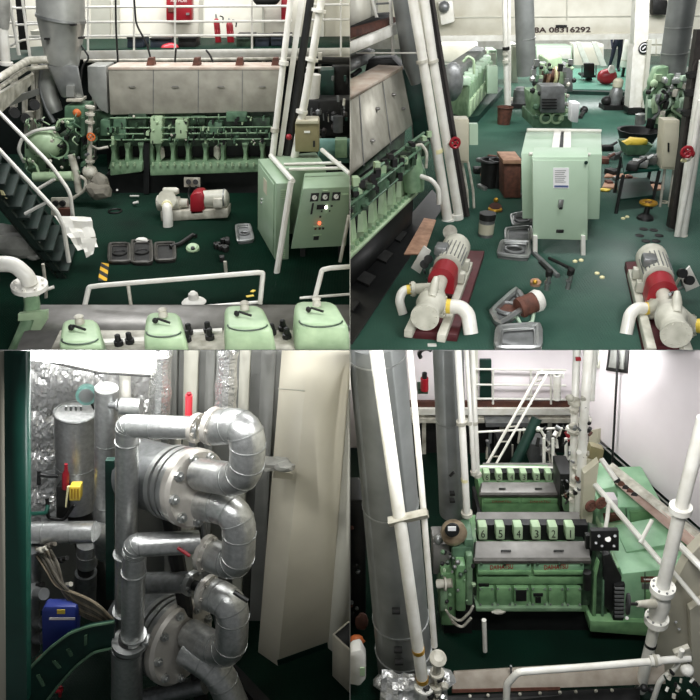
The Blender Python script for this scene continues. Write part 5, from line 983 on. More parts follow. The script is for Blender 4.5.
for y in (442, 503): t.add('seam_band', M().tb([(106, y, 4.85), (106, y + 1, 4.85)], 11.5, n=24), 'steel')
t = T('branch_pipe', 'short horizontal lagged branch crossing a slim white pipe at the top', 'pipe'); t.add('branch', M().tb([(121, 406, 4.75), (141, 407, 4.75)], 9, n=20), 'lag'); t.add('slim_pipe', M().tb([(125, 372, 5.0), (125, 440, 5.0)], 5.5, n=14), 'pipewhite'); t.add('flange', M().tb([(117, 405, 4.75), (119, 405, 4.75)], 6.5, n=16), 'greymetal'); t.add('stub', M().tb([(110, 405, 4.78), (118, 405, 4.75)], 3.5, n=12), 'greymetal')
t = T('green_post', 'dark green upright bar left of the tall elbow pipe', 'post'); t.add('bar', M().pr([(105, 461), (114, 461), (114, 600), (106, 600)], 4.45, .05), 'dkgreen')
for x0, x1, y1, lab in ((162, 159, 418, 'foil-wrapped upright pipe behind the upper horizontal pipe'), (228, 225, 416, 'foil-wrapped upright pipe above the top U-bend')):
    t = T('foil_pipe', lab, 'pipe'); random.seed(x0); pts = [(x0 + (x1 - x0) * i / 9, 345 + (y1 - 345) * i / 9, 4.95) for i in range(10)]
    t.add('wrap', M().tb(pts, [10.5 + random.uniform(-1.3, 1.3) for _ in pts], n=11), 'foilpipe', smooth=15); t.add('band', M().tb([pts[5], (pts[5][0], pts[5][1] + 2, 4.95)], 10.2, n=12), 'steel')
t = T('spray_bottle', 'pink-red slim cylinder standing behind the upper pipe', 'cylinder'); t.add('body', M().tb([(189, 395, 4.9), (188.5, 420, 4.9)], 3.6, n=14), 'redlt'); t.add('cap', M().tb([(189, 393, 4.9), (189, 396, 4.9)], 2.4, n=12), 'red'); t.add('stand', M().tw([P(188.5, 418, 4.9), V((P(188.5, 418, 4.9).x, 4.9, ZL))], .03, 10), 'greymetal')
# main lagged pipes
def bend(t, name, pts, r, mt_, fil=.47, n=22, seam=True, parent=None):
    W = [P(*p) for p in pts]; rr = r / ppm(W[len(W) // 2]); Q, R_ = fillet(W, [rr] * len(W), fil); o = t.add(name, M().tw(Q, R_, n), mt_, parent)
    if seam:
        k = 0
        for i in range(1, len(Q) - 1):
            if (Q[i] - Q[i - 1]).length < .6 and (i - 1) % 2 == 0:
                d = (Q[i + 1] - Q[i - 1]).normalized(); t.add('seam_band', M().tw([Q[i] - d * .006, Q[i] + d * .006], rr * 1.025, n), 'steel', o)
    return o, Q, rr
def bolted(t, p, ax, R, th=.045, mt_='steel', nb=8):
    t.add('flange', flange(M(), p, ax, R, th, nb, .12), mt_)
t = T('lagged_pipe', 'tall silver lagged pipe rising and bending right to the top U-bend', 'pipe'); Y = 4.2
o, Q, rr = bend(t, 'pipe', [(125, 640, Y), (127.5, 430, Y), (128, 426, Y), (198, 428, Y)], 11.8, 'lag', .3)
o.data.name = 'pipe'
for y in (441, 553, 610): t.add('seam_band', M().tb([(127.3 - (y - 441) * .012, y, Y), (127.3 - (y - 441) * .012, y + 1.2, Y)], 12.5, n=22), 'steel', o)
t.add('seam_band', M().tb([(150, 427, Y), (151, 427, Y)], 12.4, n=22), 'steel', o); bolted(t, P(197, 428, Y), (1, -.5, 0), 15.5 / ppm(P(197, 428, Y)), .035, 'flangecream', 8)
t = T('pipe_bend', 'uppermost lagged U-bend with bolted flange at the end of the top cooler', 'pipe')
bolted(t, P(213, 426, 4.08), (1, -.5, 0), 19.5 / ppm(P(213, 426, 4.08)), .04, 'flangecream', 6); t.add('spool', M().tb([(202, 428, 4.15), (216, 426, 4.05)], 5, n=14), 'greymetal')
bend(t, 'elbow', [(214, 428, 4.1), (248, 424, 3.92), (247, 482, 3.9), (200, 474, 4.22)], 17.5, 'lag', .48)
t.add('red_cap', M().ball(P(260, 429, 4.0), .022), 'red')
t = T('pipe_bend', 'second lagged U-bend hooking down from the lower side of the top cooler', 'pipe')
bend(t, 'elbow', [(196, 503, 4.24), (240, 510, 4.0), (238, 566, 3.97), (211, 555, 4.14)], 16.5, 'lag', .48)
bolted(t, P(206, 553, 4.12), (1, -.5, 0), 18.5 / ppm(P(206, 553, 4.12)), .04, 'flangecream', 6)
t = T('lagged_pipe', 'lower lagged pipe bending right to the second U-bend, in front of the tall pipe', 'pipe'); Y = 4.0
o, Q, rr = bend(t, 'pipe', [(132, 640, Y), (134.5, 552, Y), (136, 545, Y), (198, 542, Y + .15)], 12.0, 'lag', .35)
for y in (571, 634): t.add('seam_band', M().tb([(133.8, y, Y), (133.8, y + 1.2, Y)], 12.6, n=22), 'steel', o)
t.add('lower_pipe', M().tb([(127, 646, Y), (127, 706, Y)], 15, n=24), 'lag'); t.add('joint_ring', M().tb([(130, 640, Y), (130, 643.5, Y)], 17.5, n=24), 'steel'); t.add('gap', M().tb([(130, 636, Y), (129, 648, Y)], 11, n=18), 'iron'); t.add('joint_ring', M().tb([(128, 646, Y), (128, 648, Y)], 16, n=24), 'steel')
t.add('clamp', M().bx(P(146, 640, Y), (.06, .1, .05), 0, .01), 'steel'); t.add('valve_lever', M().tb([(178, 548, 4.0), (190, 556, 3.95)], 1.8, n=8), 'red')
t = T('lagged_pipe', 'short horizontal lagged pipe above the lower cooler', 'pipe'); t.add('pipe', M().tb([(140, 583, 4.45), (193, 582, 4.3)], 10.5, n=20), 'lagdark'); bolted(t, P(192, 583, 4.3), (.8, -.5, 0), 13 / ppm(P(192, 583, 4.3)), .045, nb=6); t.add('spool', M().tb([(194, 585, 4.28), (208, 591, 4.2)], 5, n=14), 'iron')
t = T('pipe_bend', 'third lagged U-bend at the end of the lower cooler', 'pipe'); bolted(t, P(207, 592, 4.16), (1, -.5, 0), 17.5 / ppm(P(207, 592, 4.16)), .04, 'flangecream', 6)
bend(t, 'elbow', [(206, 592, 4.2), (233, 603, 4.02), (231, 658, 3.99), (190, 634, 4.32)], 16, 'lag', .48); t.add('lever', M().tb([(234, 592, 3.8), (248, 601, 3.75)], 2.4, n=8), 'black')
t = T('pipe_bend', 'lowest lagged bend running down out of the lower cooler', 'pipe'); bend(t, 'elbow', [(186, 650, 4.22), (218, 670, 4.05), (240, 720, 3.98)], 15.5, 'lag', .4)
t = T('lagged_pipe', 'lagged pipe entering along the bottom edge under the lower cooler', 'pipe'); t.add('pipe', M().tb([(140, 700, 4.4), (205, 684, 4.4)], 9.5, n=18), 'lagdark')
def cooler(label, a, b, r, lab2):
    t = T('oil_cooler', label, 'heat exchanger', None); A, B = P(*a), P(*b); ax = (B - A).normalized(); R = r / ppm(B); L = (B - A).length
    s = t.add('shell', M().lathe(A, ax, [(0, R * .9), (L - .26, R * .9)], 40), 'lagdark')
    for d in (.30, .22, .15): t.add('flange_ring', M().lathe(B - ax * d, ax, [(0, R * .97), (.05, R * .97)], 40), 'steel')
    t.add('head', M().lathe(B - ax * .09, ax, [(0, R), (.06, R), (.09, R * .93)], 40), 'flangecream')
    u = ax.orthogonal().normalized(); w = ax.cross(u)
    for i in range(9):
        an = 2 * math.pi * i / 9; q = B + (u * math.cos(an) + w * math.sin(an)) * R * .82
        t.add('bolt', M().lathe(q - ax * .01, ax, [(0, .04), (.04, .04), (.041, .022), (.065, .02)], 8), 'steel')
    t.add('leg', M().tw([A + ax * .3, V(((A + ax * .3).x, (A + ax * .3).y, ZL))], .07, 10), 'iron')
cooler('upper silver shell-and-tube cooler with bolted round end plate', (140, 472, 4.62), (199, 489, 4.22), 40, '')
cooler('lower silver shell-and-tube cooler with bolted round end plate, near the floor', (132, 618, 4.65), (184, 644, 4.27), 42, '')
# left foreground pipes and things
t = T('lagged_pipe', 'horizontal lagged pipe joining the dark green bar from the left', 'pipe'); t.add('pipe', M().tb([(20, 533, 4.6), (95, 532, 4.6)], 11, n=22), 'lag'); t.add('end_elbow', M().tb([(94, 532, 4.6), (104, 535, 4.65), (106, 552, 4.8)], 10.5, .4, 20), 'lag')
for x in (44, 72): t.add('seam_band', M().tb([(x, 532.6, 4.6), (x + 1.2, 532.6, 4.6)], 11.3, n=22), 'steel')
t = T('lagged_pipe', 'short upright lagged pipe with a gap below the horizontal pipe', 'pipe'); t.add('upper', M().tb([(87, 543, 4.9), (87, 564, 4.9)], 10, n=20), 'lag'); t.add('gap', M().tb([(86, 563, 4.9), (86, 573, 4.9)], 8, n=16), 'iron'); t.add('lower', M().tb([(86, 572, 4.9), (85, 600, 4.9)], 10.5, n=20), 'lagdark'); t.add('band', M().tb([(87, 553, 4.9), (87, 554, 4.9)], 10.3, n=20), 'steel')
t = T('lagged_pipe', 'upright dark lagged pipe against the green left post', 'pipe'); t.add('pipe', M().tb([(31, 548, 4.5), (32, 590, 4.5)], 9, n=18), 'lagdark'); t.add('pump_body', M().tb([(30, 592, 4.35), (30, 650, 4.35)], 9.5, n=18), 'greymetal')
for y in (594, 622, 638): t.add('side_cap', M().tb([(37, y, 4.3), (44, y, 4.25)], 6, n=16), 'greymetal')
t.add('flange', M().tb([(30, 590, 4.35), (30, 593, 4.35)], 12, n=20), 'greymetal')
t = T('jerry_can', 'blue plastic jerry can with a white printed line', 'can'); Y = 4.15
t.add('body', M().pr([(44, 607), (76, 607), (78, 612), (76, 658), (42, 658), (41, 612)], Y, .1, .02), 'bluecan'); t.add('white_line', M().rc(49, 618, 75, 620, Y - .006, .01), 'letterpale'); t.add('top_label', M().rc(57, 610, 65, 614, Y - .006, .01), 'yellow'); t.add('cap', M().tb([(70, 607, Y + .1), (70, 602, Y + .1)], 3, n=12), 'bluecan'); t.add('handle', M().tb([(47, 607, Y + .1), (50, 602, Y + .1), (60, 602, Y + .1), (63, 607, Y + .1)], 1.6, .3, 8), 'bluecan')
up_ = [(18, 682), (34, 664), (50, 648), (70, 633), (90, 626), (114, 622)]; lo_ = [(30, 716), (46, 702), (58, 686), (76, 666), (94, 652), (114, 648)]
t = T('cable_tray', 'dark green curved cable tray sweeping up below the blue jerry can', 'cable tray'); m = M(); Y = 4.0
for i in range(5): m.pr([up_[i], up_[i + 1], lo_[i + 1], lo_[i]], Y, .03)
t.add('web', m, 'dkgreen'); t.add('edge', M().tb([(x, y, Y - .02) for x, y in up_], 1.5, .3, 6), 'midgreen'); t.add('edge', M().tb([(x, y, Y - .02) for x, y in lo_], 1.5, .3, 6), 'midgreen')
for q in ((36, 676, 44, 686), (52, 662, 60, 668), (84, 636, 86, 645), (66, 650, 72, 656)): t.add('slot', M().pr([(q[0], q[1]), (q[0] + 3, q[1] - 1), (q[2] + 1, q[3]), (q[2] - 2, q[3] + 1)], Y - .012, .02), 'midgreen')
random.seed(6)
for i in range(9):
    a = random.uniform(-5, 5); solo('cable', ['topmost', 'second', 'third', 'fourth', 'fifth', 'sixth', 'seventh', 'eighth', 'lowest'][i] + ' brown-grey cable of the bundle drooping to the tray', 'cable', M().tb([(34 + i * 2, 548 + random.uniform(-3, 5), 4.5), (46 + i * 1.5, 566 + a, 4.35), (56 + i, 584 + a + i, 4.25), (78, 594 + i * 2.5, 4.2), (98, 604 + i * 2.2, 4.1), (113, 620 + i * 1.2, 4.1)], 1.5, .45, 6), 'cable' if i % 3 else 'cablepale', 'cables of the drooping bundle')
for i, (x, y, c) in enumerate(((42, 550, 'dirtywhite'), (50, 546, 'cable'), (62, 560, 'iron'), (66, 586, 'dirtywhite'), (38, 586, 'iron'))):
    solo('fitting', ['pale fitting at the top of the cable bundle', 'brown fitting beneath the horizontal pipe', 'black fitting beside the short upright pipe', 'small pale clip on the cable bundle', 'black fitting above the blue can'][i], 'fitting', M().tb([(x - 4, y, 4.45), (x + 5, y - 2, 4.4)], 2.4, n=8).ball(P(x, y, 4.42), .03), c)
t = T('grease_gun', 'red bottle with black fittings standing in front of the grey tank', 'bottle'); Y = 4.8; t.add('bottle', M().tb([(65.5, 488, Y), (65.7, 474, Y), (66, 470, Y), (66, 464, Y)], [3.4, 3.4, 1.8, 1.6], n=14), 'maroonred'); t.add('holder', M().rc(56, 487, 67, 520, Y, .1, .01), 'iron'); t.add('arm', M().tb([(38, 474, Y), (48, 476, Y), (58, 476, Y)], 2, .3, 8), 'black'); t.add('arm_end', M().tb([(39, 470, Y), (39, 484, Y)], 2, n=8), 'black'); t.add('lower_arm', M().tb([(47, 498, Y), (48, 518, Y), (64, 520, Y), (74, 505, Y)], 1.8, .3, 8), 'iron')
t = T('yellow_box', 'small yellow box with wire strips beside the red bottle', 'box'); t.add('body', M().rc(69, 487, 80, 501, 4.75, .08, .008), 'yellow'); t.add('strip', M().pr([(67, 487), (69, 487), (66, 508), (65, 506)], 4.74, .02), 'paleyellow')
for k in range(3): t.add('slot', M().rc(71 + k * 3, 489, 72.4 + k * 3, 499, 4.745, .01), 'gold')
solo('green_pipe', 'thin green pipe below the red bottle at the left', 'pipe', M().tb([(22, 514, 4.7), (46, 513, 4.7), (48, 505, 4.75)], 2, .3, 8), 'postgreen')
solo('small_valve', 'tiny red valve under the curved green tray', 'valve', M().tb([(54, 690, 4.1), (62, 690, 4.1)], 3, n=10).tb([(60, 686, 4.1), (60, 696, 4.1)], 1.6, n=8), 'red')
solo('small_valve', 'red lever beside the blue can at the left post', 'valve', M().tb([(37, 660, 4.1), (42, 656, 4.1)], 2, n=8), 'rust')
m = M(); random.seed(12)
m.ball(P(272, 464, 5.2), .11, (1.7, .7, .7), .25, 2); m.ball(P(284, 467, 5.15), .08, (1.4, .7, .7), .25, 2); m.ball(P(262, 461, 5.2), .07, (1.3, .7, .8), .25, 2)
solo('wire_bundle', 'crumpled bundle of grey wire stuffed against the cream pillar', 'bundle', m, 'bagplastic', smooth=5)
solo('bracket_plate', 'small cream bracket plate on the pillar under the wire bundle', 'plate', M().pr([(274, 470), (293, 474), (293, 480), (273, 478)], 5.28, .02), 'paintcream')
solo('floor_beam', 'dark grey steel beam on the floor below the third U-bend', 'beam', M().hull([G(222, 662, ZL + .2), G(232, 660, ZL + .2), G(282, 712, ZL + .2), G(266, 714, ZL + .2)], [p - V((0, 0, .18)) for p in (G(222, 662, ZL + .2), G(232, 660, ZL + .2), G(282, 712, ZL + .2), G(266, 714, ZL + .2))]), 'iron')
for i, (x0, y0, x1, y1, r) in enumerate(((146, 430, 146, 462, 4), (165, 436, 164, 470, 4), (178, 438, 178, 470, 3), (172, 520, 172, 560, 4), (190, 512, 190, 545, 3))):
    solo('slim_pipe', ['slim pipe between the tall elbow and the upper cooler', 'slim pipe above the cooler shell, middle one', 'slim pipe above the cooler shell, right one', 'slim pipe under the upper cooler, left one', 'slim pipe under the upper cooler, right one'][i], 'pipe', M().tb([(x0, y0, 5.2), (x1, y1, 5.2)], r, n=12), ['greymetal', 'steel', 'dirtywhite', 'greymetal', 'dirtywhite'][i], 'slim pipes around the upper cooler')
# ================================================================ lower deck, right bay
CUR[0] = 'BR'
struct('floor', M().bx((3.5, 6.4, ZL - .06), (7, 7, .12)), 'decklow')
struct('wall_back', M().bx((3.5, 9.6, -1.8), (7, .1, 3.3)), 'casing')
struct('wall_right', M().bx((6.4, 7.4, -1.8), (.1, 4.4, 3.3)), 'wallgreyd')
# white casing at the right
f0, n0 = P(583, 430, 8.6), P(706, 535, 6.35); zz = -2.28; f0.z = n0.z = zz; dr = V((1.2, .5, 0)); H = V((0, 0, 3.2))
struct('wall_casing', M().hull([f0, n0, n0 + dr, f0 + dr], [p + H for p in (f0, n0, n0 + dr, f0 + dr)]), 'casing')
nw = (n0 - f0).normalized(); nv = V((nw.y, -nw.x, 0));
if nv.x > 0: nv = -nv
def W(u, z, d=.01): return f0.lerp(n0, u) + V((0, 0, z - zz)) + nv * d
def wpx(px, py):                      # point on the casing face seen at a photo pixel
    r = ray(px, py); k = (f0 - CAM).dot(nv) / r.dot(nv); return CAM + r * k
for i, q in enumerate((((610, 346), (630, 346), (628, 373), (607, 370)), ((592, 346), (602, 346), (600, 368), (590, 366)))):
    p = [wpx(*a) for a in q]; fr_ = struct('window_%d' % (i + 1), M().pv([a - nv * .01 for a in p], nv * .03), 'iron' if i == 0 else 'wallgrey')
    c = sum(p, V()) / 4; g = mesh_ob('pane', M().pv([c + (a - c) * .72 + nv * .02 for a in p], nv * .01), 'wallgreyd'); g.parent = fr_
solo('drop_chain', 'dark chain hanging down the white casing to the valve row', 'chain', M().tw([wpx(622, 346) + nv * .06, wpx(619, 400) + nv * .06, wpx(615, 474) + nv * .06], .016, 6), 'iron')
solo('wall_conduit', 'thin grey conduit running slanting along the white casing', 'conduit', M().tw([wpx(588, 432) + nv * .02, wpx(640, 478) + nv * .02, wpx(704, 534) + nv * .02], .012, 8), 'wallgreyd')
solo('grey_hatch', 'tan upright bracket at far end of the white casing', 'bracket', M().pv([wpx(592, 430), wpx(601, 428), wpx(600, 448), wpx(590, 456)], nv * .05), 'beige')
# valve manifold along the casing foot
t = T('valve_manifold', 'pinkish manifold beam with a row of dark knobs along the casing foot', 'manifold'); Y0, Y1 = 7.3, 5.6
a = [P(604, 474, Y0), P(613, 468, Y0 + .1), P(706, 548, Y1), P(706, 562, Y1)]; t.add('beam', M().pv(a, (.05, .1, -.06), .01), 'pinkbeige')
b_ = [P(606, 469, Y0 + .1), P(612, 465, Y0 + .15), P(706, 541, Y1 + .1), P(706, 548, Y1 + .05)]; t.add('trough', M().pv(b_, (.05, .1, -.04)), 'dirtywhite')
for i in range(7):
    u = i / 6; x, y = 609 + 26 * u, 473 + 22 * u; Yk = Y0 - .45 * u; t.add('knob', M().cy(P(x, y, Yk), P(x, y, Yk) + V((-.03, -.05, .03)), .045, 12), 'rust' if i % 2 else 'iron')
# back gallery
t = T('gallery_walkway', 'far gallery walkway with brown deck edge in front of the white back wall', 'walkway'); Y = 9.42
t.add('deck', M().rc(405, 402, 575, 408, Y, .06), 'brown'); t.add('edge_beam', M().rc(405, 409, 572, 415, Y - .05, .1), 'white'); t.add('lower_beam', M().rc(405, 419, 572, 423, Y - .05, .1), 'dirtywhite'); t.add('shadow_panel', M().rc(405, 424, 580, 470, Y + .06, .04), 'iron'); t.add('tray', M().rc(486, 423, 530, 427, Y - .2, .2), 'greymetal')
for x in (422, 470, 500, 548): t.add('support', M().rc(x, 408, x + 4, 468, Y + .02, .1), 'dirtywhite')
t = T('guard_rail', 'white guard rail on the far gallery in front of the green door', 'railing')
for y in (369, 384.5, 398.5): t.add('bar', M().tb([(472, y, Y), (566, y + 1, Y)], 1.1, n=8), 'pipewhite')
for x in (493, 531, 551): t.add('stanchion', M().tb([(x, 369, Y), (x, 404, Y)], 1.1, n=8), 'pipewhite')
struct('door_1', M().rc(480, 360, 491.5, 400, 9.5, .06, .01), 'dkgreen'); struct('trim_30', M().rc(470, 346, 478, 402, 9.5, .06), 'wallgrey')
t = T('gas_bottle', 'white cylinder standing at the right end of the far gallery', 'cylinder'); t.add('body', M().tb([(557, 375, 9.1), (557, 399, 9.1)], 3.8, n=16), 'pipewhite'); t.add('valve', M().tb([(557, 372, 9.1), (557, 375, 9.1)], 1.5, n=10), 'steel')
t = T('fire_extinguisher', 'small red extinguisher with a black top between the two grey uptakes', 'fire extinguisher'); t.add('cylinder', M().tb([(424.5, 378, 8.9), (424.5, 390, 8.9)], 4, n=14), 'red'); t.add('valve', M().tb([(424.5, 373, 8.9), (424.5, 378, 8.9)], 2.6, n=10), 'black'); t.add('base', M().rc(418, 389, 428, 394, 8.9, .2), 'oilgreen')
t = T('access_ladder', 'white steep ladder rail slanting down from the far gallery', 'ladder'); t.add('rail', M().tb([(543, 371, 8.7), (538, 374, 8.7), (487, 464, 8.2)], 1.5, .2, 8), 'pipewhite'); t.add('rail', M().tb([(548, 372, 8.6), (496, 464, 8.1)], 1.3, n=8), 'pipewhite'); t.add('top_bar', M().tb([(540, 373, 8.65), (563, 373, 8.65), (563, 378, 8.65)], 1.3, .3, 8), 'pipewhite')
for k in range(6): u = (k + .5) / 6; t.add('rung', M().tw([P(541, 374, 8.7).lerp(P(487, 464, 8.2), u), P(548, 372, 8.6).lerp(P(496, 464, 8.1), u)], .012, 6), 'dirtywhite')
solo('green_chute', 'dark green slanting round duct under the far gallery', 'duct', M().tb([(513, 468, 8.3), (537, 418, 8.6)], 5.4, n=14), 'dkgreen')
t = T('pipe_rail', 'white horizontal pipe rail in front of the far machinery', 'pipe'); t.add('pipe', M().tb([(472, 467, 8.0), (540, 468, 8.0), (606, 470, 7.4)], 1.8, n=8), 'pipewhite'); t.add('upper_pipe', M().tb([(478, 432, 8.6), (560, 428, 8.5), (580, 432, 8.4)], 1.2, n=8), 'pipewhite')
t = T('far_machinery', 'jumble of grey and white far pumps and valves below the gallery', 'machinery'); random.seed(17)
t.add('casing', M().rc(530, 444, 545, 466, 8.6, .3, .03), 'greymetal'); t.add('casing', M().rc(497, 440, 512, 466, 8.8, .3, .03), 'iron')
for i in range(46):
    x = random.uniform(536, 574); y = random.uniform(424, 464); c = random.choice(['dirtywhite', 'pipewhite', 'greymetal', 'iron', 'pipewhite', 'black'])
    if i % 9 == 0: c = 'red'
    t.add('fitting', M().tb([(x, y, 8.4), (x + random.uniform(-5, 5), y + random.uniform(2, 9), 8.35)], random.uniform(.7, 2.2), n=7), c)
for x in (544, 553, 566): t.add('standpipe', M().tb([(x, 438, 8.3), (x, 468, 8.2)], 1.6, n=8), 'pipewhite')
for i in range(10): x = random.uniform(476, 530); y = random.uniform(428, 462); t.add('pipe', M().tb([(x, y, 8.9), (x + random.uniform(-3, 3), y + 12, 8.9)], random.uniform(.8, 1.8), n=7), random.choice(['greymetal', 'dirtywhite']))
# exhaust uptakes
t = T('exhaust_uptake', 'widest grey lagged uptake standing at the left of the lower right bay', 'exhaust duct'); Y = 5.2
def sx(y): return 376.5 + (y - 350) * .0905
W_ = [P(sx(y), y, Y) for y in (340, 668)]; ax = (W_[1] - W_[0]).normalized()
s = t.add('stack', M().tw2(W_, [28.5 / ppm(W_[0]), 27.5 / ppm(W_[1])], ax, 40), 'stackgrey')
for y in (355, 503, 616, 647): p = P(sx(y), y, Y); t.add('seam_band', M().tw2([p - ax * .008, p + ax * .008], [28.7 / ppm(p)] * 2, ax, 40), 'steel', s)
for x, y in ((396, 611), (398, 650), (399, 662)): t.add('inspection_port', M().tw([P(x - 4, y, 4.83), P(x + 4, y, 4.83)], .035, 10), 'iron', s)
m = M(); random.seed(19)
for i in range(9): m.ball(P(388 + i * 6.5, 680 + random.uniform(-4, 6), 4.95 + random.uniform(-.1, .1)), .13, (1.2, .9, .8), .2, 2)
m.sheet([P(382, 672, 4.75), P(446, 676, 4.75), P(448, 708, 4.6), P(380, 708, 4.6)], 12, 7, .05)
solo('foil_bundle', 'crumpled silver foil lagging around the foot of the widest uptake', 'foil', m, 'foilrag', smooth=12)
t = T('white_post', 'thick white slanting pipe in front of the widest uptake', 'pipe'); Y = 4.7
t.add('pipe', M().tb([(375, 343, Y), (400, 521, Y), (423, 684, Y)], [7, 6.5, 6], n=18), 'pipewhite')
for y, x in ((648, 418), (677, 422)): t.add('yellow_band', M().tb([(x, y, Y), (x + .5, y + 3.5, Y)], 6.4, n=18), 'gold')
t.add('foot_flange', flange(M(), P(424, 686, Y), (.1, 0, 1), .11, .03, 6, .14), 'pipewhite')
t = T('white_post', 'thin white slanting pipe beside the thick white pipe', 'pipe'); t.add('pipe', M().tb([(409, 343, 4.75), (424, 516, 4.75), (434.5, 646, 4.75)], 3.2, n=12), 'pipewhite')
t = T('pipe_support', 'rusty flat support plate holding the two slanting white pipes', 'plate'); t.add('plate', M().hull([P(388, 524, 4.62), P(427, 515, 4.62), P(429, 518, 4.7), P(390, 527, 4.7)], [p + V((0, .08, .01)) for p in (P(388, 524, 4.62), P(427, 515, 4.62), P(429, 518, 4.7), P(390, 527, 4.7))]), 'dirtywhite')
t = T('globe_valve', 'white globe valve at the foot of the thin slanting pipe', 'valve'); t.add('cap', M().lathe(P(437, 660, 4.7), (.1, -.3, 1), [(0, .07), (.03, .09), (.06, .09), (.09, .05)], 18), 'dirtywhite'); t.add('body', M().tb([(437, 664, 4.7), (438, 704, 4.7)], 4, n=12), 'dirtywhite')
for y in (672, 684, 694): t.add('flange', M().tb([(437, y, 4.7), (437, y + 2.5, 4.7)], 7.5, n=14), 'dirtywhite')
for i in range(8): x = random.uniform(424, 448); y = random.uniform(672, 700); t.add('fitting', M().ball(P(x, y, 4.65), .045, (1, 1, 1), .1, 1), random.choice(['steel', 'dirtywhite', 'iron']))
t = T('exhaust_uptake', 'narrower grey uptake behind the front engine, right of the widest one', 'exhaust duct'); Y = 6.6
t.add('stack', M().tb([(448, 343, Y), (453, 512, Y)], [15.5, 13.5], n=28), 'stackgrey'); t.add('seam_band', M().tb([(450.2, 418, Y), (450.2, 419, Y)], 15, n=28), 'steel'); t.add('inspection_port', M().tb([(450, 476, Y - .3), (454, 472, Y - .3)], 1.6, n=8), 'iron')
for y in (494, 501): t.add('bracket', M().rc(450, y, 455, y + 2, Y - .32, .06), 'iron')
for x0, x1, y1, r, Y, lab in ((457.5, 467, 515, 3.6, 6.25, 'white pipe touching the narrower uptake on its right'), (466, 474, 474, 2.2, 6.5, 'thin white pipe, second right of the narrower uptake'), (472, 477.5, 476, 2.6, 6.7, 'white pipe, third right of the narrower uptake')):
    t = T('white_post', lab, 'pipe', 'white pipes beside the narrower uptake'); t.add('pipe', M().tb([(x0, 343, Y), (x1, y1, Y)], r, n=12), 'pipewhite'); u = .42; t.add('collar', M().tb([(x0 + (x1 - x0) * u, 421, Y), (x0 + (x1 - x0) * u, 424, Y)], r * 1.5, n=12), 'dirtywhite'); t.add('lower_collar', M().tb([(x1 - .3, y1 - 3, Y), (x1, y1, Y)], r * 1.6, n=12), 'dirtywhite')
    if r > 3: t.add('yellow_band', M().tb([(464.6, 478, Y), (464.8, 481, Y)], r * 1.05, n=12), 'paleyellow')
solo('hanging_hook', 'dark coiled hose hanging between the uptakes at the top', 'hose', M().ring(P(426, 354, 8.2), (0, 1, .2), .09, .03, 16, 6, math.pi, 2 * math.pi), 'iron')
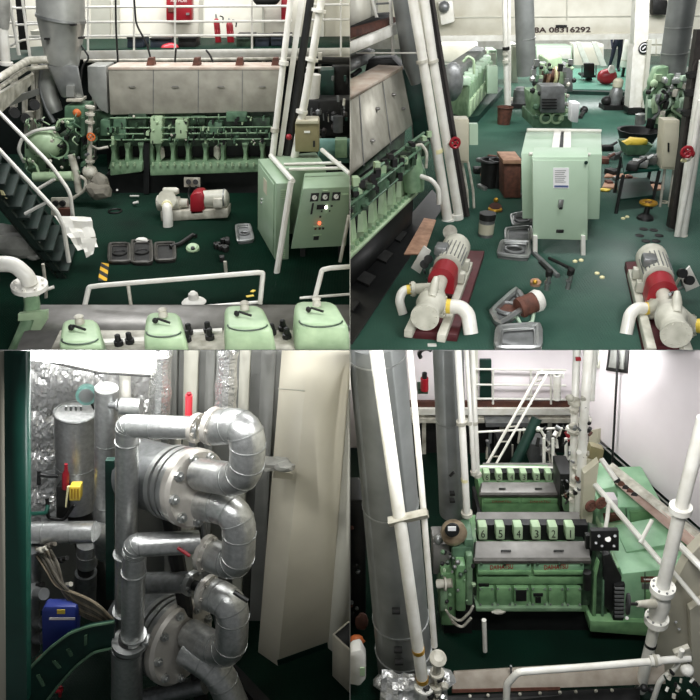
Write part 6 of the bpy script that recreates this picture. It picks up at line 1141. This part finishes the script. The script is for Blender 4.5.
# engines
def small_engine(label, x0, x1, yh0, yh1, ybot, Y, covers, cw, cy0, cy1, first):
    t = T('diesel_engine', label, 'engine', None); w = x1 - x0; sc = w / 115.0
    t.add('hood', M().hull([P(x0 - 1, yh1, Y), P(x1 + 1, yh1, Y), P(x1 - 1, yh0, Y + .25), P(x0 + 1, yh0, Y + .25)], [p + V((0, .1, -.12)) for p in (P(x0 - 1, yh1, Y), P(x1 + 1, yh1, Y), P(x1 - 1, yh0, Y + .25), P(x0 + 1, yh0, Y + .25))], .012), 'hooddark')
    for u in (.27, .73): t.add('hood_badge', M().hull([P(x0 + w * u - 5 * sc, yh0 + (yh1 - yh0) * .5, Y + .105), P(x0 + w * u + 5 * sc, yh0 + (yh1 - yh0) * .5, Y + .105), P(x0 + w * u + 5 * sc, yh0 + (yh1 - yh0) * .42, Y + .135), P(x0 + w * u - 5 * sc, yh0 + (yh1 - yh0) * .42, Y + .135)], [p + V((0, .02, -.03)) for p in (P(x0 + w * u - 5 * sc, yh0 + (yh1 - yh0) * .5, Y + .105), P(x0 + w * u + 5 * sc, yh0 + (yh1 - yh0) * .5, Y + .105), P(x0 + w * u + 5 * sc, yh0 + (yh1 - yh0) * .42, Y + .135), P(x0 + w * u - 5 * sc, yh0 + (yh1 - yh0) * .42, Y + .135))]), 'iron')
    t.add('head_block', M().rc(x0 + 2, cy0 + 4, x1 - 2, cy1 + 3, Y + .42, .1), 'black')
    yr = cy0 - 9 * sc; t.add('rear_hood', M().hull([P(x0 + 1, yr + 7 * sc, Y + .7), P(x1 - 10 * sc, yr + 7 * sc, Y + .7), P(x1 - 11 * sc, yr, Y + .8), P(x0 + 2, yr, Y + .8)], [p + V((0, .05, -.1)) for p in (P(x0 + 1, yr + 7 * sc, Y + .7), P(x1 - 10 * sc, yr + 7 * sc, Y + .7), P(x1 - 11 * sc, yr, Y + .8), P(x0 + 2, yr, Y + .8))]), 'hooddark')
    for i, cx in enumerate(covers):
        c = t.add('rocker_cover', M().pr([(cx - cw / 2, cy1), (cx + cw / 2, cy1), (cx + cw / 2, cy0 + 6 * sc), (cx - cw / 2, cy0 + 6 * sc)], Y + .3, .13, .015), 'lgreen')
        nw_ = .06 if i == 5 else .22; o = P(cx - cw * nw_, cy1 - 2.5 * sc, Y + .298); t.add('numeral', M().text(str(6 - i), o, P(cx + cw * nw_, cy1 - 2.5 * sc, Y + .298) - o, P(cx - cw * nw_, cy1 - 10 * sc, Y + .298) - o, .003), 'black', c)
        t.add('knob', M().ball(P(cx, cy0 + 4.5 * sc, Y + .36), .016), 'oilgreen', c)
    t.add('hood_lip', M().rc(x0 - 1, yh1 - 1, x1 + 1, yh1 + 1.6 * sc, Y - .01, .05), 'dullgrey'); t.add('fuel_rail', M().tb([(x0, cy0 + 8 * sc, Y + .5), (x1 + 4, cy0 + 7 * sc, Y + .5)], .8, n=6), 'pipewhite')
    if not first:
        t.add('block', M().rc(x0 + 1, yh1 + 1, x1, ybot, Y + .06, .7, .01), 'engreen')
        for a, b2 in ((x0 + 3, x0 + w * .48), (x0 + w * .52, x1 - 2)):
            p = t.add('cam_cover', M().rc(a, yh1 + 3, b2, yh1 + 7, Y + .03, .06, .006), 'engreen'); t.add('lettering', M().text('DAIHATSU', P(a + 8, yh1 + 6.4, Y + .028), P(b2 - 8, yh1 + 6.4, Y + .028) - P(a + 8, yh1 + 6.4, Y + .028), V((0, 0, 2.6 / ppm(P(a, yh1 + 6, Y)))), .003), 'letterred', p)
        return t
    t.add('block', M().rc(x0 + 2, yh1 + 1, x1 - 2, ybot, Y + .06, .8, .01), 'engreen'); mid = (x0 + x1) / 2
    for a, b2, tx0, tx1 in ((x0 + 3, mid - 1.5, 490, 513), (mid + 1.5, x1 - 6, 544, 568)):
        p = t.add('cam_cover', M().rc(a, yh1 + 1, b2, yh1 + 9, Y + .01, .07, .008), 'brgreen'); o = P(tx0, yh1 + 7.6, Y + .008)
        t.add('lettering', M().text('DAIHATSU', o, P(tx1, yh1 + 6.6, Y + .008) - o, P(tx0, yh1 + 3, Y + .008) - o, .003, .02), 'letterred', p)
        t.add('lower_strip', M().rc(a, yh1 + 9.5, b2, yh1 + 13, Y - .01, .09, .006), 'engreen')
        for k in range(3): t.add('bolt', M().cy(P(a + 3 + k * (b2 - a - 6) / 2, yh1 + 1, Y), P(a + 3 + k * (b2 - a - 6) / 2, yh1 + 1, Y) + V((0, -.03, 0)), .016, 8), 'oilgreen')
    t.add('band', M().rc(x0 + 2, yh1 + 15, x1 - 3, yh1 + 22, Y + .03, .05, .006), 'engreen')
    dw = (x1 - x0 - 10) / 6.0
    for i in range(6):
        a = x0 + 3 + i * dw; d = t.add('crank_door', M().rc(a + 1, yh1 + 26, a + dw - 1.5, yh1 + 44, Y + .01, .07, .012), 'engreen')
        for bx, by in ((a + 2.5, yh1 + 27), (a + dw - 3, yh1 + 27), (a + 2.5, yh1 + 42.5), (a + dw - 3, yh1 + 42.5)): t.add('bolt', M().cy(P(bx, by, Y + .01), P(bx, by, Y - .012), .013, 6), 'oilgreen', d)
        if i == 2: t.add('plate', M().rc(a + 3, yh1 + 29, a + dw - 4, yh1 + 39, Y - .005, .02), 'black', d)
        if i == 3: t.add('plate', M().rc(a + 3, yh1 + 32, a + dw - 5, yh1 + 34.5, Y - .005, .02), 'black', d); t.add('plate', M().rc(a + 5, yh1 + 36, a + dw - 7, yh1 + 41, Y - .005, .02), 'black', d)
    t.add('tag', M().rc(x0 + 4, yh1 + 22, x0 + 14, yh1 + 24.5, Y + .02, .04), 'black')
    t.add('sump_lip', M().rc(x0 + 1, yh1 + 46, x1 - 8, yh1 + 49.5, Y - .03, .2, .008), 'green'); t.add('rag', M().ball(P(499, yh1 + 50, Y - .05), .05, (1.6, .6, .6), .2), 'dirtywhite')
    t.add('base', M().rc(x0 - 6, ybot, x1 + 4, 640, Y + .15, .7, .01), 'black')
    return t
e1 = small_engine('front green diesel engine with six numbered rocker covers in the lower right bay', 475, 590, 541, 562, 612, 5.75, (483, 500.5, 518.5, 536.5, 553.5, 570.5), 9, 521, 540, True)
e2 = small_engine('rear green diesel engine with six smaller numbered covers in the lower right bay', 481, 560, 482, 496, 516, 7.3, (487, 499.3, 511.6, 524, 537, 549), 6.4, 469, 481.5, False)
e2.add('base', M().rc(478, 514, 566, 560, 7.5, .6, .01), 'black'); e2.add('end_casing', M().rc(560, 474, 574, 512, 7.2, .4, .02), 'iron'); e2.add('pump', M().rc(564, 500, 574, 512, 7.1, .2, .02), 'green')
for i in range(12): e2.add('fitting', M().tb([(random.uniform(560, 574), random.uniform(478, 505), 7.1), (random.uniform(560, 574), random.uniform(478, 505), 7.05)], 1, n=6), random.choice(['iron', 'rust', 'greymetal', 'dirtywhite']))
t = e1; Y = 5.75
for q, c, d in (((452, 548, 472, 600), 'midgreen', .1), ((441, 574, 456, 626), 'engreen', .05), ((456, 566, 466, 612), 'engreen', -.04), ((464, 540, 474, 560), 'midgreen', .12), ((440, 590, 448, 612), 'green', -.06), ((466, 556, 473, 606), 'green', .02)): t.add('gear_casing', M().rc(*q, Y + d, .35, .025), c)
t.add('water_pump', M().tb([(437, 584, Y - .05), (452, 583, Y - .08)], 4.5, n=16), 'dirtywhite'); t.add('pump_flange', M().tb([(444, 584, Y - .07), (446, 584, Y - .07)], 7, n=16), 'dirtywhite')
t.add('air_filter', M().lathe(P(452, 529, 6.0), (.1, -1, .25), [(0, .13), (.05, .15), (.12, .15), (.15, .12), (.17, .08)], 24), 'bronze'); t.add('filter_cap', M().lathe(P(452, 529.5, 5.82), (.1, -1, .25), [(0, .085), (.03, .08), (.04, .05)], 20), 'black'); t.add('filter_label', M().rc(448, 527, 456, 531, 5.77, .01), 'paper')
t.add('duct_box', M().rc(433, 544, 450, 575, 5.95, .3, .02), 'hooddark'); t.add('duct_end', M().ball(P(438, 540, 6.0), .06, (1, 1, 1.2)), 'steel')
for q in (((449, 615), (460, 622), (470, 612), (473, 606)), ((452, 622), (462, 628), (471, 618)), ((446, 610), (452, 620), (458, 626))): t.add('rag_strip', M().tb([(x, y, Y - .1) for x, y in q], 1.4, .4, 6), 'dirtywhite')
for i in range(22):
    x = random.uniform(442, 474); y = random.uniform(552, 612); t.add('fitting', M().ball(P(x, y, Y - .06), random.uniform(.012, .035), (1, 1, 1.3), .1, 1), random.choice(['green', 'lgreen', 'iron', 'steel', 'oilgreen']))
t.add('sub_base', M().rc(444, 612, 472, 644, Y + .1, .4), 'black')
t.add('drive_end', M().rc(577, 560, 592, 606, Y + .05, .4, .02), 'oilgreen'); t.add('fuel_pump', M().tb([(587, 572, Y - .05), (587, 588, Y - .05)], 4, n=14), 'iron')
fl = P(600, 590, Y); t.add('flywheel_housing', M().pr([(590, 626), (592, 570), (600, 552), (611, 556), (607, 622), (604, 630)], Y + .02, .5, .02), 'oilgreen'); t.add('housing_rib', M().pr([(592, 624), (594, 572), (598, 560), (600, 562), (597, 576), (596, 624)], Y - .02, .06, .008), 'engreen'); t.add('housing_rib', M().pr([(601, 622), (603, 580), (605, 580), (604, 622)], Y - .02, .06, .008), 'midgreen'); t.add('guard', M().pr([(603, 556), (610, 554), (622, 578), (617, 618), (604, 606)], Y - .02, .3, .01), 'black')
g = t.add('gauge_panel', M().rc(591, 531, 619, 551, 5.7, .06, .006), 'black')
for x, y, r in ((608, 539, .032), (599, 536, .016), (615, 536, .016), (596, 543, .014), (614, 546, .014), (602, 546, .014)): t.add('gauge', M().cy(P(x, y, 5.7), P(x, y, 5.685), r, 14), 'dial' if r > .03 else 'greymetal', g)
t.add('panel_bracket', M().rc(586, 536, 592, 580, 5.9, .06), 'iron')
# alternators
t = T('alternator', 'front bright green alternator with louvred black end, right of the front engine', 'alternator'); Y = 5.72
t.add('body', M().pr([(622, 574), (694, 566), (694, 626), (620, 622)], Y, .75, .02), 'brgreen'); t.add('top_box', M().pr([(626, 552), (690, 540), (692, 570), (628, 576)], Y + .3, .45, .02), 'brgreen')
l = t.add('end_louvre', M().pr([(615, 587), (625, 584), (623, 622), (613, 620)], Y - .04, .1), 'black')
for k in range(8): t.add('slat', M().rc(615, 588.5 + k * 4, 624.5, 590 + k * 4, Y - .06, .03), 'greymetal', l)
t.add('end_plate', M().pr([(612, 568), (640, 566), (642, 578), (616, 586)], Y + .1, .4, .01), 'engreen'); t.add('seam', M().tb([(645, 572, Y - .01), (645, 624, Y - .01)], .5, n=6), 'oilgreen'); t.add('access_cover', M().pr([(646, 592), (688, 590), (688, 616), (646, 616)], Y - .03, .05, .01), 'engreen'); t.add('lifting_eye', M().ring(P(634, 561, Y + .4), (0, 1, 0), .05, .015), 'green'); t.add('lifting_eye', M().ring(P(668, 556, Y + .4), (0, 1, 0), .05, .015), 'green'); t.add('cooler_box', M().pr([(628, 540), (652, 534), (654, 552), (630, 556)], Y + .7, .3, .02), 'engreen'); t.add('base_frame', M().pr([(590, 621), (694, 624), (694, 640), (590, 632)], Y - .06, .8, .015), 'engreen')
n_ = t.add('name_plate', M().rc(641, 577, 658, 582.5, Y - .01, .02), 'rust'); t.add('plate_text', M().rc(644, 579, 655, 580.2, Y - .014, .01), 'letterpale', n_); t.add('name_plate', M().rc(642, 584, 653, 589, Y - .01, .02), 'greymetal'); t.add('warning_dot', M().cy(P(627, 618, Y), P(627, 618, Y - .02), .02, 12), 'dial')
t.add('under_base', M().pr([(592, 634), (690, 640), (690, 662), (596, 652)], Y + .1, .6), 'black')
t = T('alternator', 'rear pale green alternator behind the white diagonal pipe', 'alternator'); Y = 6.7
t.add('body', M().pr([(600, 508), (664, 506), (668, 548), (602, 550)], Y, .8, .03), 'brgreen'); t.add('top_box', M().pr([(598, 490), (616, 486), (622, 510), (600, 514)], Y + .2, .5, .02), 'brgreen'); t.add('terminal_box', M().pr([(604, 516), (622, 514), (622, 520), (605, 523)], Y - .05, .1), 'rust'); t.add('cover_plate', M().pr([(630, 512), (660, 510), (662, 540), (632, 541)], Y - .03, .05, .01), 'engreen'); t.add('seam', M().tb([(626, 508, Y - .02), (628, 549, Y - .02)], .5, n=6), 'oilgreen'); t.add('meter_box', M().rc(606, 500, 618, 509, Y - .1, .15, .01), 'casing'); t.add('shelf', M().pr([(604, 530), (632, 528), (632, 535), (602, 537)], Y - .12, .3, .01), 'lgreen')
# pipes and columns at the casing foot
t = T('column_pipe', 'white upright pipe cluster with knobbly valves at the casing corner', 'pipe'); Y = 7.0
t.add('pipe', M().tb([(577, 343, Y), (574, 440, Y), (573, 520, 6.9)], 3.8, n=14), 'pipewhite'); t.add('pipe', M().tb([(589, 343, Y - .2), (584, 420, Y - .2), (579, 512, Y - .2)], 4.6, n=14), 'pipewhite'); t.add('pipe', M().tb([(595, 343, Y), (592, 400, Y)], 2.6, n=12), 'pipewhite')
for x, y, r in ((574, 400, 6), (574, 408, 5), (585, 419, 6.5), (574, 430, 5.5), (578, 466, 6), (575, 484, 5.5), (575, 491, 5.5)): t.add('flange', M().tb([(x, y, Y - .1), (x, y + 3, Y - .1)], r, n=14), 'dirtywhite')
for x, y in ((576, 404), (570, 398), (575, 478), (573, 426)): t.add('valve_body', M().ball(P(x, y, Y - .15), .05, (1, 1, 1), .1), 'dirtywhite')
t.add('red_tag', M().rc(576, 358, 581, 361, Y - .1, .03), 'red'); t.add('bracket', M().rc(584, 460, 598, 474, Y - .1, .1), 'beige')
for i in range(26):
    x = random.uniform(566, 598); y = random.uniform(395, 505); t.add('fitting', M().tw([P(x, y, Y - .2), P(x + random.uniform(-3, 3), y + random.uniform(1, 4), Y - .25)], random.uniform(.012, .035), 7), random.choice(['dirtywhite', 'pipewhite', 'iron', 'rust', 'greymetal']))
t = T('steel_column', 'white steel column beside the rear engine below the manifold', 'column'); t.add('plate', M().pr([(584, 474), (599, 462), (590, 540), (581, 548)], 6.6, .1), 'beige'); t.add('bracket_plate', M().pr([(591, 446), (604, 450), (602, 462), (588, 458)], 6.9, .1), 'tan')
for i, (x, y) in enumerate(((591, 506), (601, 503))): solo('handwheel', ['left', 'right'][i] + ' dark red handwheel on the white column', 'valve', wheel(M(), P(x, y, 6.4), (.3, -1, .2), .06, .022), 'rust', 'handwheels on the white column')
for i, (pts, r, lab) in enumerate(((((584, 471, 6.8), (608, 500, 6.4), (640, 538, 6.0), (662, 564, 5.7)), 2.8, 'white diagonal pipe crossing before the rear alternator'), (((568, 427, 7.6), (582, 440, 7.2), (602, 460, 6.9), (616, 480, 6.7)), 2.6, 'white diagonal pipe starting at the pipe cluster'),
     (((609, 503, 6.2), (607, 520, 6.1), (604, 536, 6.0)), 2, 'short white upright stay before the rear alternator'), (((668, 566, 5.3), (700, 604, 5.0)), 2.4, 'white diagonal pipe right of the large valve'), (((676, 542, 5.4), (704, 570, 5.1)), 3.5, 'thick white diagonal pipe at the right edge'), (((640, 543, 5.9), (652, 520, 6.1)), 2, 'short white stay under the manifold beam'))):
    solo('diagonal_pipe', lab, 'pipe', M().tb(list(pts), r, .2, 10), 'pipewhite', 'diagonal white pipes along the casing')
t = T('valve_column', 'large white pipe with flanged globe valve slanting down at the right', 'pipe'); Y = 5.0
t.add('upper_pipe', M().tb([(704, 418, Y), (681, 508, Y), (662, 590, Y)], [7, 6.5, 6.5], n=18), 'pipewhite'); t.add('lower_pipe', M().tb([(656, 620, Y), (645, 668, Y), (640, 690, Y)], 5.4, n=16), 'pipewhite')
t.add('flange', M().tb([(681, 506, Y), (680, 511, Y)], 11, n=20), 'pipewhite'); t.add('flange', M().tb([(663, 586, Y), (662, 591, Y)], 12, n=20), 'pipewhite'); t.add('flange', M().tb([(657, 617, Y), (656, 622, Y)], 11.5, n=20), 'pipewhite')
t.add('valve_body', M().tb([(662, 590, Y), (660, 604, Y), (657, 618, Y)], [8, 10, 8], n=18), 'pipewhite'); t.add('bonnet', M().tb([(654, 604, Y - .1), (637, 604, Y - .15)], [5, 3], n=14), 'dirtywhite'); t.add('handwheel', wheel(M(), P(628, 604, Y - .18), (1, -.3, .1), .09, .02), 'black'); t.add('spindle', M().tb([(637, 604, Y - .15), (628, 604, Y - .18)], 1.6, n=8), 'iron'); t.add('black_band', M().tb([(651, 643, Y), (650.4, 645.5, Y)], 5.8, n=16), 'black')
for k in range(8):
    an = k * math.pi / 4
    for fx, fy in ((662.5, 588.5), (656.5, 619.5)): p = P(fx, fy, Y); t.add('bolt', M().cy(p + V((math.cos(an) * .1, math.sin(an) * .1, -.035)), p + V((math.cos(an) * .1, math.sin(an) * .1, .045)), .012, 6), 'greymetal')
t = T('steel_column', 'broad cream steel column at the lower right edge', 'column'); Y = 5.25
t.add('plate', M().pr([(668, 596), (690, 556), (706, 540), (706, 600), (690, 640), (680, 704), (644, 704), (650, 680)], Y, .12), 'paintcream'); t.add('stiffener', M().pr([(690, 610), (708, 598), (708, 704), (694, 704)], Y - .12, .08), 'paintcream')
for x, y in ((676, 622), (679, 629)): t.add('bolt', M().cy(P(x, y, Y), P(x, y, Y - .03), .016, 8), 'greymetal')
t = T('pipe_fittings', 'cluster of small white pipe fittings at the bottom right corner', 'fittings'); t.add('elbow', M().tb([(652, 704, 4.7), (660, 680, 4.7), (676, 668, 4.7), (682, 650, 4.7)], 2.6, .3, 10), 'pipewhite'); t.add('ball_joint', M().ball(P(687, 670, 4.65), .07), 'pipewhite'); t.add('clamp', M().pr([(674, 654), (690, 648), (694, 660), (680, 664)], 4.7, .06, .01), 'dirtywhite')
for i in range(16): x = random.uniform(664, 698); y = random.uniform(668, 698); t.add('fitting', M().tb([(x, y, 4.62), (x + random.uniform(-4, 4), y + 4, 4.6)], random.uniform(.8, 2), n=7), random.choice(['iron', 'pipewhite', 'black', 'dirtywhite', 'oilgreen']))
t = T('black_valve', 'pair of black valve knobs at the foot of the large white pipe', 'valve'); t.add('knob', M().ball(P(644, 688, 4.75), .045), 'black'); t.add('knob', M().ball(P(652, 690, 4.75), .04), 'black'); t.add('stem', M().tb([(636, 688, 4.75), (656, 690, 4.75)], 1.4, n=8), 'iron')
# front rail and plank
t = T('guard_rail', 'white tubular guard rail along the bottom of the lower right bay', 'railing'); t.add('top_rail', M().tb([(506, 706, 4.55), (507, 684, 4.6), (518, 672, 4.6), (600, 666, 4.65), (690, 658, 4.7)], 3.6, .25, 14), 'pipewhite'); t.add('union', M().tb([(650, 661, 4.67), (660, 660, 4.67)], 5.4, n=14), 'pipewhite'); t.add('union', M().tb([(653, 660.7, 4.67), (656, 660.5, 4.67)], 6.4, n=14), 'dirtywhite')
t = T('plank', 'weathered pale plank with a rusty lower edge behind the front rail', 'plank'); t.add('board', M().hull([P(454, 672, 5.1), P(664, 660, 5.1), P(666, 684, 4.95), P(452, 692, 4.95)], [p + V((0, .04, -.03)) for p in (P(454, 672, 5.1), P(664, 660, 5.1), P(666, 684, 4.95), P(452, 692, 4.95))], .006), 'wood'); t.add('rusty_edge', M().hull([P(452, 690, 4.955), P(560, 687, 4.955), P(560, 690, 4.94), P(452, 693, 4.94)], [p + V((0, .02, -.01)) for p in (P(452, 690, 4.955), P(560, 687, 4.955), P(560, 690, 4.94), P(452, 693, 4.94))]), 'rust')
t.add('peg', M().tb([(511, 673, 5.05), (511, 666, 5.05)], 1.2, n=8), 'greymetal')
t = T('floor_grating', 'dark strip with pale rivets in front of the plank', 'grating'); t.add('strip', M().hull([P(448, 696, 4.9), P(640, 688, 4.9), P(640, 708, 4.75), P(446, 708, 4.75)], [p + V((0, .03, -.03)) for p in (P(448, 696, 4.9), P(640, 688, 4.9), P(640, 708, 4.75), P(446, 708, 4.75))]), 'iron')
for x in (470, 488, 520, 540, 560, 576, 596, 612): t.add('rivet', M().ball(P(x, 697 - (x - 448) * .04, 4.84), .02), 'dirtywhite')
solo('marker_post', 'short white marker post standing in front of the dark engine base', 'post', M().tb([(484, 620, 5.45), (485, 651, 5.45)], 2.4, n=12), 'pipewhite')
t = T('jug', 'white plastic jug at the left edge near the widest uptake', 'jug'); t.add('body', M().pr([(352, 652), (361, 650), (366, 660), (366, 680), (360, 687), (345, 684), (345, 660)], 4.9, .16, .03), 'cloth'); t.add('label', M().rc(360, 668, 365, 676, 4.89, .02), 'lgreen'); t.add('cap', M().tb([(356, 651, 4.98), (356, 646, 4.98)], 2.6, n=12), 'cloth')
solo('orange_cap', 'orange rusty lump in the shadow above the white jug', 'lump', M().ball(P(357, 640, 5.4), .07, (1.3, .8, .8), .15), 'orange')
solo('rust_lump', 'dark brown lump in the shadow left of the widest uptake', 'lump', M().ball(P(362, 622, 5.6), .1, (.8, .8, 1.3), .15), 'brown')
t = T('dark_machine', 'dark shadowed machinery at the left edge behind the widest uptake', 'machinery'); t.add('body', M().rc(346, 500, 366, 640, 6.0, .4, .02), 'black')
for i in range(8): x = random.uniform(350, 358); y = random.uniform(515, 630); t.add('fitting', M().ball(P(x, y, 5.95), .03, (1, 1, 1), .1, 1), random.choice(['rust', 'greymetal', 'iron']))
# ================================================================ dividing bulkhead, light, finish
CUR[0] = 'X'
struct('wall_center', M().bx((0, (YE + 34) / 2, 1.8), (.004, 34 - YE, 3.6)), 'cream')
struct('wall_lower', M().hull([V((-.002, 3.2, ZL)), V((-.002, 9.6, ZL)), V((-.002, 9.6, -.13)), V((-.002, YE, -.13)), V((-.002, YE, -.05)), V((-.002, 3.2, 1.9))], [V((.002, y, z)) for y, z in ((3.2, ZL), (9.6, ZL), (9.6, -.13), (YE, -.13), (YE, -.05), (3.2, 1.9))]), 'cream')
for t in THINGS: t.done()
# everything ends at the bulkheads and deck edges between the bays
NS = UP.copy()
bpy.context.view_layer.update()
def cut(o, planes):
    mw = o.matrix_world; inv = mw.inverted()
    for pt, no in planes:
        ds = [(mw @ v.co - pt).dot(no) for v in o.data.vertices]
        if not ds: return False
        if min(ds) >= -1e-5: continue
        if max(ds) <= 1e-4: return False
        if o.data.users > 1: o.data = o.data.copy()
        b = bmesh.new(); b.from_mesh(o.data); b.transform(mw)
        r = bmesh.ops.bisect_plane(b, geom=b.verts[:] + b.edges[:] + b.faces[:], plane_co=pt, plane_no=no, clear_inner=True)
        es = [e for e in b.edges if e.is_boundary]
        if es: bmesh.ops.holes_fill(b, edges=es, sides=0)
        b.transform(inv); b.to_mesh(o.data); b.free()
    return True
for o in list(COL.objects):
    if o.type != 'MESH' or o.name not in PANEL: continue
    k = PANEL[o.name]; pl = []
    if k == 'X': continue
    pl.append((V((-.004 if k[1] == 'L' else .004, 0, 0)), V((-1 if k[1] == 'L' else 1, 0, 0))))
    pl.append((CAM + UP * (.003 if k[0] == 'T' else -.003), UP if k[0] == 'T' else -UP))
    if not cut(o, pl): bpy.data.objects.remove(o)
def area(name, loc, size, power, rot=(0, 0, 0), col=(1, 1, 1)):
    l = bpy.data.lights.new(name, 'AREA'); l.shape = 'RECTANGLE'; l.size, l.size_y = size; l.energy = power; l.color = col
    o = bpy.data.objects.new(name, l); COL.objects.link(o); o.location = loc; o.rotation_euler = rot; return o
area('lamp_upper_left', (-3.4, 9.6, 5.6), (5, 1.0), 350)
area('lamp_upper_left', (-4, 14.8, 5.2), (7, 1.0), 300)
area('unseen_lamp_upper_right', (3.2, 8.6, 6.0), (4, 2), 330)
area('unseen_lamp_upper_right', (5.5, 16.0, 5.6), (8, 2), 760, (rad(35), 0, 0))  # added out of view, tilted to brighten the white girder face
area('unseen_lamp_upper_right', (6, 26.5, 4.6), (12, 2), 1100)
area('lamp_lower_left', (-2.0, 4.3, 1.95), (1.4, .25), 66, (rad(5), 0, 0))
area('lamp_lower_left', (-.9, 3.3, 1.9), (1.0, .5), 26, (rad(25), 0, 0))
area('unseen_lamp_lower_right', (1.6, 3.4, 2.2), (2.4, .6), 190, (rad(25), 0, 0))
area('unseen_lamp_lower_right', (2.4, 8.2, -.2), (4, .4), 95)  # added unseen under the deck, lights the part the deck shades
w = bpy.data.worlds.new('world'); SC.world = w; w.use_nodes = True
w.node_tree.nodes['Background'].inputs[0].default_value = (.75, .78, .8, 1); w.node_tree.nodes['Background'].inputs[1].default_value = .17
SC.view_settings.view_transform = 'Standard'; SC.view_settings.look = 'None'; SC.view_settings.exposure = 0; SC.view_settings.gamma = 1
SC.view_settings.use_curve_mapping = False
SC.cycles.use_denoising = True
